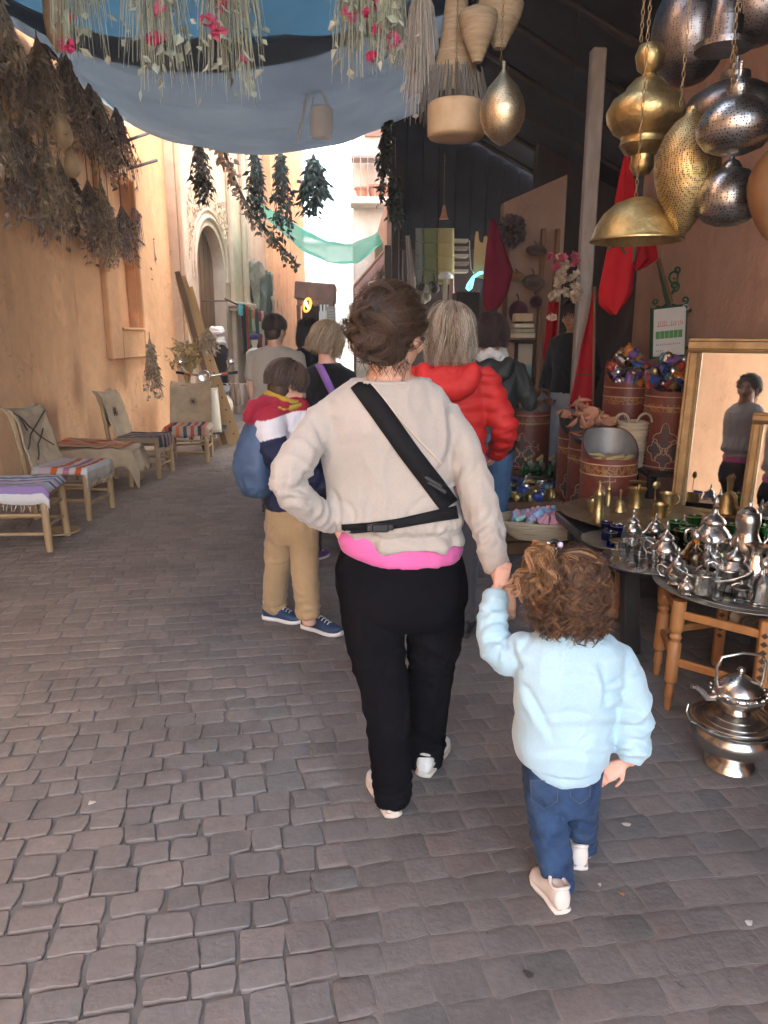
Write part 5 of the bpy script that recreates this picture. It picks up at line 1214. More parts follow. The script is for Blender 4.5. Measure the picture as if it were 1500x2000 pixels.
o = root('mirror_plinth', (m0.x+.28, 4.3, 0), 'dark plinth under the gilt mirror', 'plinth'); mb = MB(); mb.box((m0.x+.24, 4.19, (m0.z-.045)/2), (.62, .3, m0.z-.05), Matrix.Rotation(R(-38), 3, 'Z'), .01); mb.build('block', M['darkwood'], o)

# ---------------------------------------------------------------- tables and trays
TZ = .50
t1 = gnd(1228, 1275); tx0, ty0 = t1.x-.08, t1.y
bt = root('black_table', (tx0+.6, ty0+.4, 0), 'long low black table carrying trays of glasses and teapots', 'table')
tbm = pm('black_table_paint', (.028, .024, .022), (.016, .014, .013), .4, scale=10, bscale=50, bstr=.1)
mb = MB(); mb.box((tx0+.62, ty0+.45, TZ-.03), (1.35, 1.05, .055), ch=.008); mb.build('table_top', tbm, bt)
for dx in (.05, 1.2):
    for dy in (.0, .9): mb = MB(); mb.bar((tx0+dx+.04, ty0+dy, 0), (tx0+dx, ty0+dy, TZ-.06), .075, .075, .006); mb.build('leg', tbm, bt)
def tray(name, c, r, mat, label, h=.02, n=48, grp='metal trays', lobed=0):
    o = empty(name, c, label, 'tray', grp); mb = MB()
    mb.lathe([(0, .004), (r*.80, .004), (r*.84, .006), (r*.9, h*.7), (r*.985, h), (r, h+.003), (r, h), (r*.9, h*.7-.004), (r*.82, 0), (0, 0)], n=n)
    mb.build('dish', mat, o, 40)
    for q in (.3, .55, .74): mb = MB(); mb.tube([(r*q*math.cos(2*PI*j/n), r*q*math.sin(2*PI*j/n), .0045) for j in range(n+1)], .0016, 4, False); mb.build('engraved_ring', mat, o, 60)
    return o
def P_on(px, py, z): return atZ(px, py, z)
def glass_cup(loc, s, mat, label, grp, foot=True):
    o = empty('tea_glass', loc, label, 'glass', grp); mb = MB()
    mb.lathe([(0, .002), (.020*s, .002), (.022*s, .006*s), (.021*s, .03*s), (.024*s, .055*s), (.030*s, .088*s), (.0286*s, .088*s), (.022*s, .055*s), (.0195*s, .03*s), (.019*s, .012*s), (0, .011*s)], n=20); mb.build('cup', mat, o, 60)
    mb = MB(); mb.tube([(.0298*s*math.cos(t), .0298*s*math.sin(t), .086*s) for t in [2*PI*j/20 for j in range(21)]], .0012*s, 5, False); mb.build('rim_band', brass if mat is bglass or mat is gglass else silv, o, 60)
    return o
def teapot(loc, s, label, rz=0, mat=None, cat='teapot', grp='silver teapots'):
    s *= .86; mat = mat or silv; o = empty('teapot', loc, label, cat, grp, rz)
    mb = MB(); mb.lathe([(0, .005), (.055, .0), (.06, .008), (.05, .02), (.075, .045), (.092, .075), (.090, .10), (.072, .13), (.05, .152), (.046, .16), (0, .16)], n=32)
    for v_i in range(len(mb.v)): mb.v[v_i] = tuple(q*s for q in mb.v[v_i])
    mb.build('body', mat, o, 60)
    mb = MB(); mb.lathe([(.050*s, .158*s), (.056*s, .165*s), (.054*s, .178*s), (.044*s, .193*s), (.028*s, .205*s), (.016*s, .216*s), (.011*s, .232*s), (.010*s, .246*s), (.015*s, .252*s), (.006*s, .258*s), (0, .258*s)], n=24); ld = mb.build('lid', mat, o, 60)
    mb = MB(); mb.lathe([(0, .256*s), (.006*s, .257*s), (.013*s, .268*s), (.009*s, .28*s), (.004*s, .292*s), (0, .30*s)], n=14); mb.build('finial', mat, ld, 60)
    mb = MB(); mb.tube([Vector(p)*s for p in ((-.07, 0, .06), (-.11, 0, .075), (-.135, 0, .11), (-.15, 0, .155), (-.175, 0, .175))], [.022*s, .018*s, .013*s, .009*s, .007*s], 10); mb.build('spout', mat, o, 60)
    mb = MB(); mb.tube([Vector(p)*s for p in ((.075, 0, .12), (.12, 0, .145), (.145, 0, .135), (.145, 0, .09), (.12, 0, .055), (.088, 0, .05))], [.007*s, .007*s, .008*s, .008*s, .007*s, .006*s], 8); mb.build('handle', mat, o, 60)
    for k in range(4):
        a = k*PI/2+.4; mb = MB(); mb.tube([Vector((.05*math.cos(a), .05*math.sin(a), .012))*s, Vector((.066*math.cos(a), .066*math.sin(a), -.004))*s], .006*s, 6); mb.build('foot', mat, o, 60)
    return o
def bottle(loc, s, mat, label, grp=None, cap=None, neck=.4):
    o = empty('bottle', loc, label, 'bottle', grp); mb = MB()
    mb.lathe([(0, .001), (.03*s, .001), (.034*s, .006*s), (.034*s, .07*s), (.028*s, .088*s), (.012*s, .10*s), (.011*s, .13*s), (.014*s, .133*s), (.0095*s, .133*s), (.009*s, .102*s), (.024*s, .086*s), (.03*s, .07*s), (.03*s, .01*s), (0, .008*s)], n=22); mb.build('glass_body', mat, o, 60)
    mb = MB(); mb.lathe([(0, .128*s), (.012*s, .128*s), (.017*s, .137*s), (.016*s, .150*s), (.004*s, .16*s), (0, .165*s)], n=14); mb.build('stopper', cap or silv, o, 60)
    return o
# back brass tray
TB_ = .52
p = P_on(1232, 1010, TB_); tray('brass_tray', (p.x, p.y, TB_), .40, brasst, 'large brass tray with grinders and cups at the back', .03)
sb = root('tray_trestle', (p.x, p.y, 0), 'dark wooden trestle under the large brass tray', 'trestle')
for k in range(6):
    a = 2*PI*k/6; mb = MB(); mb.bar((p.x+.27*math.cos(a), p.y+.27*math.sin(a), 0), (p.x+.22*math.cos(a), p.y+.22*math.sin(a), TB_-.004), .045, .045, .005); mb.build('leg', M['brownwood'], sb)
def small_brass(kind, px, py, s, label):
    q = P_on(px, py, TB_+.008); o = empty('brass_'+kind, q, label, kind.replace('_', ' '), 'brass wares on the back tray')
    mb = MB()
    if kind == 'grinder':
        mb.lathe([(0, 0), (.03*s, 0), (.03*s, .06*s), (.026*s, .065*s), (.026*s, .15*s), (.029*s, .155*s), (.029*s, .165*s), (.012*s, .19*s), (.006*s, .2*s), (.006*s, .225*s), (0, .225*s)], n=20); mb.build('barrel', brass, o, 50)
        mb = MB(); mb.tube([(0, 0, .225*s), (.05*s, 0, .23*s), (.052*s, 0, .25*s)], .004*s, 6); mb.ball((0, 0, .225*s), .01*s); mb.build('crank', brass, o, 60)
    elif kind == 'mortar':
        mb.lathe([(0, 0), (.04*s, 0), (.036*s, .02*s), (.042*s, .08*s), (.052*s, .105*s), (.044*s, .105*s), (.034*s, .03*s), (0, .028*s)], n=22); mb.build('bowl', brass, o, 50)
        mb = MB(); mb.tube([(0, 0, .04*s), (.01*s, 0, .13*s)], .008*s, 8); mb.lathe([(0, .13*s), (.04*s, .135*s), (.045*s, .142*s), (.01*s, .15*s), (0, .15*s)], n=16); mb.build('pestle', brass, o, 60)
    elif kind == 'spoon':
        mb.tube([(0, 0, .0), (.004*s, 0, .10*s), (0, 0, .2*s)], .0035*s, 6); mb.ball((.006*s, 0, .225*s), .026*s, 12, 8, sc3=(1, .35, 1.1)); mb.lathe([(0, 0), (.03*s, 0), (.03*s, .006), (0, .01)], n=14); mb.build('handle', brass, o, 60)
    elif kind == 'bell':
        mb.lathe([(.045*s, 0), (.043*s, .01*s), (.03*s, .03*s), (.026*s, .06*s), (.012*s, .075*s), (.006*s, .08*s), (.008*s, .12*s), (.012*s, .135*s), (0, .15*s)], n=20); mb.build('cup', brass, o, 50)
    elif kind == 'cup':
        mb.lathe([(0, 0), (.03*s, 0), (.035*s, .05*s), (.04*s, .07*s), (.036*s, .07*s), (.03*s, .05*s), (0, .01*s)], n=20); mb.build('bowl', brass, o, 50)
        mb = MB(); mb.tube([(.035*s+.02*s*math.sin(t), 0, .04*s+.022*s*math.cos(t)) for t in [PI*j/8 for j in range(9)]], .004*s, 6); mb.build('handle', brass, o, 60)
for kind, px, py, s, lb in (('grinder', 1167, 1020, 1.0, 'tall brass grinder with silver band at the left of the back tray'), ('cup', 1158, 1000, 1.0, 'small brass cup left of the tall grinder'), ('grinder', 1188, 988, .65, 'small brass grinder behind the tall one'), ('mortar', 1242, 990, 1.1, 'brass mortar with a broad pestle in the middle of the back tray'), ('spoon', 1275, 1012, .85, 'standing brass spoon on the back tray'), ('bell', 1210, 998, .9, 'brass hand bell on the back tray'), ('cup', 1302, 992, 1.3, 'brass handled cup at the right of the back tray'), ('cup', 1288, 1010, 1.1, 'brass cup in front at the right of the back tray')):
    small_brass(kind, px, py, s, lb)
q = P_on(1415, 1000, TB_+.0); small_brass('bell', 1418, 1000, 1.5, 'tall brass bell right of the mirror foot')
# silver tray with blue glasses
Z1 = TZ+.003
p = P_on(1207, 1062, Z1); tray('silver_tray', (p.x, p.y, Z1), .185, pewter, 'silver tray holding the blue glasses')
for i, (px, py, lb) in enumerate(((1183, 1055, 'dark blue tea glass behind the front one'), (1203, 1062, 'bright blue tea glass at the front of its tray'))): glass_cup(P_on(px, py, Z1+.008), 1.1, bglass, lb, 'blue tea glasses')
teapot(P_on(1234, 1052, Z1+.01), .62, 'small silver teapot beside the blue glasses', R(160))
teapot(P_on(1278, 1050, Z1+.006), .52, 'small round silver pot between blue and green glasses', R(20))
p = P_on(1262, 1102, Z1); tray('silver_tray', (p.x, p.y, Z1), .215, silv, 'bright silver tray holding clear glasses')
for i, (px, py, s, lb) in enumerate(((1233, 1103, 1.25, 'tallest clear tea glass at the left of the bright tray'), (1262, 1090, 1.1, 'clear tea glass at the back of the bright tray'), (1275, 1117, 1.05, 'clear tea glass at the front edge of the bright tray'))): glass_cup(P_on(px, py, Z1+.008), s, wglass, lb, 'clear tea glasses')
teapot(P_on(1297, 1098, Z1+.01), .78, 'silver teapot on the bright tray beside clear glasses', R(150))
o = empty('brass_stand', P_on(1205, 1080, Z1), 'little brass footed dish left of the clear glasses', 'dish'); mb = MB(); mb.lathe([(0, .0), (.022, 0), (.006, .01), (.005, .045), (.03, .055), (.04, .062), (.04, .066), (0, .06)], n=20); mb.build('dish', brass, o, 50)
p = P_on(1400, 1085, Z1); tray('silver_tray', (p.x, p.y, Z1), .30, pewter, 'wide tray holding green glasses and the largest teapot')
for i, (px, py, lb) in enumerate(((1318, 1062, 'green tea glass, leftmost of the green ones'), (1340, 1072, 'green tea glass second from the left'), (1352, 1050, 'green tea glass behind the largest teapot spout'), (1330, 1080, 'green tea glass nearest the tray edge'), (1490, 1072, 'green tea glass at the right edge of the photo'))): glass_cup(P_on(px, py, Z1+.008), 1.35, gglass, lb, 'green tea glasses')
teapot(P_on(1388, 1085, Z1+.01), 1.12, 'largest silver teapot with a tall pointed lid', R(185))
teapot(P_on(1333, 1050, Z1+.01), .5, 'small silver pot among the green glasses', R(30))
o = empty('silver_vase', P_on(1452, 1100, Z1+.008), 'tall polished silver jug right of the largest teapot', 'jug', None); mb = MB(); mb.lathe([(0, 0), (.06, 0), (.075, .05), (.07, .1), (.05, .14), (.048, .16), (.055, .2), (.05, .24), (.042, .245), (0, .24)], n=30); mb.build('body', silv, o, 60); mb = MB(); mb.lathe([(.04, .244), (.03, .26), (.01, .27), (.012, .285), (0, .295)], n=18); mb.build('lid', silv, o, 60); mb = MB(); mb.tube([(.05, 0, .22), (.1, 0, .21), (.105, 0, .12), (.07, 0, .07)], .007, 8); mb.build('handle', silv, o, 60)
# round tray on carved folding legs, nearest
TF = .50; c0 = Vector((1.66, 2.92, TF)); le = atZ(1284, 1150, TF); c0 = Vector((le.x+.37, le.y-.02, TF))
tray('round_tray', (c0.x, c0.y, TF), .375, pewter, 'large round pewter tray on carved wooden legs, nearest on the right', .022)
tf = root('carved_tray_stand', (c0.x, c0.y, 0), 'folding stand of turned and carved orange wood under the nearest tray', 'stand')
ow_ = pm('orange_wood', (.42, .19, .06), (.28, .115, .035), .5, scale=9, sv=(1, 1, .2), bscale=60, bstr=.25); dwi = pm('dark_inlay', (.06, .03, .015), (.04, .02, .01), .6, bstr=0)
foot = gnd(1303, 1385); fl = [Vector((foot.x, foot.y, 0))]
rr0 = (Vector((foot.x, foot.y, 0))-Vector((c0.x, c0.y, 0))); 
for k in range(6):
    d = rr0.copy(); d.rotate(Matrix.Rotation(2*PI*k/6, 3, 'Z')); b0 = Vector((c0.x, c0.y, 0))+d; t0 = Vector((c0.x, c0.y, 0))+d*.97
    mb = MB(); zz = [0, .03, .05, .06, .09, .12, .13, .30, .31, .33, .345, .36, .37, TF-.012]
    rad = [.011, .016, .014, .019, .019, .015, .026, .027, .019, .026, .019, .028, .029, .029]
    if k in (1, 2, 4):
        mb.bar(b0, Vector((t0.x, t0.y, TF-.012)), .045, .04, .005, up=d.normalized()); lg = mb.build('leg', ow_, tf)
        nn = -d.normalized(); nn = Vector((0, -1, 0)); 
        for j in range(9):
            z = .16+j*.034; m2 = MB(); cc = b0.lerp(Vector((t0.x, t0.y, TF)), z/TF); dd = (Vector((0, 0, CAMH*0))-Vector((cc.x, cc.y, 0))).normalized(); x_ = Vector((-dd.y, dd.x, 0))
            cc = cc+dd*.0235; m2.add([cc+x_*-.014, cc+Vector((0, 0, -.012)), cc+x_*.014, cc+Vector((0, 0, .012))], [(0, 1, 2, 3)]); m2.build('inlay', dwi, lg, None, solid=.004)
    else:
        mb.tube([b0.lerp(t0, z/TF)+Vector((0, 0, z)) for z in zz], rad, 12); mb.build('leg', ow_, tf, 40)
for k in range(6):
    d1 = rr0.copy(); d1.rotate(Matrix.Rotation(2*PI*k/6, 3, 'Z')); d2 = rr0.copy(); d2.rotate(Matrix.Rotation(2*PI*(k+1)/6, 3, 'Z'))
    for z in (.22, .43):
        mb = MB(); mb.bar(Vector((c0.x, c0.y, z))+d1*.98, Vector((c0.x, c0.y, z))+d2*.98, .02, .034, .004); mb.build('rail', ow_, tf)
ZF = TF+.006
q = P_on(1382, 1150, ZF); o = empty('square_dish', q, 'polished curved silver dish on the nearest tray', 'dish', None, R(-20)); mb = MB(); mb.grid(lambda u, v: ((u-.5)*.30, (v-.5)*.19, .006+.22*((u-.5)**2+(v-.5)**2*1.1)), 16, 12); mb.build('dish', silv, o, 180, solid=.003)
for i, (px, py, s, lb) in enumerate(((1372, 1158, 1.25, 'silver cup with ornate rim on the curved dish'), (1418, 1150, 1.35, 'embossed silver cup right of the ornate one'), (1355, 1148, 1.0, 'smaller silver cup at the left of the curved dish'))):
    q = P_on(px, py, ZF+.012); o = empty('silver_cup', q, lb, 'cup', 'silver cups on the nearest tray'); mb = MB(); mb.lathe([(0, 0), (.032*s, 0), (.034*s, .004*s), (.032*s, .06*s), (.036*s, .066*s), (.031*s, .068*s), (.029*s, .01*s), (0, .008*s)], n=24); mb.build('body', silvp if i == 1 else silv, o, 50)
    mb = MB(); mb.tube([(.034*s*math.cos(t), .034*s*math.sin(t), .064*s) for t in [2*PI*j/20 for j in range(21)]], .003*s, 6, False); mb.build('rim', silv, o, 60)
teapot(P_on(1430, 1145, ZF+.006), .85, 'silver teapot with a ball finial on the nearest tray', R(170))
bottle(P_on(1352, 1125, ZF+.006), 1.3, aglass, 'amber bottle with silver stopper at the back of the nearest tray')
bottle(P_on(1375, 1132, ZF+.006), 1.25, wglass, 'clear stoppered bottle beside the amber one')
bottle(P_on(1484, 1182, ZF+.006), 1.2, wglass, 'clear perfume bottle at the right end of the nearest tray')
o = empty('glass_jar', P_on(1445, 1172, ZF+.004), 'low clear glass jar with a silver lid on the nearest tray', 'jar'); mb = MB(); mb.lathe([(0, .002), (.034, .002), (.036, .01), (.036, .05), (.032, .05), (.032, .01), (0, .008)], n=22); mb.build('bowl', wglass, o, 60); mb = MB(); mb.lathe([(.037, .05), (.038, .058), (.02, .068), (.005, .072), (.007, .08), (0, .086)], n=20); mb.build('lid', silv, o, 60)
o = empty('silver_vase', P_on(1470, 1140, ZF+.006), 'bulbous copper-tinted silver vase at the right of the nearest tray', 'vase'); mb = MB(); mb.lathe([(0, 0), (.05, 0), (.07, .04), (.066, .08), (.04, .12), (.036, .15), (.05, .17), (.045, .172), (0, .15)], n=28); mb.build('body', metal_mat('rosy_silver', (.75, .66, .58), (.5, .42, .36), .16), o, 60)
rr = random.Random(55)
for i, (px, py, s, mt, nm) in enumerate(((1218, 1090, 1.0, wglass, 'clear tea glass at the left rim of the bright tray'), (1248, 1115, .95, wglass, 'clear tea glass in front of the tallest one'), (1295, 1120, .9, wglass, 'small clear glass right of the front edge one'), (1250, 1078, .9, wglass, 'small clear glass behind the bright tray teapot'), (1310, 1085, 1.0, gglass, 'pale green glass left of its tray'), (1362, 1098, 1.1, gglass, 'green tea glass under the largest teapot'), (1345, 1098, 1.0, gglass, 'green tea glass left below the largest teapot'), (1425, 1062, 1.2, gglass, 'green tea glass right of the largest teapot'), (1470, 1060, 1.2, gglass, 'green tea glass behind the polished jug'), (1192, 1070, .95, bglass, 'small blue glass at the tray front left'))): glass_cup(P_on(px, py, Z1+.009), s, mt, nm, 'tea glasses on the black table')
for i, (px, py, s, lb) in enumerate(((1320, 1140, .9, 'small silver sugar pot at the left rim of the nearest tray'), (1395, 1122, .8, 'small silver pot behind the cups on the nearest tray'), (1338, 1160, .55, 'tiny silver pot at the front left of the nearest tray'))): teapot(P_on(px, py, ZF+.006), s*.7, lb, R(150+30*i))
for i, (px, py, s, mt, nm) in enumerate(((1402, 1172, 1.0, wglass, 'clear glass before the embossed cup'), (1462, 1160, 1.1, wglass, 'clear glass beside the low jar'), (1318, 1122, 1.0, wglass, 'clear glass at the back left of the nearest tray'))): glass_cup(P_on(px, py, ZF+.006), s, mt, nm, 'clear glasses on the nearest tray')
# lower tray at the edge
q = P_on(1530, 1230, .38); tray('round_tray', (q.x, q.y, .38), .20, pewter, 'lower pewter tray cut by the right edge', .02)
sb = root('low_tray_stand', (q.x, q.y, 0), 'dark stool under the lower tray at the right edge', 'stool')
for k in range(4):
    a = 2*PI*k/4+.5; mb = MB(); mb.bar((q.x+.12*math.cos(a), q.y+.12*math.sin(a), 0), (q.x+.10*math.cos(a), q.y+.10*math.sin(a), .378), .03, .03, .004); mb.build('leg', M['darkwood'], sb)
# ---------------------------------------------------------------- kettle on its basin, on the paving
g = gnd(1428, 1502); g = Vector((g.x+.01, g.y+.03, 0))
ba = root('wash_basin', g, 'footed silver hand-washing basin standing on the paving', 'basin')
kbm = metal_mat('dull_silver', (.62, .60, .55), (.36, .34, .31), .2, engrave=.35, escale=26)
mb = MB(); mb.lathe([(0, .004), (.085, .002), (.095, .006), (.09, .022), (.065, .045), (.075, .055), (.115, .075), (.142, .105), (.146, .13), (.135, .158), (.12, .168), (0, .168)], g, 44); mb.build('bowl', kbm, ba, 50)
mb = MB(); mb.lathe([(.155, .178), (.157, .184), (.15, .188), (.12, .183), (.085, .196), (.06, .206), (.045, .212), (0, .213), (0, .19), (.10, .17), (.15, .174), (.155, .178)], g, 44); mb.build('cover_plate', kbm, ba, 50)
for k, r_ in enumerate((.135, .105, .075)): mb = MB(); mb.tube([g+Vector((r_*math.cos(t), r_*math.sin(t), (.187, .189, .201)[k])) for t in [2*PI*j/40 for j in range(41)]], .003, 5, False); mb.build('raised_ring', kbm, ba, 60)
mb = MB(); mb.tube([g+Vector((-.15, -.02, .18)), g+Vector((-.185, -.03, .20)), g+Vector((-.2, -.03, .235)), g+Vector((-.19, -.02, .26))], [.006, .005, .004, .003], 7); mb.build('handle', kbm, ba, 60)
ke = root('silver_kettle', g+Vector((0, 0, .213)), 'silver kettle with an arched handle standing on the basin', 'kettle')
k0 = g+Vector((.0, 0, .2135))
mb = MB(); mb.lathe([(0, 0), (.045, 0), (.05, .006), (.042, .018), (.07, .035), (.092, .062), (.096, .078), (.09, .088), (.06, .1), (.058, .105), (0, .105)], k0, 36); mb.build('body', kbm, ke, 50)
mb = MB(); mb.lathe([(.082, .092), (.08, .1), (.055, .125), (.03, .14), (.016, .146), (.012, .15), (0, .15)], k0, 30); ld = mb.build('lid', silv, ke, 60)
mb = MB(); mb.lathe([(0, .148), (.008, .15), (.015, .162), (.010, .174), (0, .178)], k0, 16); mb.build('finial', silv, ld, 60)
mb = MB(); mb.tube([k0+Vector(p) for p in ((-.08, 0, .06), (-.115, 0, .06), (-.14, -.01, .09), (-.165, -.015, .11), (-.185, -.015, .115))], [.014, .012, .010, .009, .008], 9); mb.build('spout', silv, ke, 60)
mb = MB(); mb.tube([k0+Vector(p) for p in ((-.075, 0, .09), (-.088, 0, .13), (-.09, 0, .18), (-.075, 0, .215), (0, 0, .23), (.07, 0, .22), (.088, 0, .19), (.085, 0, .13), (.078, 0, .09))], .0055, 8); mb.build('handle', silv, ke, 60)
for k in range(18):
    a = 2*PI*k/18; mb = MB(); mb.ball(k0+Vector((.094*math.cos(a), .094*math.sin(a), .083)), .008, 8, 6); mb.build('boss', kbm, ke, 60)
g2 = gnd(1492, 1400); o = empty('copper_pot', (g2.x+.06, g2.y, 0), 'copper fluted pot behind the basin at the right edge', 'pot'); mb = MB(); mb.lathe([(0, .003), (.07, .002), (.10, .03), (.12, .09), (.115, .13), (.10, .15), (.11, .17), (.1, .17), (.09, .14), (0, .1)], n=30); mb.build('body', metal_mat('copper', (.55, .34, .24), (.32, .18, .12), .3), o, 50)

# ---------------------------------------------------------------- low goods: basket of soaps, bells, silver bottles
Zb = .30
q = P_on(1062, 1012, Zb+.12)
for i, (px, py) in enumerate(((1015, 1075), (1062, 1060))):
    w = gnd(px, py); crate('wooden_crate', (w.x+.02, w.y+.12, .145), (.34, .34, .29), M['brownwood'], ['rough wooden crate under the soap basket, left', 'rough wooden crate under the soap basket, right'][i], 'crate', 'crates under the soap basket')
bk = root('shallow_basket', (q.x, q.y, Zb), 'wide shallow coiled basket of pastel soaps', 'basket')
for k in range(7):
    z = Zb+.012+k*.018; r_ = .16+.095*(k/6)**.8; mb = MB(); mb.tube([(q.x+r_*1.15*math.cos(t), q.y+r_*.8*math.sin(t), z+.003*math.sin(5*t+k)) for t in [2*PI*j/32 for j in range(33)]], .0125, 6, False); mb.build('coil', strw, bk, 60)
mb = MB(); mb.lathe([(0, Zb+.02), (.16, Zb+.02), (.15, Zb+.004), (0, Zb+.004)], (q.x, q.y, 0), 24, sx=1.15, sy=.8); mb.build('bottom', strw, bk, 60)
rr = random.Random(12); soapc = [('pink', (.60, .30, .36)), ('pale blue', (.30, .44, .62)), ('mint', (.32, .52, .44)), ('lilac', (.42, .34, .52)), ('peach', (.58, .32, .24))]
for k in range(44):
    a = rr.uniform(0, 2*PI); d = math.sqrt(rr.random())*.2; nm, c_ = soapc[0] if rr.random() < .45 else rr.choice(soapc)
    mb = MB(); s = rr.uniform(.035, .055)
    if rr.random() < .5: mb.box((0, 0, 0), (s*1.5, s, s*.7), ch=s*.18)
    else: mb.lathe([(0, -s*.6), (s*.7, -s*.6), (s*.62, -s*.1), (s*.3, s*.4), (s*.34, s*.7), (.0, s*.95)], n=10)
    o = mb.build('soap_bar', pm('soap_'+nm, c_, tuple(x*.8 for x in c_), .6, bstr=.05), None, 40); o.location = (q.x+d*1.1*math.cos(a), q.y+d*.78*math.sin(a), Zb+.115+.035*(1-d/.2)+rr.uniform(-.01, .02)); o.rotation_euler = (rr.uniform(-.6, .6), rr.uniform(-.6, .6), rr.uniform(0, 6)); tag(o, nm+' soap piece in the shallow basket', 'soap', 'soaps in the basket')
# heap of bells on a low crate
w = P_on(1024, 962, .42); crate('wooden_crate', (w.x, w.y+.02, .195), (.46, .38, .39), M['brownwood'], 'crate under the heap of brass and blue bells', 'crate')
rr = random.Random(33)
for k in range(70):
    a = rr.uniform(0, 2*PI); d = math.sqrt(rr.random()); c_ = rr.choice([bellcols[0], bellcols[1], bellcols[0], bellcols[3], bellcols[1], bellcols[5]])
    bell(c_, (w.x+d*.23*math.cos(a), w.y+.02+d*.17*math.sin(a), 0.42+.11*(1-d)*rr.uniform(.3, 1)), (rr.uniform(-1.6, 1.6), rr.uniform(-1.6, 1.6), rr.uniform(0, 6)), rr.uniform(.9, 1.4), 'small %s bell in the loose heap beside the soap basket' % c_[0], 'bells in the loose heap')
# tray of silver bottles behind
w = P_on(1052, 928, .36); tray('brass_tray', (w.x, w.y, .36), .2, brasst, 'small brass tray of upright silver bottles behind the bells', .02)
sb = root('bottle_stand', (w.x, w.y, 0), 'dark box under the tray of silver bottles', 'stand'); mb = MB(); mb.box((w.x, w.y, .177), (.34, .3, .35), ch=.01); mb.build('box', M['darkwood'], sb)
rr = random.Random(44)
for k in range(9):
    bottle((w.x-.13+.035*k+rr.uniform(-.01, .01), w.y-.08+.07*(k % 3), .368), 1.0, silv if k % 3 else gglass, 'small %s bottle on the tray behind the bells' % ('silver' if k % 3 else 'green'), 'bottles on the small tray', cap=brass)

# ---------------------------------------------------------------- flags
redc = thin_cloth('flag_red', (.46, .018, .025), (.38, .014, .02), .25, weave=700); marc = thin_cloth('flag_maroon', (.22, .022, .05), (.16, .016, .035), .2)
grn = cloth_mat('flag_green', (.02, .13, .045))
def flag(name, pole, outline, label, mat, Y, seed, star=None, fold=.05):
    """cloth hanging in folds; outline = (left, right) photo x by photo y rows"""
    rows = outline; o = root(name, atY(rows[0][1], rows[0][0], Y), label, 'flag', 'red flags among the stalls')
    def fn(u, v, off=0):
        t = v*(len(rows)-1); k = min(int(t), len(rows)-2); f_ = t-k
        y = lerp(rows[k][0], rows[k+1][0], f_); a = lerp(rows[k][1], rows[k+1][1], f_); b_ = lerp(rows[k][2], rows[k+1][2], f_)
        p = atY(lerp(a, b_, u), y, Y); return p+Vector((0, fold*.55*math.sin(u*5+seed+.8*v)*(.4+.6*v)+fold*.2*math.sin(u*11+2*seed)-off, 0))
    mb = MB(); mb.grid(fn, 30, 30); mb.build('cloth', mat, o, 180, solid=.003)
    if pole: mb = MB(); mb.tube([Vector(p) for p in pole], .012, 8); mb.build('staff', M['brownwood'], o, 60)
    if star:
        for (u0, v0, u1, v1) in star:
            mb = MB(); mb.tube([Vector(fn(lerp(u0, u1, t/6), lerp(v0, v1, t/6), .006)) for t in range(7)], .011, 6, flat=.5); mb.build('star_band', grn, o, 60)
    return o
flag('hanging_flag', None, [(300, 1222, 1226), (340, 1213, 1236), (390, 1204, 1248), (440, 1196, 1258), (480, 1190, 1252), (520, 1182, 1240), (570, 1172, 1237), (595, 1174, 1222), (615, 1196, 1202)], 'large red flag with a green star hanging behind the dome lamp', redc, 4.3, 1, [(.02, .52, .3, .49), (.3, .49, .55, .55), (.55, .49, .9, .49), (.72, .49, .84, .6)])
ff = flag('hanging_flag', [atY(1286, 505, 5.8), atY(1312, 590, 5.85)], [(468, 1228, 1280), (490, 1232, 1284), (505, 1236, 1286), (522, 1237, 1262), (528, 1238, 1248)], 'small red pennant on the green sign bracket', redc, 5.75, 3)
flag('hanging_flag', [atY(1162, 560, 6.2), atY(1158, 805, 6.2)], [(568, 1157, 1163), (620, 1148, 1162), (680, 1133, 1162), (740, 1122, 1161), (785, 1112, 1159), (800, 1114, 1156)], 'long narrow red flag hanging along the grey post', redc, 6.2, 5, [(.35, .57, .75, .57)], .03)
flag('hanging_flag', None, [(430, 958, 966), (480, 951, 984), (530, 946, 1002), (570, 943, 992), (600, 946, 975), (608, 950, 957)], 'maroon flag hanging before the brown display wall', marc, 7.0, 7)
flag('hanging_flag', None, [(590, 1071, 1092), (640, 1066, 1090), (690, 1060, 1086), (730, 1062, 1080), (742, 1064, 1070)], 'narrow red flag behind the man in the black jacket', redc, 7.3, 9)

# ---------------------------------------------------------------- sign on its wrought bracket
gp = pm('green_iron', (.02, .075, .03), (.012, .05, .02), .5, bscale=60, bstr=.2)
YS = 5.95
sg = root('shop_sign', atY(1308, 650, YS), 'white sign with red Arabic line and green band on a green scrolled bracket', 'sign')
a, b_, c_, d_ = atY(1277, 605, YS), atY(1340, 598, YS), atY(1336, 692, YS), atY(1275, 697, YS)
def Q(u, v, o=0): top = a.lerp(b_, u); bot = d_.lerp(c_, u); return top.lerp(bot, v)+Vector((0, -o, 0))
mb = MB(); mb.add([Q(-.05, -.05), Q(1.05, -.05), Q(1.05, 1.05), Q(-.05, 1.05), Q(-.05, -.05, -.04), Q(1.05, -.05, -.04), Q(1.05, 1.05, -.04), Q(-.05, 1.05, -.04)], [(0, 1, 2, 3), (7, 6, 5, 4), (0, 4, 5, 1), (1, 5, 6, 2), (2, 6, 7, 3), (3, 7, 4, 0)]); mb.build('box_frame', gp, sg)
mb = MB(); mb.quad(Q(0, 0, .003), Q(0, 1, .003), Q(1, 1, .003), Q(1, 0, .003)); pn = mb.build('panel', pm('sign_white', (.62, .60, .55), (.55, .53, .48), .5, bstr=0), sg)
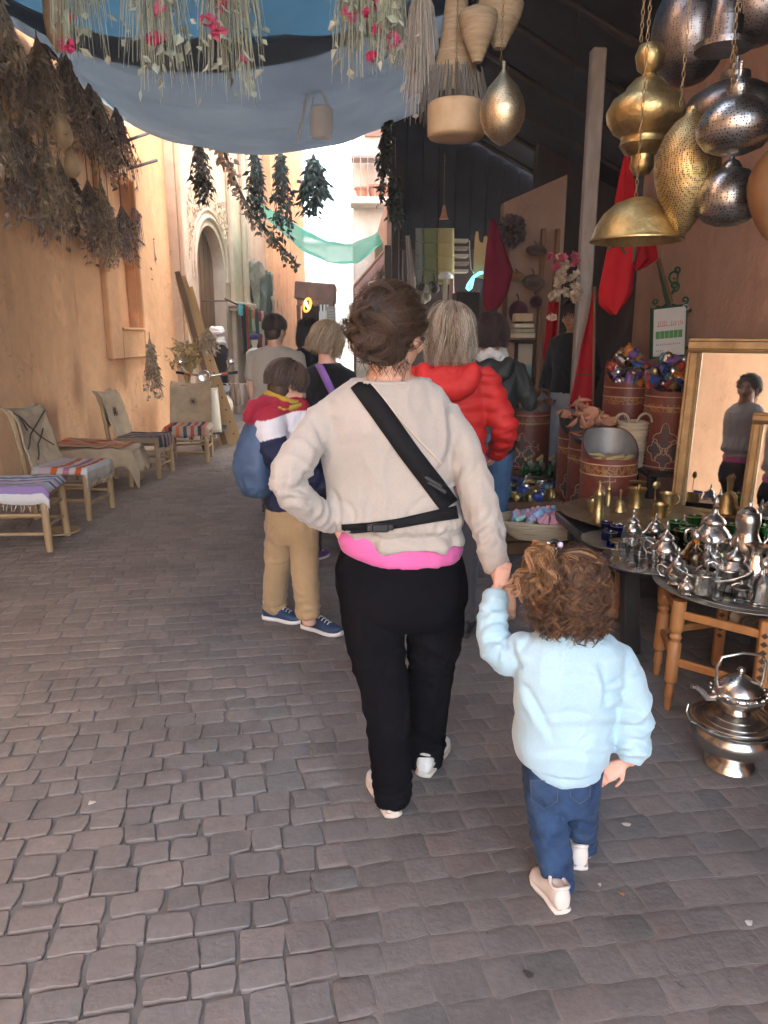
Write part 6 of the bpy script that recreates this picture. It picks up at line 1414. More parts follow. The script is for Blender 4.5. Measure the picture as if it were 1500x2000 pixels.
def stroke(pts, w, mat, nm, o=.005):
    mb = MB(); mb.tube([Q(u, v, o) for u, v in pts], w, 5, flat=.4); mb.build(nm, mat, pn, 60)
rdp = pm('sign_red', (.62, .06, .05), (.55, .05, .04), .5, bstr=0); gnp = pm('sign_green', (.10, .30, .09), (.08, .25, .07), .5, bstr=0); bkp = pm('sign_ink', (.06, .04, .035), (.05, .03, .03), .5, bstr=0)
stroke([(.10, .36), (.2, .365), (.3, .36), (.45, .365)], .0045, rdp, 'red_lettering'); stroke([(.48, .36), (.58, .365), (.7, .355)], .0045, rdp, 'red_lettering')
for u in (.14, .2, .27, .33, .4, .55, .62, .68): stroke([(u, .35), (u+.01, .28), (u+.02, .26 if u < .4 else .29)], .003, rdp, 'red_lettering')
stroke([(.76, .29), (.77, .36), (.8, .37)], .004, rdp, 'red_lettering'); stroke([(.84, .27), (.85, .35), (.9, .35), (.9, .3)], .004, rdp, 'red_lettering')
mb = MB()
for k in range(6): u0 = .07+k*.142; mb.quad(Q(u0, .47, .004), Q(u0, .63, .004), Q(u0+.13, .63, .004), Q(u0+.13, .47, .004))
mb.build('green_lettering', gnp, pn)
for vv in (.75, .88):
    for k in range(12 if vv < .8 else 4):
        u = .1+k*.066; stroke([(u, vv-.018), (u, vv+.018), (u+.03, vv+.018 if k % 2 else vv)], .0025, bkp, 'black_lettering')
def scroll(mb, c, r0, a0, turns, sgn, Y, w=.008):
    pts = []
    for i in range(22):
        t = i/21; rad = r0*(1-t*.8); an = a0+sgn*turns*2*PI*t; pts.append(c+Vector((rad*math.cos(an), 0, rad*math.sin(an))))
    mb.tube(pts, w, 6); return pts
mb = MB(); mb.tube([atY(1306, 598, YS), atY(1300, 575, YS), atY(1285, 510, YS)], [.02, .018, .014], 8); mb.build('bracket_arm', gp, sg, 60)
for (px, py, r_, a0, tn, sgn) in ((1317, 558, .045, -1.5, 1.1, 1), (1318, 540, .055, -1.2, 1.2, -1), (1281, 590, .025, -1.5, 1.2, -1), (1338, 586, .03, -1.5, 1.2, 1), (1322, 527, .03, -1.5, 1.0, 1)):
    mb = MB(); scroll(mb, atY(px, py, YS), r_, a0, tn, sgn, YS); mb.build('scroll', gp, sg, 60)
for pts in ([(1306, 600), (1310, 575), (1318, 562)], [(1279, 605), (1282, 598), (1292, 600), (1302, 594)], [(1340, 600), (1338, 594), (1326, 598), (1312, 594)], [(1312, 575), (1322, 558), (1324, 530)]):
    mb = MB(); mb.tube([atY(x, y, YS) for x, y in pts], .0065, 6); mb.build('scroll', gp, sg, 60)
mb = MB(); mb.tube([atY(1340, 610, YS)+Vector((0, .03, 0)), Vector((XR, YS+.12, atY(1340, 610, YS).z+.02))], .012, 7); mb.build('wall_stay', gp, sg, 60); mb = MB(); mb.tube([atY(1336, 680, YS)+Vector((0, .03, 0)), Vector((XR, YS+.12, atY(1336, 680, YS).z))], .012, 7); mb.build('wall_stay', gp, sg, 60)
mb = MB(); cc = atY(1339, 600, YS-.03); mb.tube([cc+Vector((.022*math.cos(t), 0, .02*math.sin(t))) for t in [2*PI*j/20 for j in range(21)]], .0025, 5, False); o = mb.build('white_ring', wm, None, 60, org=cc); tag(o, 'thin white ring hooked on the sign corner', 'ring')

# ---------------------------------------------------------------- flower ball, hats, books, frame on the display wall
rr = random.Random(21); lf = MB(); cc = atY(1098, 545, 6.1)
fb = root('flower_garland', cc, 'hanging ball of pink and cream paper flowers by the grey post', 'flowers')
for k in range(26):
    p = cc+Vector((rr.gauss(0, .075), rr.gauss(0, .06), rr.gauss(0, .12))); c_ = (.45, .10, .16) if (p.z > cc.z+.06 and rr.random() < .7) else (.55, .45, .34); m2 = MB()
    for j in range(16): leaf(m2, p, Vector((rr.gauss(0, 1), rr.gauss(0, 1), rr.gauss(0, 1))), rr.uniform(.03, .055), .02, rr, vary(c_, rr, .2))
    m2.build('flower', leafm, fb)
mb = MB(); mb.tube([cc+Vector((0, 0, .15)), Vector((cc.x+.02, cc.y, roofz(cc.x)-.05))], .004, 5); mb.build('cord', cab, fb, 60)
for i, (px, py, w, h, c_, lb) in enumerate(((1047, 490, 40, 26, (.10, .06, .045), 'dark round leather hat on the display wall, upper'), (1042, 552, 44, 34, (.12, .08, .06), 'dark leather hat on the display wall, lower'), (1010, 540, 30, 20, (.30, .15, .06), 'tan heart-shaped leather purse on the display wall'), (1012, 610, 38, 46, (.06, .015, .03), 'dark plum knitted bag hanging low on the display wall'), (1047, 590, 24, 26, (.06, .02, .03), 'small dark plum cap beside the knitted bag'), (1000, 452, 44, 56, (.12, .09, .10), 'dusty dried flower ball hanging above the display wall'))):
    q = atY(px, py, 7.62); sw = (atY(px+w/2, py, 7.62)-q).x; sh = (q-atY(px, py+h/2, 7.62)).z
    o = empty('wall_ware', q, lb, 'hat' if 'hat' in lb or 'cap' in lb else ('purse' if 'purse' in lb else ('bag' if 'bag' in lb else 'dried flowers')))
    if i == 5:
        lf = MB()
        for k in range(340): v = Vector((rr.gauss(0, 1), rr.gauss(0, 1), rr.gauss(0, 1))).normalized(); leaf(lf, Vector((v.x*sw, v.y*sw, v.z*sh))*rr.uniform(.6, 1), v, .05, .018, rr, vary(c_, rr))
        lf.build('petals', leafm, o)
    else:
        mb = MB()
        if i in (0, 1): mb.lathe([(1.0, 0), (1.02, .05), (.72, .12), (.68, .4), (.6, .85), (.45, 1), (0, 1.0)], n=24, rot=Matrix.Rotation(R(68), 3, 'X'), sx=1, sy=1)
        else: mb.ball((0, 0, 0), 1, 16, 10)
        mb.v = [(x*sw, y*(.09 if i not in (0, 1) else .12), z*sh) for x, y, z in mb.v]; mb.build('body', cloth_mat('ware_%d' % i, c_, None, .8), o, 60)
        mb = MB(); mb.tube([(0, .03, sh*.8), (sw*.1, .05, sh*1.25), (0, .09, sh*1.6)], .006, 5); mb.build('strap', cab, o, 60)
for i, (x0, x1, y0, y1) in enumerate(((1006, 1040, 612, 628), (1004, 1042, 632, 640), (1003, 1043, 642, 650), (1002, 1044, 651, 660))):
    p0, p1 = atY(x0, y0, 7.45), atY(x1, y1, 7.45); mb = MB(); mb.box(((p0.x+p1.x)/2, 7.5, (p0.z+p1.z)/2), (p1.x-p0.x, .14, p0.z-p1.z), ch=.005)
    o = mb.build('book', pm('book_%d' % i, [(.50, .40, .26), (.58, .50, .38), (.32, .34, .22), (.55, .46, .34)][i], None, .7), None, None, org=((p0.x+p1.x)/2, 7.5, p1.z)); tag(o, ['thick upright-looking tan book on top of the pile', 'cream book second from the top of the pile', 'olive book third from the top of the pile', 'lowest cream book of the pile'][i]+' on the wall shelf', 'book', 'books on the wall shelf')
p0, p1 = atY(1000, 661, 7.45), atY(1046, 667, 7.45); mb = MB(); mb.box(((p0.x+p1.x)/2, 7.58, (p0.z+p1.z)/2-.01), (p1.x-p0.x, .32, .022)); o = mb.build('wall_shelf', M['darkwood'], None, None, org=(p0.x, 7.58, p1.z)); tag(o, 'dark little shelf carrying the pile of books', 'shelf')
p0, p1 = atY(1006, 745, 7.6), atY(1040, 745, 7.6)
pic, nt, b = nodes('sea_picture'); tc = nt.nodes.new('ShaderNodeTexCoord'); sp = nt.nodes.new('ShaderNodeSeparateXYZ'); lk(nt, tc.outputs['Generated'], sp.inputs[0]); r = ramp(nt, sp.outputs[2], [(.0, (.05, .13, .14)), (.38, (.10, .20, .20)), (.45, (.34, .27, .18)), (.7, (.36, .30, .22)), (1, (.30, .25, .19))]); n_ = noise_node(nt, 12, 4); bump(nt, b, n_.outputs[0], .1, .002); lk(nt, r.outputs[0], b.inputs['Base Color'])
framed('framed_picture', (p0.x, 7.6, p0.z), (p1.x, 7.6, p1.z), (atY(1006, 668, 7.6)-p0).z, 0, .03, M['darkwood'], 'small dark framed picture below the wall shelf', False, 'picture', pic)

# ---------------------------------------------------------------- far bag stall: hung goods
YT = 10.2
nbk = [((.24, .26, .24), 'grey'), ((.20, .25, .12), 'green'), ((.50, .44, .20), 'yellow')]
for ci, (x0, x1) in enumerate(((812, 826), (827, 854), (855, 886))):
    for ri in range(4):
        y0 = 446+ri*27; y1 = y0+27; p0, p1 = atY(x0, y0, YT), atY(x1, y1, YT)
        mb = MB(); mb.grid(lambda u, v: (lerp(p0.x, p1.x, u), YT-.03*v-.02*math.sin(PI*u), lerp(p0.z, p1.z-.01, v)), 6, 6); o = mb.build('hung_notebook', cloth_mat('note_'+nbk[ci][1], nbk[ci][0]), None, 180, org=(p0.x, YT, p0.z), solid=.02)
        tag(o, '%s cloth notebook, %s in the %s column at the far stall' % (nbk[ci][1], ['top', 'second', 'third', 'lowest'][ri], nbk[ci][1]), 'notebook', 'notebooks at the far stall')
for ri in range(5):
    p0, p1 = atY(886, 466+ri*15, YT), atY(915, 472+ri*15, YT); mb = MB(); mb.box(((p0.x+p1.x)/2, YT+.1, (p0.z+p1.z)/2), (p1.x-p0.x, .2, p0.z-p1.z), ch=.005); o = mb.build('white_box', pm('white_card', (.6, .58, .5), (.5, .48, .42), .6) if ri % 2 == 0 else M['greypaint'], None, None, org=(p0.x, YT+.1, p1.z)); tag(o, ['topmost', 'second', 'third', 'fourth', 'lowest'][ri]+' pale box on the rack right of the yellow notebooks', 'box', 'pale boxes at the far stall')
# cut-out hand of pale wood
cw = pm('cut_wood', (.58, .42, .20), (.50, .36, .16), .6, scale=6)
def cutout(pts, Y, name, mat, label, cat, th=.03):
    v = [atY(x, y, Y) for x, y in pts]; n = len(v); mb = MB(); mb.add(v+[p+Vector((0, th, 0)) for p in v], [tuple(range(n))[::-1], tuple(range(n, 2*n))]+[(i, (i+1) % n, n+(i+1) % n, n+i) for i in range(n)])
    o = mb.build(name, mat, None, None, org=v[0]); return tag(o, label, cat)
cutout([(925, 540), (926, 500), (928, 460), (930, 452), (934, 452), (936, 470), (940, 474), (944, 474), (946, 462), (950, 460), (953, 466), (953, 484), (958, 487), (953, 492), (952, 540), (945, 545)], 8.9, 'wooden_hand_cutout', cw, 'pale wooden hand-shaped cutout beside the maroon flag', 'cutout')
ne = root('neon_sign', atY(925, 550, 8.8), 'glowing cyan neon squiggle under the wooden hand', 'neon sign'); mb = MB()
mb.tube([atY(x, y, 8.8) for x, y in ((943, 532), (936, 534), (930, 538), (924, 542), (919, 549), (914, 557), (912, 563), (915, 566), (920, 562), (922, 554), (924, 545))], .016, 8); mb.build('tube', emit_mat('cyan_neon', (.12, .8, 1), .25), ne, 60)
mb = MB(); mb.tube([atY(x, y, 8.82) for x, y in ((917, 470), (918, 500), (920, 525), (926, 535))], .006, 6); mb.build('cord', wm, ne, 60)
for i, (pts, c_, lb) in enumerate((([(460, 792, 800), (500, 794, 805), (530, 796, 808), (570, 794, 812)], (.50, .46, .44), 'white patterned scarf hanging at the left of the far stall'), ([(540, 806, 811), (560, 804, 812), (575, 803, 813)], (.55, .28, .30), 'pink scarf below the patterned one'), ([(540, 880, 886), (560, 878, 888), (590, 876, 890)], (.55, .36, .33), 'pale pink scarf right of the yellow notebooks'))):
    flag('hung_scarf', None, pts, lb, thin_cloth('farscarf_%d' % i, c_, tuple(x*.7 for x in c_), .2), 9.9, i)['category'] = 'scarf'
rr = random.Random(70)
for i in range(12):
    px, py = rr.uniform(812, 852), rr.uniform(555, 585); q = atY(px, py, 10.1); mb = MB(); mb.ball((0, 0, 0), .07, 10, 7, sc3=(1, .6, .9)); mb.tube([(0, 0, .05), (0, 0, .16)], .006, 5); c_ = rr.choice([(.35, .33, .28), (.05, .05, .05), (.2, .2, .14)]); o = mb.build('hung_pouch', cloth_mat('pouch_%d' % int(c_[0]*100), c_), None, 60, org=(0, 0, 0)); o.location = q; tag(o, 'small %s pouch hanging below the notebooks' % {35: 'pale', 5: 'black', 20: 'olive'}[int(c_[0]*100)], 'pouch', 'pouches at the far stall')
q = atY(870, 540, 9.9); o = root('white_floor_lamp', (q.x, 9.9, 0), 'slim pale stand lamp between the heads in the crowd', 'lamp'); mb = MB(); mb.tube([(q.x, 9.9, 0), (q.x, 9.9, q.z)], .03, 10); mb.lathe([(.16, 0), (.02, .03), (0, .03)], (q.x, 9.9, 0), 20); mb.build('stem', pm('pale_lamp', (.5, .47, .36), (.42, .4, .3), .5), o, 60); mb = MB(); mb.lathe([(.09, -.03), (.1, 0), (.06, .05), (0, .06)], (q.x, 9.9, q.z), 18); mb.build('shade', wm, o, 60)
for i, (x0, x1, y0, y1, Y, lb) in enumerate(((959, 976, 545, 620, 8.2, 'dark tall cabinet edge below the maroon flag'), (900, 940, 570, 640, 9.4, 'dark cabinet under the neon sign'))):
    p0, p1 = atY(x0, y0, Y), atY(x1, y1, Y); o = root('dark_cabinet', ((p0.x+p1.x)/2, Y+.2, 0), lb, 'cabinet', 'dark cabinets'); mb = MB(); mb.box(((p0.x+p1.x)/2, Y+.2, p0.z/2), (p1.x-p0.x+.1, .4, p0.z), ch=.01); mb.build('carcass', M['darkwood'], o); mb = MB(); mb.box(((p0.x+p1.x)/2, Y-.008, p0.z-.3), (p1.x-p0.x, .014, .5), ch=.004); mb.build('door', M['darkwood'], o)
# ================================================================ PEOPLE
from mathutils.bvhtree import BVHTree
def skin_mat(name, col):
    if name in MATS: return MATS[name]
    m = pm(name, col, tuple(c*q for c, q in zip(col, (.9, .8, .76))), .5, 0, 9, 220, .12, .0012, spec=.35)
    b = m.node_tree.nodes['Principled BSDF']; b.inputs['Subsurface Weight'].default_value = .12; b.inputs['Subsurface Radius'].default_value = (.012, .005, .003); b.inputs['Subsurface Scale'].default_value = .6
    return m
def remesh(mb, name, mat, parent, vox, it=4, disp=None, colf=None, fac=.5):
    """fuse overlapping closed shapes into ONE continuous surface, relax it, then add folds"""
    me = bpy.data.meshes.new('tmp'); me.from_pydata([tuple(p) for p in mb.v], [], mb.f); ob = bpy.data.objects.new('tmp', me); COL.objects.link(ob)
    bm = bmesh.new(); bm.from_mesh(me); bmesh.ops.recalc_face_normals(bm, faces=bm.faces); bm.to_mesh(me); bm.free()
    md = ob.modifiers.new('r', 'REMESH'); md.mode = 'VOXEL'; md.voxel_size = vox; md.use_smooth_shade = True
    if it: s_ = ob.modifiers.new('s', 'SMOOTH'); s_.factor = fac; s_.iterations = it
    bpy.context.view_layer.update(); dg = bpy.context.evaluated_depsgraph_get()
    nm = bpy.data.meshes.new_from_object(ob.evaluated_get(dg)); bpy.data.objects.remove(ob); bpy.data.meshes.remove(me)
    n = len(nm.vertices); co = np.zeros(n*3, dtype=np.float32); nm.vertices.foreach_get('co', co); co = co.reshape(-1, 3)
    if disp:
        no = np.zeros(n*3, dtype=np.float32); nm.vertices.foreach_get('normal', no); no = no.reshape(-1, 3)
        d = np.asarray(disp(co.astype(float), no.astype(float)), dtype=np.float32); co = co+no*d[:, None]
    if colf:
        at = nm.color_attributes.new('Col', 'FLOAT_COLOR', 'POINT'); cc = np.ones((n, 4), dtype=np.float32); cc[:, :3] = np.array([colf(Vector(c)) for c in co], dtype=np.float32); at.data.foreach_set('color', cc.ravel())
    world = co.copy()
    Mi = np.array(parent.matrix_basis.inverted()); co = co @ Mi[:3, :3].T+Mi[:3, 3]
    nm.vertices.foreach_set('co', co.astype(np.float32).ravel()); nm.polygons.foreach_set('use_smooth', [True]*len(nm.polygons)); nm.update()
    nm.materials.clear(); nm.materials.append(mat); nm.name = name
    o = bpy.data.objects.new(name, nm); COL.objects.link(o); o.parent = parent; o['_n'] = 1; del o['_n']
    polys = [tuple(p.vertices) for p in nm.polygons]
    return o, BVHTree.FromPolygons([Vector(c) for c in world], polys)
_rg = np.random.RandomState(3); _pm = np.concatenate([_rg.permutation(256)]*3); _gr = _rg.normal(size=(256, 3)); _gr /= np.linalg.norm(_gr, axis=1)[:, None]
def pn(q):
    """gradient noise for an array of points"""
    i = np.floor(q).astype(int); f = q-i; u = f*f*f*(f*(f*6-15)+10); i &= 255; r = 0
    for dx in (0, 1):
        for dy in (0, 1):
            for dz in (0, 1):
                h = _pm[_pm[_pm[(i[:, 0]+dx) & 255]+((i[:, 1]+dy) & 255)]+((i[:, 2]+dz) & 255)] & 255
                g = (_gr[h]*(f-np.array((dx, dy, dz)))).sum(1)
                r = r+g*(u[:, 0] if dx else 1-u[:, 0])*(u[:, 1] if dy else 1-u[:, 1])*(u[:, 2] if dz else 1-u[:, 2])
    return r*1.5
def folds(amp, sv, seed, fine=.35, warp=.35):
    """cloth creases: warped ridged noise stretched by sv, with a finer set on top"""
    sv = np.array(sv, dtype=float)
    def f(c, n):
        q = c*sv+np.array((seed*3.1, -seed, seed*1.7)); w = np.stack([pn(q*.7+3.3), pn(q*.7+9.1), pn(q*.7-4.7)], 1); q = q+w*warp*2
        a = np.clip(1-np.abs(pn(q))*3.0, -.6, 1); b = np.clip(1-np.abs(pn(q*2.1+7.7))*3.0, -.6, 1); m = np.clip(pn(q*.5-2.2)*1.5+.6, .1, 1)
        return amp*((a-.2)*m+fine*(b-.2)*m)
    return f
def armfold(line, rad, zones, seed, keep=1.45):
    """creases running round a limb; zones = (place 0..1, width, depth, creases per metre)"""
    Lp = np.array([tuple(p) for p in line]); rd = np.array(rad); sl = np.concatenate([[0], np.cumsum(np.linalg.norm(np.diff(Lp, axis=0), axis=1))]); T = sl[-1]
    def f(c, n):
        d = np.linalg.norm(c[:, None, :]-Lp[None], axis=2); k = d.argmin(1); near = d[np.arange(len(c)), k] < rd[k]*keep
        off = c-Lp[k]; ang = np.arctan2(off[:, 1], off[:, 0]+off[:, 2]*.3)
        k2 = np.clip(k, 1, len(Lp)-2); tg = Lp[k2+1]-Lp[k2-1]; tg /= np.linalg.norm(tg, axis=1)[:, None]; ss = sl[k]+(off*tg).sum(1); r = np.zeros(len(c))
        for (t0, w, dp, fr) in zones:
            m = np.exp(-((ss/T-t0)/w)**2); ph = ss*fr*2*np.pi+1.5*np.sin(ang+seed)+3.6*pn(c*8+seed)+seed
            r += dp*m*((1-np.abs(np.sin(ph*.5))*1.7)*.8)*(.45+.55*np.clip(pn(c*14+seed*2)+.55, 0, 1))
        return np.where(near, r, 0)
    return f
def creases(lines, depth=.006, w=5.0):
    """named folds: polylines on the side seen (photo pixels), a groove with a soft ridge beside it"""
    Mi = np.array(_M.transposed()); cp = np.array(CAMP)
    def f(c, n):
        q = (c-cp) @ Mi.T; px = CX+FPX*q[:, 0]/-q[:, 2]; py = CY-FPX*q[:, 1]/-q[:, 2]; vd = (c-cp); vd /= np.linalg.norm(vd, axis=1)[:, None]; face = np.clip(-(vd*n).sum(1)*2, 0, 1); r = np.zeros(len(c))
        for ln in lines:
            k = ln[2] if len(ln) > 2 else 1.0; (x0, y0), (x1, y1) = ln[0], ln[1]; L = math.hypot(x1-x0, y1-y0); ux, uy = (x1-x0)/L, (y1-y0)/L
            t = ((px-x0)*ux+(py-y0)*uy)/L; bow = 5*np.sin(np.clip(t, 0, 1)*3.1416); d = -(px-x0)*uy+(py-y0)*ux+bow; m = np.clip(np.minimum(t+.12, 1.12-t)*4, 0, 1)
            r += k*depth*m*(-np.exp(-(d/w)**2)+.75*np.exp(-((d-2.3*w)/(1.4*w))**2))
        return r*face
    return f
def both(*fs): return lambda c, n: sum(f(c, n) for f in fs)
def row(y, xl, xr, Y, ry, yo=0.0):
    a, b = atY(xl, y, Y), atY(xr, y, Y); c = (a+b)/2; return (c+Vector((0, yo, 0)), Vector(((b.x-a.x)/2, 0, 0)), Vector((0, ry, 0)))
def limb(mb, pts, n=18, sub=5, ripple=0.0, rf=3.0, seed=0, flat=1.0):
    """tapered limb through (px, py, half width px, Y)"""
    P = [atY(p[0], p[1], p[3]) for p in pts]; Rr = [(atY(p[0]+p[2], p[1], p[3])-atY(p[0], p[1], p[3])).length for p in pts]
    return limb3(mb, P, Rr, n, sub, ripple, rf, seed, flat)
def limb3(mb, P, Rr, n=18, sub=5, ripple=0.0, rf=3.0, seed=0, flat=1.0):
    out = []; rad = []
    k = len(P)
    for i in range(k-1):
        p0, p1, p2, p3 = P[max(0, i-1)], P[i], P[i+1], P[min(k-1, i+2)]
        for j in range(sub):
            t = j/sub; q = .5*((2*p1)+(p2-p0)*t+(2*p0-5*p1+4*p2-p3)*t*t+(3*p1-p0-3*p2+p3)*t**3)
            out.append(q); g = i+t
            rad.append(lerp(Rr[i], Rr[i+1], t)*(1+ripple*math.sin(g*rf*2*PI+seed+1.3*math.sin(g*5+seed))))
    out.append(P[-1]); rad.append(Rr[-1])
    e0 = (out[0]-out[1]).normalized(); e1 = (out[-1]-out[-2]).normalized()
    out = [out[0]+e0*rad[0]*.6]+out+[out[-1]+e1*rad[-1]*.25]; rad = [rad[0]*.55]+rad+[rad[-1]*.8]
    mb.tube(out, rad, n, True, flat=flat); return out, rad
def frame(fwd, up=Vector((0, 0, 1))):
    f = Vector(fwd).normalized(); r = f.cross(up).normalized(); u = r.cross(f); return Matrix((r, f, u)).transposed()
def add_head(mb, c, s, F, neck=None, nr=.055):
    def B(p, rad, sc3): mb.ball(c+F @ (Vector(p)*s), rad*s, 22, 16, sc3=sc3, rot=F)
    B((0, -.012, .028), .1, (.76, .95, .82)); B((0, .02, -.03), .1, (.64, .74, .78)); B((0, .05, -.082), .04, (.9, .8, .75)); B((0, .0, -.055), .07, (.86, .9, .7))
    mb.tube([c+F @ (Vector(p)*s) for p in ((0, .088, .015), (0, .102, -.018), (0, .108, -.034), (0, .095, -.044))], [.008*s, .012*s, .016*s, .010*s], 10)
    B((0, .078, -.062), .022, (1.1, .7, .5))
    for q in (-1, 1):
        B((q*.078, -.008, -.014), .03, (.28, .62, 1.0)); B((q*.03, .083, .022), .02, (1.1, .5, .4)); B((q*.038, .066, -.03), .03, (.9, .7, .8))
    if neck is not None: limb3(mb, [Vector(neck), Vector(neck).lerp(c, .5)-F @ Vector((0, .012*s, 0)), c-F @ Vector((0, .02*s, .03*s))], [nr*1.15, nr, nr*1.0], 16, 3)
def face_bits(o, c, s, F, skinc, lipc=(.35, .12, .10), brow=(.03, .02, .015)):
    ew = pm('eye_white', (.7, .68, .65), (.65, .62, .6), .25, bstr=0); ir = pm('iris_brown', (.05, .025, .012), (.03, .015, .01), .2, bstr=0)
    for q in (-1, 1):
        mb = MB(); mb.ball(c+F @ (Vector((q*.032, .082, .0))*s), .0125*s, 12, 8, sc3=(1.15, .6, .62), rot=F); e = mb.build('eye', ew, o, 70)
        mb = MB(); mb.ball(c+F @ (Vector((q*.032, .088, .0))*s), .0062*s, 10, 6, sc3=(1, .5, 1), rot=F); mb.build('iris', ir, e, 70)
        mb = MB(); mb.tube([c+F @ (Vector(p)*s) for p in ((q*.014, .094, .024), (q*.034, .09, .030), (q*.052, .076, .024))], [.003*s, .0042*s, .002*s], 6); mb.build('eyebrow', pm('brow_hair', brow, brow, .8, bstr=0), o, 60)
    mb = MB(); mb.tube([c+F @ (Vector(p)*s) for p in ((-.024, .083, -.066), (-.008, .095, -.0625), (0, .096, -.064), (.008, .095, -.0625), (.024, .083, -.066))], [.002*s, .0052*s, .0056*s, .0052*s, .002*s], 8); mb.build('lips', pm('lip', lipc, lipc, .45, bstr=0), o, 60)
def add_hand(mb, w, d, pn, s=1.0, curl=.5, thumb=1, spread=.02, fr=1.0):
    """palm, four unequal bent fingers and a thumb leaving the side of the palm; d = direction, pn = palm normal"""
    d = Vector(d).normalized(); pn = (Vector(pn)-d*Vector(pn).dot(d)).normalized(); x = d.cross(pn)*thumb; w = Vector(w)
    mb.rings([(w+d*(t*s), x*(a*s), pn*(b*s)) for t, a, b in ((-.02, .024, .019), (.0, .026, .019), (.025, .034, .017), (.06, .041, .015), (.085, .040, .013), (.095, .034, .009))], 16, ex=2.6)
    for k, (off, L) in enumerate(((.029, .072), (.010, .080), (-.010, .074), (-.028, .058))):
        p = w+d*(.082*s)+x*(off*s); a = 0; pts = [p]; dirn = d+x*(off*spread*12)
        for j, (sl, cu) in enumerate(((.45, .55), (.32, 1.0), (.25, .8))):
            a += curl*cu; v = (dirn*math.cos(a)+pn*math.sin(a)).normalized(); pts.append(pts[-1]+v*L*sl*s)
        mb.tube([pts[0]-d*.012*s]+pts, [.0092*s*fr, .0092*s*fr, .0086*s*fr, .008*s*fr, .006*s*fr], 10)
    p = w+d*(.018*s)+x*(.03*s); v1 = (d*.62+x*.62+pn*.35).normalized(); v2 = (d*.85+x*.2+pn*(.4+.4*curl)).normalized()
    mb.tube([p-v1*.012*s, p, p+v1*.036*s, p+v1*.036*s+v2*.028*s, p+v1*.036*s+v2*.05*s], [.012*s*fr, .0125*s*fr, .0108*s*fr, .0095*s*fr, .0065*s*fr], 10)
def shoe(o, heel, toe, s, mats, h=.085, w=.045, name='shoe', sole=.022, high=False, label=None):
    """heel and toe: points on the sole"""
    heel, toe = Vector(heel), Vector(toe); d = (toe-heel); L = d.length; d.normalize(); x = d.cross(Vector((0, 0, 1))).normalized(); u = x.cross(d)
    mb = MB(); R_ = []
    for t, a, hh, lift in ((-.015, .45, .62, .0), (.04, .72, .92, 0), (.18, .80, 1.0, 0), (.34, .78, .98, 0), (.48, .86, .80, 0), (.62, .98, .62, 0), (.76, 1.0, .52, 0), (.90, .84, .42, .004), (.985, .45, .26, .008)):
        zc = sole*.6+h*hh/2+lift; R_.append((heel+d*(t*L)+u*zc, x*(w*a), u*(h*hh/2)))
    mb.rings(R_, 18, ex=2.5); up, _ = remesh(mb, name, mats[0], o, .006, 3)
    if label: up['label'] = label
    mb = MB(); R_ = []
    for t, a, lift in ((-.03, .42, .006), (.02, .76, 0), (.18, .86, 0), (.4, .84, .002), (.62, 1.02, 0), (.78, 1.04, 0), (.92, .84, .005), (1.005, .4, .012)): R_.append((heel+d*(t*L)+u*(sole/2+lift), x*(w*a), u*(sole/2)))
    mb.rings(R_, 18, ex=3.2); mb.build('sole', mats[1], up if False else o, 50)
    mb = MB(); cc = heel+d*(.20*L)+u*(sole*.6+h*.98); mb.tube([cc+d*(.20*L*math.cos(t))+x*(w*.66*math.sin(t))+u*(.10*h*math.cos(2*t)) for t in [2*PI*j/24 for j in range(25)]], .0055, 7, False); mb.build('collar', mats[1], o, 60)
    for k in range(4):
        cc = heel+d*((.46+.075*k)*L)+u*(sole*.6+h*(.86-.085*k)); mb = MB(); mb.tube([cc-x*w*.45-u*.006, cc+u*.004, cc+x*w*.45-u*.006], .0035, 6); mb.build('lace', mats[1], o, 60)
    return up, d, x, u
hairm = attr_mat('hair_strand', rough=.42, bstr=0, var=.18, vscale=60, spec=.5)
def strands(name, lst, parent):
    mb = MB()
    for pts, r, col in lst:
        k = len(pts); mb.tube(pts, [r*(1-.75*(i/(k-1))**2) for i in range(k)], 3, False, col)
    return mb.build(name, hairm, parent, 180)
def hcol(cols, rr, a=.22): return vary(rr.choice(cols), rr, a)
def hair_cap(o, c, s, F, col, mat_name, face=.55, low=-.08, grow=1.0, xs=1.0):
    """scalp volume under the strands"""
    mb = MB(); mb.ball(c+F @ (Vector((0, -.016, .032))*s), .104*s*grow, 24, 18, sc3=(.80*xs, .93, .84), rot=F); mb.ball(c+F @ (Vector((0, -.045, -.02))*s), .082*s*grow, 20, 14, sc3=(.88*xs, .72, .95), rot=F)
    return remesh(mb, 'hair_base', pm(mat_name, col, tuple(x*.6 for x in col), .6, scale=40, sv=(1, 1, .2), bscale=180, bstr=.5), o, .008, 4)[0]
def clump(lst, pts, r, col, rr, per, lr):
    """a lock: per strands round one guide, closing at the tip"""
    k = len(pts)
    for j in range(per):
        o = Vector((rr.gauss(0, 1), rr.gauss(0, 1), rr.gauss(0, .6)))*lr; ph = rr.uniform(0, 6)
        lst.append(([p+o*(.35+.65*math.sin(PI*min(.92, .12+i/(k-1)*.85)))+Vector((math.sin(ph+i*.7), math.cos(ph+i*.6), 0))*lr*.25 for i, p in enumerate(pts)], r*rr.uniform(.6, 1.25), vary(col, rr, .16)))
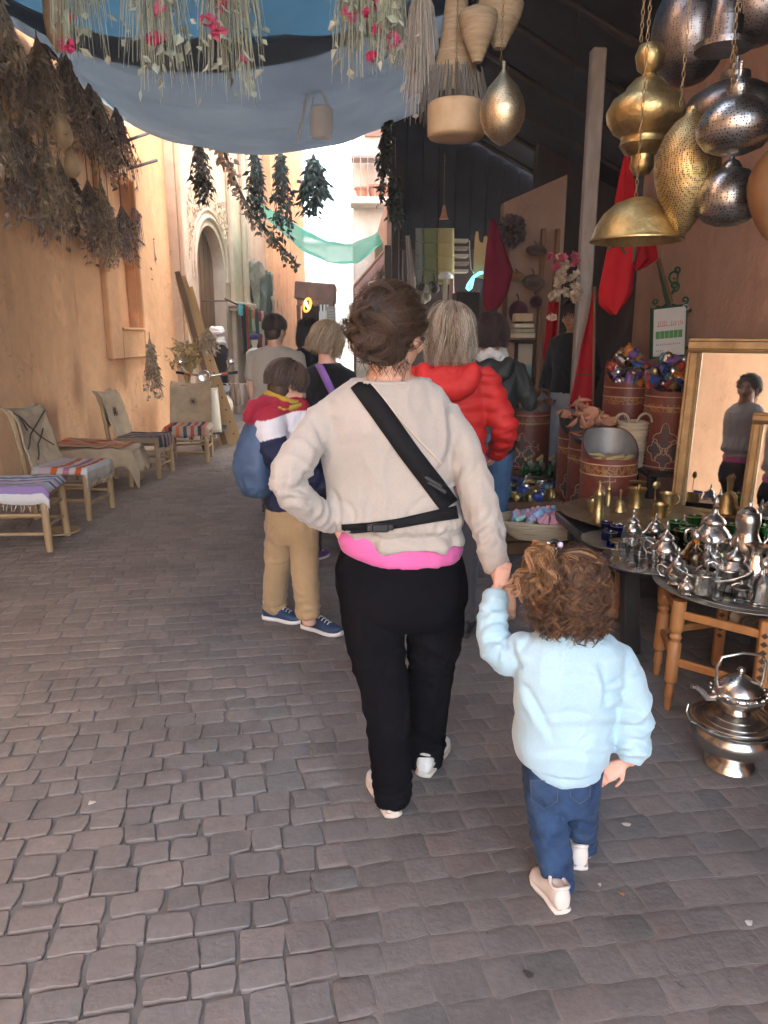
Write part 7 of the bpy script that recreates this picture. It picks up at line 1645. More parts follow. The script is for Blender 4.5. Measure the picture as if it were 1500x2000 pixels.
def bob(o, c, s, F, cols, L, n, seed, face=.9, flare=.012, r=.0016, wave=.004, curl=0, turn=.055, inward=.02, xs=1.0, lenvar=.12, vol=1.0, fringe=False, per=6, lr=.004, start0=1.25):
    """hair combed from the crown over the head, falling to length L below the ears; open towards the face"""
    rr = random.Random(seed); lst = []
    A, B_, C_ = .084*s*xs*vol, .102*s*vol, .098*s*vol; ctr = Vector((0, -.014, .026))*s
    for i in range(n):
        az = rr.uniform(-PI+face*.5, PI-face*.5) if not fringe else rr.uniform(-PI, PI)   # 0 = back of the head
        start = rr.random()**.8*start0
        ph = rr.uniform(0, 2*PI); tw = turn*rr.uniform(.75, 1.35); sg = rr.choice((-1, 1)); ra = curl*rr.uniform(.6, 1.25); inface = abs(az) > PI-face*.5
        Lh = (L*(1+rr.uniform(-lenvar, .05)) if not inface else -.015*s); pts = []; K = 11 if not curl else 24
        th0 = start*.9; lay = 1+rr.uniform(-.02, .075)
        arc = PI/2-th0; tot = arc*.09*s+Lh+.06*s; drift = rr.uniform(-.25, .25)
        for k in range(K):
            q = k/(K-1)*tot; th = th0+q/(.09*s); a2 = az+drift*(q/tot)
            if th < PI/2*1.02: p = Vector((A*math.sin(th)*math.sin(a2)*lay, -B_*math.sin(th)*math.cos(a2)*lay, C_*math.cos(th)*lay))
            else:
                dz = (th-PI/2*1.02)*.09*s; fl = 1+flare*(dz/.1)-inward*(dz/.1)**2
                p = Vector((A*math.sin(a2)*lay*fl, -B_*math.cos(a2)*lay*fl, -dz))
            p += Vector((wave*math.sin(q*40+ph), wave*math.cos(q*33+ph), 0))*(q/tot)
            if curl:
                w_ = min(1, (q/(.06*s))**1.5); g = sg*2*PI*q/tw+ph; nr_ = Vector((math.sin(a2), -math.cos(a2), 0)); tx = Vector((math.cos(a2), math.sin(a2), 0))
                p += (nr_*math.cos(g)*.8+tx*math.sin(g)+Vector((0, 0, .35*math.sin(g+1))))*ra*w_
            pts.append(c+F @ (ctr+p))
        clump(lst, pts, r, hcol(cols, rr), rr, per, lr*s)
    return strands('hair', lst, o)

SK1 = skin_mat('skin_light', (.60, .36, .25)); SK2 = skin_mat('skin_tan', (.42, .23, .14)); SK3 = skin_mat('skin_fair', (.62, .38, .29))
def ribbon_on(bvh, path, name, mat, parent, off=.006, thick=.003, n=40, wrap=None):
    """strap laid on a garment: path = (px, py, half width px); each edge is dropped onto the cloth"""
    mb = MB(); L = []; Rr = []
    for i in range(n+1):
        t = i/n*(len(path)-1); k = min(int(t), len(path)-2); f_ = t-k
        x, y, w = (lerp(path[k][j], path[k+1][j], f_) for j in range(3)); dx, dy = path[k+1][0]-path[k][0], path[k+1][1]-path[k][1]; l = math.hypot(dx, dy); nx, ny = -dy/l, dx/l
        e = []
        for sg in (-1, 0, 1):
            rd = ray(x+nx*w*sg, y+ny*w*sg).normalized(); h = bvh.ray_cast(CAMP, rd); e.append((h[0]-rd*off) if h[0] is not None else None)
        L.append(e)
    last = None
    for e in L:
        for j in range(3):
            if e[j] is None: e[j] = (e[1] or (last[j] if last else None))
        last = e
    L = [e for e in L if all(q is not None for q in e)]
    # smooth along the strap
    for it in range(3):
        L = [L[0]]+[[(L[i-1][j]+L[i][j]*2+L[i+1][j])/4 for j in range(3)] for i in range(1, len(L)-1)]+[L[-1]]
    m = len(L); v = [p for e in L for p in e]; f = [(3*i+j, 3*i+j+1, 3*i+j+4, 3*i+j+3) for i in range(m-1) for j in range(2)]
    mb.add(v, f); return mb.build(name, mat, parent, 180, solid=thick)

# ---------------------------------------------------------------- the woman in front
wm_loc = gnd(790, 1560); WY = 2.25
wo_ = root('person', (wm_loc.x, wm_loc.y, 0), 'woman from behind in a beige top and black trousers, holding the toddler by the hand', 'person')
beige = cloth_mat('beige_knit', (.39, .35, .305), (.35, .315, .275), .9, 700, .15, 6, .25)
mb = MB()
mb.rings([row(741, 684, 842, WY, .072, .0), row(754, 664, 854, WY, .084), row(775, 634, 876, WY, .098), row(800, 617, 888, WY, .110), row(840, 616, 892, WY, .120), row(890, 628, 889, WY, .120), row(940, 636, 886, WY, .118), row(980, 638, 890, WY, .126), row(1006, 640, 899, WY, .136), row(1020, 648, 902, WY, .134), row(1031, 668, 897, WY, .116), row(1040, 684, 901, WY, .128), row(1050, 700, 904, WY, .136), row(1056, 706, 904, WY, .136)], 40, ex=2.3)
l1 = limb(mb, [(648, 806, 34, 2.24), (609, 850, 38, 2.19), (578, 902, 38, 2.13), (563, 942, 35, 2.09), (583, 975, 33, 2.10), (615, 998, 29, 2.16), (645, 1018, 25, 2.22)], 20, 6)
l2 = limb(mb, [(864, 808, 34, 2.25), (895, 862, 35, 2.23), (917, 920, 34, 2.19), (938, 985, 34, 2.15), (957, 1050, 30, 2.11), (972, 1108, 25, 2.06)], 20, 6)
hemz = atY(780, 1046, WY).z; wz = atY(780, 1012, WY).z
def frill(c, n):
    m = np.clip((hemz+.035-c[:, 2])/.04, 0, 1)*(np.abs(c[:, 0]-.22*0) < .35); g = np.exp(-((c[:, 2]-wz)/.05)**2)
    return .009*np.sin(c[:, 0]*58+2.2*np.sin(c[:, 0]*19))*m+.006*g*np.clip(1-np.abs(pn(np.stack([c[:, 0]*26, c[:, 1]*26, c[:, 2]*7], 1)))*3, -.5, 1)
sweater, bv = remesh(mb, 'beige_top', beige, wo_, .0065, 2, both(creases([((545, 955), (602, 962), 1.2), ((556, 975), (612, 984), 1.1), ((604, 925), (566, 962)), ((622, 880), (596, 935), .9), ((648, 955), (664, 1012)), ((672, 980), (694, 1018), .9), ((892, 850), (848, 925), .8), ((898, 905), (876, 955), .8), ((800, 1000), (856, 962), .7), ((934, 900), (904, 948), .9), ((962, 1000), (928, 1036)), ((974, 1056), (942, 1086)), ((968, 1030), (936, 1062), .7), ((612, 820), (640, 900), .8), ((700, 1000), (712, 960), .6), ((760, 1012), (770, 975), .6), ((870, 800), (885, 850), .7)], .006, 6), folds(.0060, (9, 9, 3.4), 2), folds(.0050, (4.5, 4.5, 7), 7), frill, armfold(*l1, [(.12, .10, .006, 14), (.50, .14, .009, 20), (.80, .13, .006, 24)], 1), armfold(*l2, [(.10, .10, .006, 12), (.42, .16, .0045, 13), (.85, .14, .006, 20)], 3)))
mb = MB(); e = row(743, 686, 840, WY, .074)
mb.tube([e[0]+e[1]*math.cos(t)+e[2]*math.sin(t)+Vector((0, 0, .004*math.sin(t))) for t in [2*PI*j/40 for j in range(41)]], .0055, 8, False); mb.build('neckband', beige, wo_, 60)
mb = MB()
pinkm = cloth_mat('pink_jersey', (.60, .13, .33), (.52, .10, .27), .85, 900, .1)
mb.rings([row(1018, 676, 884, WY, .092), row(1034, 666, 892, WY, .102), row(1050, 658, 900, WY, .116), row(1070, 666, 905, WY, .130), row(1085, 690, 898, WY, .132), row(1088, 694, 896, WY, .130)], 34, ex=2.3)
pk_, bvp = remesh(mb, 'pink_shirt', pinkm, wo_, .007, 1, folds(.003, (17, 17, 4), 8))
mb = MB(); blackp = cloth_mat('black_trousers', (.007, .007, .009), (.0042, .0042, .0055), .95, 800, .1, sheen=0); blackp.node_tree.nodes['Principled BSDF'].inputs['Specular IOR Level'].default_value = .06
mb.rings([row(1035, 680, 882, WY, .085), row(1065, 671, 893, WY, .105), row(1088, 662, 903, WY, .122), row(1110, 656, 909, WY, .135), row(1150, 655, 913, WY, .145), row(1190, 662, 908, WY, .135), row(1215, 680, 895, WY, .10)], 34, ex=2.25)
l1 = limb(mb, [(722, 1160, 64, 2.25), (728, 1220, 62, 2.23), (742, 1300, 54, 2.20), (756, 1390, 45, 2.17), (763, 1470, 42, 2.16), (766, 1530, 38, 2.17), (768, 1556, 36, 2.18)], 22, 6, .02, 2.0, 3)
l2 = limb(mb, [(850, 1160, 60, 2.25), (850, 1220, 56, 2.27), (843, 1300, 45, 2.31), (837, 1390, 38, 2.37), (833, 1440, 36, 2.42), (829, 1482, 35, 2.46)], 22, 6, .02, 2.0, 6)
remesh(mb, 'black_trousers', blackp, wo_, .0075, 2, both(folds(.006, (8, 8, 6), 5), armfold(*l1, [(.35, .1, .006, 13), (.62, .1, .005, 16), (.95, .12, .009, 30)], 2), armfold(*l2, [(.4, .12, .005, 14), (.92, .12, .008, 30)], 4)))
# body: one continuous figure under the clothes
WHC = atY(768, 652, 2.27); WF = frame((.50, .86, -.06)); WS = 1.04
mb = MB(); add_head(mb, WHC, WS, WF, atY(762, 745, 2.27), .060)
mb.rings([row(735, 715, 815, 2.27, .06), row(752, 682, 838, WY, .07), row(800, 645, 860, WY, .085), row(890, 645, 872, WY, .10), row(1000, 664, 876, WY, .10), row(1100, 670, 895, WY, .12), row(1190, 680, 890, WY, .11)], 30)
limb(mb, [(655, 818, 22, 2.24), (580, 903, 25, 2.13), (565, 942, 23, 2.09), (615, 998, 19, 2.16), (652, 1024, 15, 2.235)], 14, 5)
limb(mb, [(856, 820, 22, 2.25), (916, 921, 23, 2.19), (957, 1050, 21, 2.11), (974, 1118, 16, 2.055), (978, 1132, 15.5, 2.05)], 14, 5)
for pts in ([(722, 1160, 50, 2.25), (756, 1390, 34, 2.17), (766, 1520, 24, 2.17), (767, 1574, 19, 2.185)], [(850, 1160, 48, 2.25), (837, 1390, 30, 2.37), (831, 1470, 22, 2.45), (832, 1512, 20, 2.48)]): limb(mb, pts, 14, 5)
h0 = atY(980, 1138, 2.045); add_hand(mb, h0, Vector((.10, -.14, -1)), Vector((.1, .9, -.1)), .92, .62, 1, .05, .88)
h1 = atY(655, 1026, 2.24); add_hand(mb, h1, Vector((.9, .3, -.25)), Vector((.2, .8, -.3)), .85, .35, -1)
remesh(mb, 'body', SK1, wo_, .0046, 2)
face_bits(wo_, WHC, WS, WF, None)
# hair swept into a loose bun
rr = random.Random(77); HC = [(.058, .033, .020), (.078, .045, .027), (.045, .025, .016), (.11, .066, .040)]
hair_cap(wo_, WHC, WS, WF, (.045, .026, .016), 'brown_hair_base')
bun = atY(724, 645, 2.16); lst = []
ctr = WHC+WF @ Vector((0, -.016, .030))*WS
for i in range(330):
    a = rr.uniform(-PI, PI); ph = rr.uniform(-.45, 1.35)
    d0 = Vector((math.sin(a)*math.cos(ph), -math.cos(a)*math.cos(ph), math.sin(ph)))
    if d0.y > .62 and d0.z < .75: continue          # the face stays free
    if d0.y > .35 and d0.z < .05: continue
    d1 = (WF.transposed() @ (bun+Vector((rr.gauss(0, .02), .02, rr.gauss(0, .025)))-ctr)).normalized(); pts = []; lay = rr.uniform(1.0, 1.08); hump = rr.uniform(.0, .08)
    for k in range(11):
        t = k/10; d = d0.lerp(d1, t**1.1).normalized(); p = Vector((d.x*.089, d.y*.108, d.z*.100))*WS*lay
        p *= 1+hump*math.sin(PI*t); pts.append(ctr+WF @ p+Vector((rr.gauss(0, .0012), rr.gauss(0, .0012), rr.gauss(0, .0012))))
    clump(lst, pts, .0009, hcol(HC, rr), rr, 14, .0065)
for i in range(46):                                  # coils of the loose bun
    a0 = rr.uniform(0, 2*PI); rb = rr.uniform(.018, .05); sp = rr.uniform(.26, .42)*rr.choice((-1, 1)); n1 = Vector((rr.gauss(-.3, .5), -1, rr.gauss(0, .5))).normalized(); u = n1.orthogonal().normalized(); w = n1.cross(u); cc = bun+Vector((rr.gauss(-.004, .018), rr.gauss(0, .012), rr.gauss(0, .028)))
    pts = [cc+(u*math.cos(a0+t*sp)*rb*1.15+w*math.sin(a0+t*sp)*rb*1.25)*(1-.02*t)+n1*(.02*math.sin(t*.5+i)) for t in range(16)]
    clump(lst, pts, .0009, hcol(HC+[(.11, .068, .045)], rr), rr, 26, .0085)
for i in range(240):                                 # flyaway wisps, neck curls
    d = Vector((rr.uniform(-1, 1), rr.uniform(-1, .3), rr.uniform(-.7, 1))).normalized(); p = ctr+WF @ Vector((d.x*.09, d.y*.108, d.z*.1)); v = Vector((rr.gauss(0, 1), rr.gauss(0, 1), rr.gauss(0, .8)))*.02
    lst.append(([p, p+v, p+v*1.8+Vector((0, 0, -.012)), p+v*2.4+Vector((0, 0, -.035))], .0006, hcol(HC, rr)))
for i in range(46):
    p = atY(rr.uniform(715, 800), rr.uniform(690, 712), 2.19); L = rr.uniform(.03, .07); ph = rr.uniform(0, 6)
    lst.append(([p+Vector((.008*math.sin(ph+t), .006*math.cos(ph+t), -L*t/6)) for t in range(7)], .0012, hcol(HC, rr)))
cc = atY(748, 712, 2.17); lst.append(([cc+Vector((.014*math.cos(t*.75)*(1-t*.04), 0, .014*math.sin(t*.75)*(1-t*.04)-.004*0)) for t in range(9)], .002, HC[0]))
strands('hair', lst, wo_)
mb = MB(); mb.ball(bun+Vector((.005, .022, 0)), .048, 16, 12, sc3=(1, .9, 1.25)); mb.build('bun', pm('brown_hair_base', (.04, .022, .014)), wo_, 70)
# shoes
whs = (pm('white_canvas', (.70, .67, .62), (.58, .54, .49), .8, scale=12, bscale=300, bstr=.2), pm('white_sole', (.62, .55, .46), (.5, .43, .36), .7, bstr=.1))
hl = gnd(770, 1602); shoe(wo_, hl+Vector((0, .01, 0)), hl+Vector((-.06, .245, 0)), 1, whs, .075, .041)
hr = gnd(838, 1528); shoe(wo_, hr+Vector((-.02, .03, .0)), hr+Vector((.085, .25, .0)), 1, whs, .075, .041)
# straps
strapm = pm('black_webbing', (.008, .0085, .010), (.005, .005, .006), .8, scale=30, bscale=500, bstr=.3, spec=.2)
sb_ = root('crossbody_bag_strap', atY(760, 850, 2.1), 'wide black crossbody strap with sliding buckle and waist belt on the beige top', 'strap')
ribbon_on(bv, [(699, 747, 18), (740, 800, 20), (800, 885, 20), (850, 950, 20), (878, 988, 19)], 'shoulder_strap', strapm, sb_, .007, .004)
ribbon_on(bv, [(668, 1034, 9), (720, 1030, 9), (780, 1022, 9.5), (840, 1010, 11), (893, 1000, 13)], 'waist_belt', strapm, sb_, .008, .004)
buck = pm('black_plastic', (.012, .012, .013), (.01, .01, .01), .35, bstr=.02)
h = bv.ray_cast(CAMP, ray(845, 938).normalized())[0]; rot = frame((0, 1, 0)) @ Matrix.Rotation(R(-40), 3, 'Y'); mb = MB()
mb.box(h+Vector((0, -.016, 0)), (.062, .014, .012), Matrix.Rotation(R(32), 3, 'Y'), .003); mb.box(h+Vector((.012, -.016, -.018)), (.062, .014, .012), Matrix.Rotation(R(32), 3, 'Y'), .003); mb.box(h+Vector((.006, -.018, -.009)), (.062, .008, .006), Matrix.Rotation(R(32), 3, 'Y'), .002); mb.build('slider', buck, sb_)
h = bv.ray_cast(CAMP, ray(742, 1028).normalized())[0]; mb = MB(); mb.box(h+Vector((0, -.017, 0)), (.05, .016, .026), None, .004); mb.box(h+Vector((.03, -.016, .002)), (.02, .012, .02), None, .003); mb.box(h+Vector((-.03, -.016, 0)), (.02, .012, .02), None, .003); mb.build('belt_buckle', buck, sb_)
cordm = cloth_mat('cream_cord', (.55, .45, .36))
mb = MB(); pts = []
for i in range(15):
    t = i/14; x, y = lerp(716, 862, t), lerp(736, 905, t)+6*math.sin(PI*t); hh = bv.ray_cast(CAMP, ray(x, y).normalized())[0]
    if hh: pts.append(hh-ray(x, y).normalized()*.006)
mb.tube(pts, .0028, 6); mb.build('thin_cord', cordm, sb_, 60)['label'] = 'thin cream cord beside the black strap'

# ---------------------------------------------------------------- the toddler
TY = 1.85
tl = gnd(1105, 1750); to_ = root('person', (tl.x, tl.y, 0), 'curly haired toddler in a pale blue sweatshirt and jeans, arm raised to the woman', 'person')
bluem = cloth_mat('pale_blue_fleece', (.38, .55, .63), (.34, .51, .595), .92, 500, .2, 7, .35)
mb = MB()
mb.rings([row(1232, 1060, 1170, TY, .055), row(1246, 1034, 1196, TY, .07), row(1268, 1012, 1218, TY, .085), row(1310, 1007, 1218, TY, .098), row(1360, 1007, 1204, TY, .104), row(1410, 1007, 1194, TY, .110), row(1450, 1006, 1192, TY, .114), row(1474, 1010, 1188, TY, .112), row(1484, 1022, 1180, TY, .10), row(1496, 1030, 1176, TY, .099), row(1504, 1046, 1172, TY, .09)], 34, ex=2.3)
l1 = limb(mb, [(1196, 1282, 38, 1.86), (1219, 1330, 40, 1.85), (1230, 1385, 42, 1.84), (1232, 1430, 40, 1.83), (1234, 1462, 34, 1.82), (1230, 1485, 27, 1.81)], 20, 6)
l2 = limb(mb, [(1030, 1262, 34, 1.87), (998, 1282, 37, 1.90), (972, 1264, 35, 1.93), (962, 1228, 31, 1.965), (964, 1192, 26, 1.99), (968, 1158, 20, 2.015)], 20, 6)
def hemband(c, n):
    z0 = atY(1100, 1480, TY).z; return -.006*np.exp(-((c[:, 2]-z0)/.006)**2)*(np.abs(c[:, 1]-TY) < .2)*(c[:, 0] < atY(1190, 1400, TY).x)
swt, bvt = remesh(mb, 'blue_sweatshirt', bluem, to_, .0055, 2, both(creases([((1172, 1300), (1186, 1372), 1.4), ((1186, 1345), (1250, 1312), .8), ((1022, 1335), (1078, 1440)), ((1060, 1398), (1150, 1396), .8), ((1182, 1388), (1252, 1398), 1.1), ((1186, 1420), (1258, 1424), 1.1), ((1192, 1448), (1258, 1452), 1.2), ((1178, 1370), (1215, 1350), 1.2), ((1050, 1470), (1170, 1474), .7), ((1130, 1460), (1160, 1440), .9), ((1100, 1320), (1180, 1330), .5), ((1015, 1300), (1000, 1250), 1.2), ((940, 1225), (985, 1215)), ((945, 1200), (985, 1190)), ((950, 1250), (990, 1262)), ((1030, 1360), (1060, 1420), .7)], .0065, 6), folds(.0058, (4, 4, 6.5), 3), folds(.004, (8, 8, 4), 6), hemband, armfold(*l1, [(.22, .03, -.007, 18), (.6, .2, .012, 16), (.88, .12, .012, 22)], 1), armfold(*l2, [(.16, .04, -.007, 16), (.45, .16, .007, 20), (.85, .15, .008, 26)], 2)))
mb = MB(); e = row(1233, 1058, 1172, TY, .056); mb.tube([e[0]+e[1]*math.cos(t)+e[2]*math.sin(t) for t in [2*PI*j/40 for j in range(41)]], .0075, 8, False); mb.build('neckband', bluem, to_, 60)
jm = cloth_mat('blue_denim', (.034, .075, .160), (.010, .026, .070), .85, 900, .25, 13, .05)
mb = MB(); mb.rings([row(1470, 1022, 1178, TY, .088), row(1500, 1020, 1174, TY, .095), row(1535, 1024, 1170, TY, .095), row(1568, 1032, 1166, TY, .082)], 28, ex=2.3)
l1 = limb(mb, [(1064, 1530, 40, 1.84), (1070, 1600, 38, 1.81), (1083, 1680, 34, 1.795), (1090, 1712, 28, 1.79), (1093, 1731, 27, 1.79)], 20, 6, .03, 2.2, 2)
l2 = limb(mb, [(1130, 1530, 38, 1.86), (1134, 1590, 32, 1.88), (1138, 1630, 27, 1.93), (1139, 1654, 25, 1.95)], 20, 6, .03, 2.2, 4)
_, bvj = remesh(mb, 'jeans', jm, to_, .0055, 2, both(folds(.004, (14, 14, 16), 9), armfold(*l1, [(.45, .12, .006, 22), (.95, .1, .008, 40)], 1), armfold(*l2, [(.5, .14, .005, 22), (.95, .1, .007, 40)], 3)))
stitch = pm('pale_stitch', (.075, .095, .13), (.055, .07, .10), .9, bstr=0)
for ln in ([(1036, 1524), (1038, 1562), (1062, 1580), (1088, 1566), (1090, 1526), (1036, 1524)], [(1112, 1524), (1114, 1556), (1132, 1570), (1152, 1556), (1154, 1524), (1112, 1524)]):
    pts = []
    for (x0, y0), (x1, y1) in zip(ln, ln[1:]):
        for t in range(4):
            rd = ray(lerp(x0, x1, t/4), lerp(y0, y1, t/4)).normalized(); hh = bvj.ray_cast(CAMP, rd)[0]
            if hh: pts.append(hh-rd*.0018)
    if len(pts) > 4: mb = MB(); mb.tube(pts+[pts[0]], .0014, 5, False); mb.build('pocket_stitching', stitch, to_, 60)
THC = atY(1112, 1150, 1.86); TF_ = frame((.12, .98, -.05)); TS = .86
mb = MB(); add_head(mb, THC, TS, TF_, atY(1115, 1245, 1.87), .042)
mb.rings([row(1236, 1075, 1158, TY, .045), row(1275, 1030, 1200, TY, .07), row(1400, 1030, 1180, TY, .08), row(1500, 1040, 1165, TY, .08), row(1555, 1045, 1155, TY, .07)], 24)
limb(mb, [(1196, 1285, 24, 1.86), (1230, 1385, 22, 1.84), (1234, 1462, 17, 1.82), (1226, 1488, 14, 1.815)], 12, 4)
limb(mb, [(1030, 1265, 24, 1.87), (972, 1262, 21, 1.93), (966, 1190, 16, 1.99), (972, 1148, 13, 2.02)], 12, 4)
for pts in ([(1064, 1530, 28, 1.84), (1083, 1680, 22, 1.795), (1095, 1760, 15, 1.795)], [(1130, 1530, 28, 1.86), (1138, 1640, 20, 1.93), (1140, 1684, 14, 1.955)]): limb(mb, pts, 12, 4)
add_hand(mb, atY(1216, 1492, 1.815), Vector((-.85, -.1, -.5)), Vector((.3, .8, -.6)), .62, .5, 1, .07, .85)
add_hand(mb, atY(974, 1146, 2.022), Vector((.25, .12, 1)), Vector((.2, .9, -.1)), .58, .75, -1)
remesh(mb, 'body', SK3, to_, .0034, 2)
face_bits(to_, THC, TS, TF_, None)
CC = [(.085, .042, .022), (.12, .058, .028), (.06, .030, .017), (.21, .105, .045), (.045, .023, .014), (.15, .072, .032)]
hair_cap(to_, THC, TS, TF_, (.07, .034, .018), 'curly_hair_base', grow=1.06)
bob(to_, THC, TS, TF_, CC, .088, 290, 5, face=1.5, r=.0011, curl=.0135, turn=.052, wave=.008, flare=.12, lenvar=.5, vol=1.05, xs=1.05, per=11, lr=.0032)
bob(to_, THC, TS, TF_, CC, .085, 170, 15, face=1.5, r=.0007, curl=.017, turn=.05, wave=.012, flare=.22, lenvar=.5, vol=1.13, xs=1.06, per=2, lr=.006).name = 'loose_curls'
rr = random.Random(6); lst = []; pt = atY(1078, 1062, 1.80)
for i in range(30):                                   # gathered tuft, left
    a = rr.uniform(-1, 1); L = rr.uniform(.10, .175); ph = rr.uniform(0, 6); sg = rr.choice((-1, 1)); d = Vector((-.42+.4*a, -.22+rr.uniform(-.25, .2), -.75)).normalized(); x = d.orthogonal().normalized(); y = d.cross(x); ra = rr.uniform(.008, .015); tn = rr.uniform(.045, .065)
    pts = [pt+d*L*t/24+(x*math.cos(ph+sg*2*PI*L*t/24/tn)+y*math.sin(ph+sg*2*PI*L*t/24/tn))*ra*min(1, t/7)+Vector((-.022, -.022, .03))*math.sin(PI*min(t, 14)/16)*.9 for t in range(25)]
    clump(lst, pts, .0013, hcol([(.26, .135, .055), (.36, .20, .09), (.17, .085, .038)], rr), rr, 11, .0048)
for i in range(30):                                   # drawn over the crown to the tie
    d0 = Vector((rr.uniform(-.5, 1.0), rr.uniform(-.85, .5), rr.uniform(.35, 1))).normalized(); ctr = THC+TF_ @ Vector((0, -.016, .03))*TS; d1 = (TF_.transposed() @ (pt-ctr)).normalized(); pts = []
    for k in range(10): t = k/9; d = d0.lerp(d1, t).normalized(); pts.append(ctr+TF_ @ (Vector((d.x*.100, d.y*.118, d.z*.112))*TS*(1+.05*math.sin(PI*t))))
    clump(lst, pts, .0013, hcol(CC+[(.24, .13, .055)]*2, rr), rr, 7, .004)
strands('hair_tuft', lst, to_)
ht = root('hair_tie', pt, 'small dark and white hair tie in the toddler curls', 'hair tie')
mb = MB(); mb.tube([pt+Vector((.012*math.cos(t), -.012+.004*math.sin(t*2), .012*math.sin(t))) for t in [2*PI*j/14 for j in range(15)]], .0055, 7, False); mb.build('band', buck, ht, 60)
for q in (-1, 1): mb = MB(); mb.ball(pt+Vector((q*.016, -.02, .003)), .0075, 10, 7); mb.build('bead', wm if q < 0 else pm('lilac_bead', (.5, .45, .6), (.45, .4, .55), .3, bstr=0), ht, 60)
bsh = (pm('beige_leather', (.66, .60, .54), (.56, .50, .44), .65, scale=10, bscale=200, bstr=.15), pm('beige_sole', (.70, .66, .60), (.55, .50, .44), .7, bstr=.1))
hl = gnd(1098, 1795); shoe(to_, hl+Vector((.008, .015, 0)), hl+Vector((-.032, .168, 0)), 1, bsh, .07, .034, sole=.016)
hr = gnd(1134, 1706); shoe(to_, hr+Vector((0, .01, .0)), hr+Vector((.02, .165, 0)), 1, bsh, .07, .034, sole=.016)

# ---------------------------------------------------------------- the boy
BY = 3.75
bl_ = gnd(585, 1215); bo = root('person', (bl_.x, bl_.y, 0), 'boy in a red, white and navy hooded jacket and tan trousers', 'person')
def bcol(c):
    q = _M.transposed() @ (c-CAMP); py = CY-FPX*q.y/-q.z; px = CX+FPX*q.x/-q.z
    lim = 812+10*math.sin(px*.04)
    if py < lim: return (.30, .018, .035)
    if py < 868-.25*(px-490)+18*(px > 560): return (.62, .62, .64)
    return (.016, .022, .055)
jk = attr_mat('tricolour_jacket', rough=.8, bscale=600, bstr=.15, bdist=.001, var=.1, vscale=20, spec=.25)
mb = MB()
mb.rings([row(768, 520, 585, BY, .06), row(785, 500, 600, BY, .08), row(812, 494, 612, BY, .10), row(850, 498, 618, BY, .11), row(900, 508, 625, BY, .115), row(950, 512, 630, BY, .118), row(982, 516, 632, BY, .115), row(992, 520, 628, BY, .105)], 30, ex=2.3)
l1 = limb(mb, [(530, 812, 32, 3.68), (530, 850, 32, 3.62), (545, 893, 30, 3.58), (580, 925, 26, 3.57), (615, 940, 21, 3.6), (632, 945, 17, 3.63)], 18, 6, .04, 2.5, 3)
limb(mb, [(590, 815, 28, 3.85), (610, 870, 27, 3.85), (628, 925, 22, 3.8)], 16, 5)
remesh(mb, 'jacket', jk, bo, .007, 3, both(folds(.007, (10, 10, 8), 6), armfold(*l1, [(.45, .2, .009, 18), (.85, .15, .008, 22)], 2)), bcol)
mb = MB()       # hood lying open on the back
hc = atY(520, 800, 3.66)
for k, (dx, dz, r_) in enumerate(((-.10, -.02, .045), (-.07, .03, .05), (-.02, .055, .05), (.04, .055, .048), (.09, .03, .042), (-.09, -.055, .04), (-.03, -.03, .055), (.03, -.02, .05))): mb.ball(hc+Vector((dx*.92+.01, .0-.02*math.cos(k), dz*.8-.012)), r_*.82, 14, 10)
remesh(mb, 'hood', cloth_mat('crimson_fleece', (.30, .018, .04)), bo, .008, 4, folds(.006, (12, 12, 12), 2))
tan = cloth_mat('tan_trousers', (.42, .30, .165), (.34, .24, .13), .85, 700, .15)
mb = MB(); mb.rings([row(975, 522, 622, BY, .09), row(1000, 520, 624, BY, .105), row(1035, 520, 622, BY, .105), row(1058, 528, 615, BY, .09)], 26)
l1 = limb(mb, [(550, 1020, 33, 3.78), (546, 1075, 29, 3.82), (540, 1130, 25, 3.86), (537, 1165, 23, 3.9), (536, 1186, 22, 3.92)], 18, 6)
l2 = limb(mb, [(592, 1020, 33, 3.72), (594, 1080, 29, 3.68), (598, 1140, 26, 3.65), (601, 1178, 24, 3.64), (602, 1202, 23, 3.63)], 18, 6)
remesh(mb, 'tan_trousers', tan, bo, .0065, 2, both(folds(.006, (10, 10, 10), 4), armfold(*l1, [(.4, .15, .005, 12), (.9, .12, .007, 17)], 1), armfold(*l2, [(.4, .15, .005, 12), (.9, .12, .007, 17)], 3)))
BHC = atY(562, 752, 3.74); BF = frame((.86, .45, -.30)); BS = .93
mb = MB(); add_head(mb, BHC, BS, BF, atY(552, 800, 3.76), .045)
mb.rings([row(790, 515, 590, BY, .06), row(850, 510, 605, BY, .08), row(980, 530, 612, BY, .08), row(1050, 535, 608, BY, .08)], 20)
limb(mb, [(530, 815, 22, 3.68), (545, 893, 20, 3.58), (615, 940, 14, 3.6), (640, 948, 11, 3.64)], 12, 4); limb(mb, [(590, 818, 20, 3.85), (628, 925, 14, 3.8), (650, 945, 10, 3.76)], 12, 4)
for pts in ([(550, 1020, 24, 3.78), (540, 1130, 18, 3.86), (536, 1200, 13, 3.92)], [(592, 1020, 24, 3.72), (598, 1140, 19, 3.65), (604, 1218, 14, 3.62)]): limb(mb, pts, 12, 4)
add_hand(mb, atY(642, 948, 3.64), Vector((1, .2, -.2)), Vector((0, .8, -.5)), .75, .5, 1); add_hand(mb, atY(652, 946, 3.76), Vector((1, .1, -.2)), Vector((0, -.8, -.5)), .75, .5, 1)
remesh(mb, 'body', SK3, bo, .007, 2); face_bits(bo, BHC, BS, BF, None)
BC = [(.085, .050, .032), (.10, .062, .040), (.07, .042, .028)]
hair_cap(bo, BHC, BS, BF, (.075, .045, .03), 'boy_hair_base', grow=1.03)
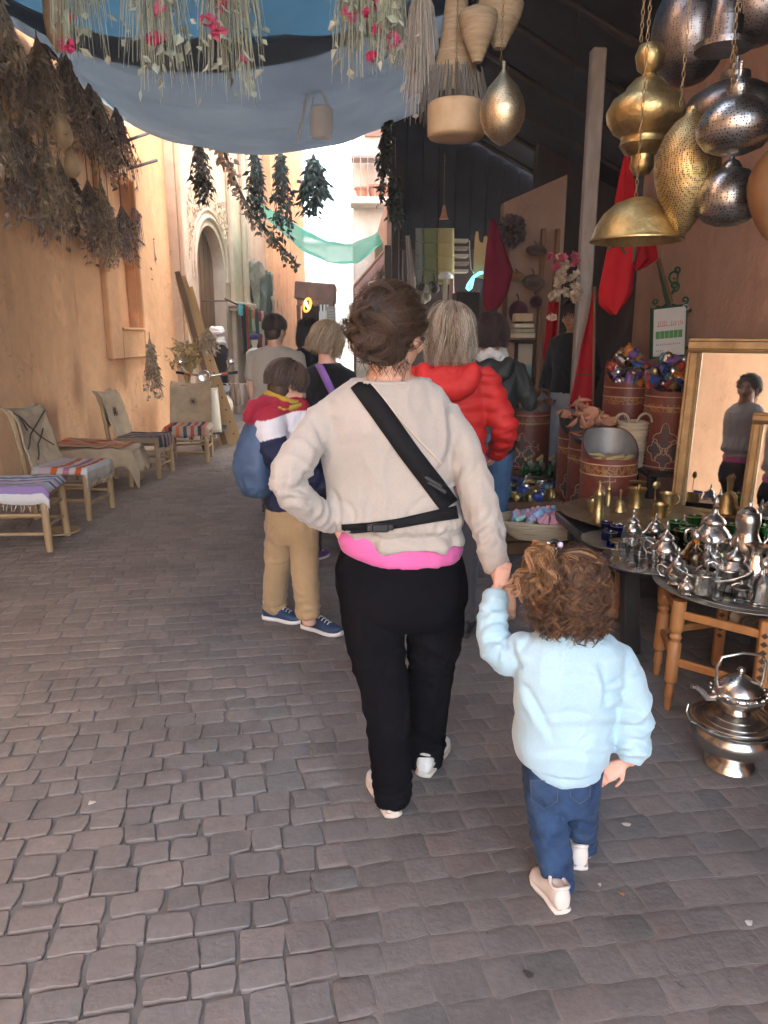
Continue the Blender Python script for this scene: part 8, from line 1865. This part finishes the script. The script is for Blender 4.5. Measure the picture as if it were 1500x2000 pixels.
bob(bo, BHC, BS, BF, BC, -.008, 170, 8, face=1.4, r=.0018, wave=.002, flare=-.1, vol=1.08, fringe=True, per=6, lr=.005)
scm = stripes('boy_scarf_cloth', [(.45, .28, .03), (.05, .14, .10), (.45, .30, .04), (.04, .10, .12), (.40, .25, .03)], 1)
sf = root('neck_scarf', atY(552, 785, 3.7), 'yellow and green scarf around the boy neck', 'scarf')
for k in range(3):
    mb = MB(); c = atY(553, 776+k*7, 3.74); mb.tube([c+Vector(((.085+.006*k)*math.cos(t), (.075+.006*k)*math.sin(t), .014*math.sin(2*t+k)+.03*math.cos(t)*-.4)) for t in [2*PI*j/22 for j in range(23)]], .016, 8, False); mb.build('wrap', cloth_mat(('scarf_yellow', 'scarf_teal', 'scarf_yellow')[k], ((.42, .27, .03), (.03, .10, .09), (.42, .27, .03))[k]), sf, 60)
ns = (pm('navy_mesh', (.025, .06, .13), (.015, .035, .08), .7, scale=30, bscale=300, bstr=.3), wm); rdd = pm('red_print', (.5, .03, .05), (.4, .02, .04), .6, bstr=0)
hl = gnd(512, 1212); tt = gnd(580, 1224); shoe(bo, (hl.x+.01, hl.y+.03, 0), (tt.x+.03, tt.y+.03, 0), 1, ns, .085, .042, sole=.026)
hr = gnd(592, 1230); tt = gnd(664, 1250); up_, d_, x_, u_ = shoe(bo, (hr.x, hr.y+.03, 0), (tt.x+.01, tt.y+.03, 0), 1, ns, .085, .042, sole=.026)
bpk = root('backpack', atY(485, 900, 3.7), 'slate blue padded backpack on the boy', 'backpack')
bpm = pm('slate_nylon', (.07, .12, .22), (.045, .085, .16), .6, scale=8, bscale=500, bstr=.2)
mb = MB(); c = atY(492, 895, 3.66); ux = Vector((.62, -.78, 0)); uy = Vector((.78, .62, 0))     # bag hangs off the back, away from the facing side
mb.rings([(c+Vector((dx, 0, dz)), Vector((.62*w, -.5*w, 0)), Vector((.35*dpt, .75*dpt, 0))) for dz, w, dpt, dx in ((.19, .04, .025, .05), (.17, .09, .06, .035), (.08, .125, .09, .012), (-.04, .14, .11, 0), (-.13, .135, .10, .008), (-.18, .10, .075, .015), (-.195, .05, .035, .02))], 26, ex=2.5); remesh(mb, 'bag_body', bpm, bpk, .008, 3, folds(.006, (8, 8, 8), 5))

# ---------------------------------------------------------------- people further on (template figure)
def figure(base, h, yaw, label, top, bottom, shoes, skin, hair, headyaw=0, headpitch=0, arms=None, feet=None, hood=None, topf=(.008, (9, 9, 6)), coat=False, vox=.010, short=False, w=1.0, seed=0, puff=0, collar=None):
    """standing or walking adult: body, top, trousers, shoes, hair; faces +Y turned by yaw (positive = to the right)"""
    s = h/1.68; b = Vector(base); Rz = Matrix.Rotation(-yaw, 3, 'Z')
    def P(x, y, z): return b+Rz @ (Vector((x, y, z))*s)
    o = root('person', b, label, 'person'); U, V = Rz @ Vector((1, 0, 0)), Rz @ Vector((0, 1, 0))
    def ring(z, rx, ry, y=0): return (P(0, y, z), U*(rx*s*w), V*(ry*s))
    arms = arms or {}; aL = arms.get('L', ((-.235, .0, 1.10), (-.22, .10, .86))); aR = arms.get('R', ((.235, .0, 1.10), (.22, .10, .86)))
    feet = feet or ((-.09, -.08), (.09, .10))
    # body
    mb = MB(); HC = P(0, .02, 1.565); Fh = frame(Matrix.Rotation(-yaw-headyaw, 3, 'Z') @ Vector((0, math.cos(headpitch), math.sin(headpitch))))
    add_head(mb, HC, s*1.02, Fh, P(0, -.005, 1.40), .056*s)
    mb.rings([ring(1.43, .07, .06), ring(1.38, .155, .075), ring(1.25, .15, .095), ring(1.06, .125, .085), ring(.92, .165, .105), ring(.80, .15, .09)], 22)
    for (el, wr), q in ((aL, -1), (aR, 1)):
        limb3(mb, [P(q*.165*w, 0, 1.355), P(*el), P(*wr)], [.045*s, .036*s, .024*s], 12, 5)
        d = P(*wr)-P(*el); add_hand(mb, P(*wr), d, U*(-q)*.6+V*.6, .85*s, .5, -q)
    for (fx, fy), q in zip(feet, (-1, 1)): limb3(mb, [P(q*.085, 0, .86), P((q*.085+fx)/2, fy*.5+.03, .47), P(fx, fy, .07)], [.075*s, .05*s, .032*s], 12, 5)
    remesh(mb, 'body', skin, o, vox*.8, 2); face_bits(o, HC, s*1.02, Fh, None)
    # top
    AF = []; mb = MB(); zl = .80 if coat else .93
    mb.rings([ring(1.425, .085, .07), ring(1.385, .175, .09), ring(1.33, .195, .108), ring(1.22, .185, .12), ring(1.06, .17+.01*coat, .115), ring(.96, .185, .125), ring(zl+.01, .19, .128), ring(zl, .18, .12)], 30, ex=2.3)
    for (el, wr), q in ((aL, -1), (aR, 1)):
        pe, pw = Vector(el), Vector(wr); e2 = pe.lerp(pw, .92)
        if short: limb3(mb, [P(q*.165*w, 0, 1.345), P(*(Vector((q*.165*w, 0, 1.345)).lerp(pe, .8)))], [.068*s, .062*s], 16, 6)
        else: AF.append(armfold(*limb3(mb, [P(q*.16*w, 0, 1.345), P(*(Vector((q*.165*w, 0, 1.345)).lerp(pe, .55))), P(*el), P(*e2)], [(.065+puff)*s, (.06+puff)*s, (.052+puff)*s, (.04+puff*.6)*s], 18, 6), [(.55, .2, .009, 18), (.9, .12, .007, 22)], seed+q))
    fd = folds(topf[0], topf[1], seed)
    if puff: fd0 = fd; fd = lambda c, n: fd0(c, n)*.6+.011*np.abs(np.sin((c[:, 2]-b.z)*48/s+1.2*pn(c*5)))-.006
    o2, bvh = remesh(mb, 'jacket' if coat else 'top', top, o, vox, 3, both(fd, *AF))
    if hood:
        mb = MB(); hc = P(0, -.10, 1.38)
        for k in range(9): a = PI*k/8; mb.ball(hc+U*(math.cos(a)*.115*s)+Vector((0, 0, -.075*math.sin(a)*s))-V*(.02*math.sin(a)*s), (.045+.02*math.sin(a))*s, 12, 9)
        mb.ball(hc-V*.01+Vector((0, 0, -.03)), .085*s, 14, 10, sc3=(1.1, .6, .8)); remesh(mb, 'hood', hood, o, vox, 4, folds(.006, (14, 14, 14), seed))
    if collar:
        mb = MB(); cc = P(0, -.03, 1.43)
        for k in range(12): a = 2*PI*k/12; mb.ball(cc+U*math.cos(a)*.085*s+V*math.sin(a)*.08*s+Vector((0, 0, .02*math.sin(a*3))), .036*s, 10, 8)
        remesh(mb, 'collar', collar, o, vox, 3, folds(.005, (20, 20, 20), seed))
    # trousers, shoes
    mb = MB(); mb.rings([ring(1.0, .165, .11), ring(.92, .185, .125), ring(.84, .185, .125), ring(.78, .16, .10)], 24)
    for (fx, fy), q in zip(feet, (-1, 1)): limb3(mb, [P(q*.088, 0, .84), P((q*.088+fx)/2, fy*.5+.03, .48), P(fx, fy, .20), P(fx, fy, .085)], [.093*s, .07*s, .056*s, .06*s], 16, 6, .03, 2, seed)
    remesh(mb, 'trousers', bottom, o, vox, 3, folds(.005, (9, 9, 8), seed+3))
    for (fx, fy) in feet: shoe(o, P(fx, fy-.07, 0)*1, P(fx*1.15, fy+.17, 0), s, shoes, .08*s, .042*s)
    # hair
    kind, cols, L = hair[0], hair[1], hair[2]
    hair_cap(o, HC, s*1.02, Fh, cols[0], 'hair_base_'+label[:18], grow=1.02)
    if kind == 'bob': bob(o, HC, s*1.02, Fh, cols, L*s, 150, seed+20, face=1.45, r=.0012, wave=.010, flare=.08, vol=1.08, per=11, lr=.010, lenvar=.3)
    elif kind == 'short': bob(o, HC, s*1.02, Fh, cols, L, 110, seed+20, face=1.5, r=.002, wave=.002, flare=-.15, vol=1.04, fringe=True, per=5, lr=.005)
    return o, bvh, P, HC, Fh
dksh = (pm('dark_shoe', (.03, .028, .026), (.02, .018, .016), .6), pm('dark_sole', (.05, .045, .04), (.04, .035, .03), .8)); puc = (pm('purple_mesh', (.16, .05, .22), (.10, .03, .15), .7), wm)
redp = pm('red_nylon', (.50, .018, .014), (.42, .013, .011), .68, scale=6, bscale=200, bstr=.15)
BL = [(.30, .21, .13), (.40, .30, .20), (.22, .15, .09), (.46, .37, .27), (.16, .11, .07)]
blkc = cloth_mat('black_jersey', (.007, .0075, .010)); 
def base_at(px, Y): p = atY(px, 1000, Y); return Vector((p.x, Y, 0))
def ht_at(py, Y): return atY(750, py, Y).z-.015
# red padded jacket
o, bvr, P_, _, _ = figure(base_at(874, 3.6), ht_at(592, 3.6), R(14), 'woman with streaked blonde hair in a bright red padded jacket', redp, cloth_mat('patterned_grey', (.06, .06, .065)), dksh, SK3, ('bob', [(.26, .19, .12), (.42, .32, .22), (.15, .10, .065), (.50, .42, .32), (.32, .24, .16)], .135), headyaw=R(8), coat=True, hood=redp, puff=.012, seed=2, vox=.009, arms={'L': ((-.25, .02, 1.10), (-.16, .22, 1.05)), 'R': ((.27, .0, 1.10), (.22, .2, .95))})
# dark jacket with a white hood, jeans
o, bvd, P_, _, _ = figure(base_at(948, 4.85), ht_at(612, 4.85), R(12), 'person in a dark jacket with a white fleece hood and blue jeans', pm('dark_green_nylon', (.028, .030, .028), (.018, .02, .018), .6, scale=6, bscale=200, bstr=.2), pm('mid_denim', (.06, .13, .24), (.04, .09, .18), .85, scale=8, bscale=700, bstr=.2), dksh, SK3, ('bob', [(.045, .022, .02), (.06, .03, .026), (.035, .018, .016)], .05), headyaw=R(20), coat=True, hood=pm('dark_green_nylon', (.028, .03, .028)), collar=cloth_mat('white_fleece', (.62, .58, .53)), seed=4, arms={'L': ((-.24, .02, 1.10), (-.2, .2, .98)), 'R': ((.27, .03, 1.12), (.24, .26, 1.24))})
# blonde woman with a purple strap
o, bvb, P_, HCb, _ = figure(base_at(645, 5.0), ht_at(630, 5.0), R(38), 'blonde woman in black with a purple bag strap and purple trainers', blkc, blk, puc, SK3, ('bob', [(.42, .31, .19), (.34, .24, .14), (.50, .40, .27), (.28, .19, .11)], .07), headyaw=R(25), headpitch=R(-22), seed=6)
purp = cloth_mat('purple_webbing', (.26, .13, .42), (.20, .10, .34))
st_ = root('purple_strap', atY(625, 725, 4.9), 'purple crossbody strap with a slider on the blonde woman', 'strap'); ribbon_on(bvb, [(612, 693, 7), (628, 722, 7), (645, 758, 7), (668, 800, 7)], 'webbing', purp, st_, .012, .006)
# man in a beige tee
figure(base_at(548, 6.6), ht_at(613, 6.6), R(14), 'man with short dark hair in a beige tee shirt', cloth_mat('stone_tee', (.40, .35, .29)), cloth_mat('grey_trousers', (.12, .12, .12)), dksh, SK1, ('short', [(.055, .035, .025), (.07, .045, .03)], -.03), headyaw=R(15), short=True, seed=8, w=1.18, vox=.012)
# dark haired woman behind
figure(base_at(612, 7.2), ht_at(622, 7.2), R(20), 'dark haired person in black between the man and the blonde woman', blkc, blk, dksh, SK1, ('bob', [(.03, .022, .02), (.04, .03, .028)], .10), headyaw=R(10), seed=10, vox=.012)
# man in a black jacket, half hidden by the post
o, bvm, P_, HCm, Fm = figure(base_at(1100, 6.85), ht_at(583, 6.75), R(-128), 'man in a black jacket facing the street beside the grey post', blkc, cloth_mat('pale_grey_trousers', (.34, .35, .38)), dksh, SK2, ('short', [(.02, .015, .012), (.03, .02, .017)], -.03), headyaw=R(-8), headpitch=R(-6), coat=False, seed=12, vox=.010)
# ================================================================ LITTER
for i, (px, py, c_, lb) in enumerate(((1222, 1612, (.55, .50, .42), 'small pale paper scrap right of the toddler feet'), (1172, 1730, (.5, .48, .42), 'tiny pale scrap in front of the toddler shoe'), (1215, 1748, (.45, .2, .06), 'tiny orange scrap on the paving right of the toddler'), (1462, 1805, (.6, .58, .55), 'small white scrap at the lower right'), (180, 1570, (.6, .55, .48), 'thin white straw scrap on the paving at the left'), (1030, 1905, (.06, .05, .045), 'dark gum spot near the bottom of the paving'))):
    g = gnd(px, py); rr = random.Random(i); mb = MB(); n = 7; r_ = (.016, .010, .009, .014, .02, .018)[i]
    v = [(r_*rr.uniform(.4, 1.2)*math.cos(2*PI*k/n), r_*rr.uniform(.25, .8)*math.sin(2*PI*k/n), .002+rr.uniform(0, .003)) for k in range(n)]
    mb.add(v+[(0, 0, .005)], [(k, (k+1) % n, n) for k in range(n)]); o = mb.build('paper_scrap', pm('scrap_%d' % i, c_, None, .8, bstr=0), None, None, solid=.0015); o.location = (g.x, g.y, .0015); o.rotation_euler = (0, 0, i*1.1); tag(o, lb, 'scrap', 'scraps on the paving')
# ================================================================ AIR: thin haze added to stand in for lens glare
hz = bpy.data.materials.new('veil_haze'); hz.use_nodes = True; nt = hz.node_tree; nt.nodes.clear()
vo = nt.nodes.new('ShaderNodeVolumePrincipled'); vo.inputs['Color'].default_value = (.82, .90, 1, 1); vo.inputs['Density'].default_value = .0036; vo.inputs['Anisotropy'].default_value = .35
ou = nt.nodes.new('ShaderNodeOutputMaterial'); lk(nt, vo.outputs[0], ou.inputs['Volume'])
mb = MB(); mb.box((0, 14, 4.3), (44, 46, 10.9)); HZ = mb.build('lens_veil_haze', hz, None); tag(HZ, kind='stuff')
cy.volume_bounces = 1
for o in list(bpy.data.objects):
    if '_w' in o: del o['_w']
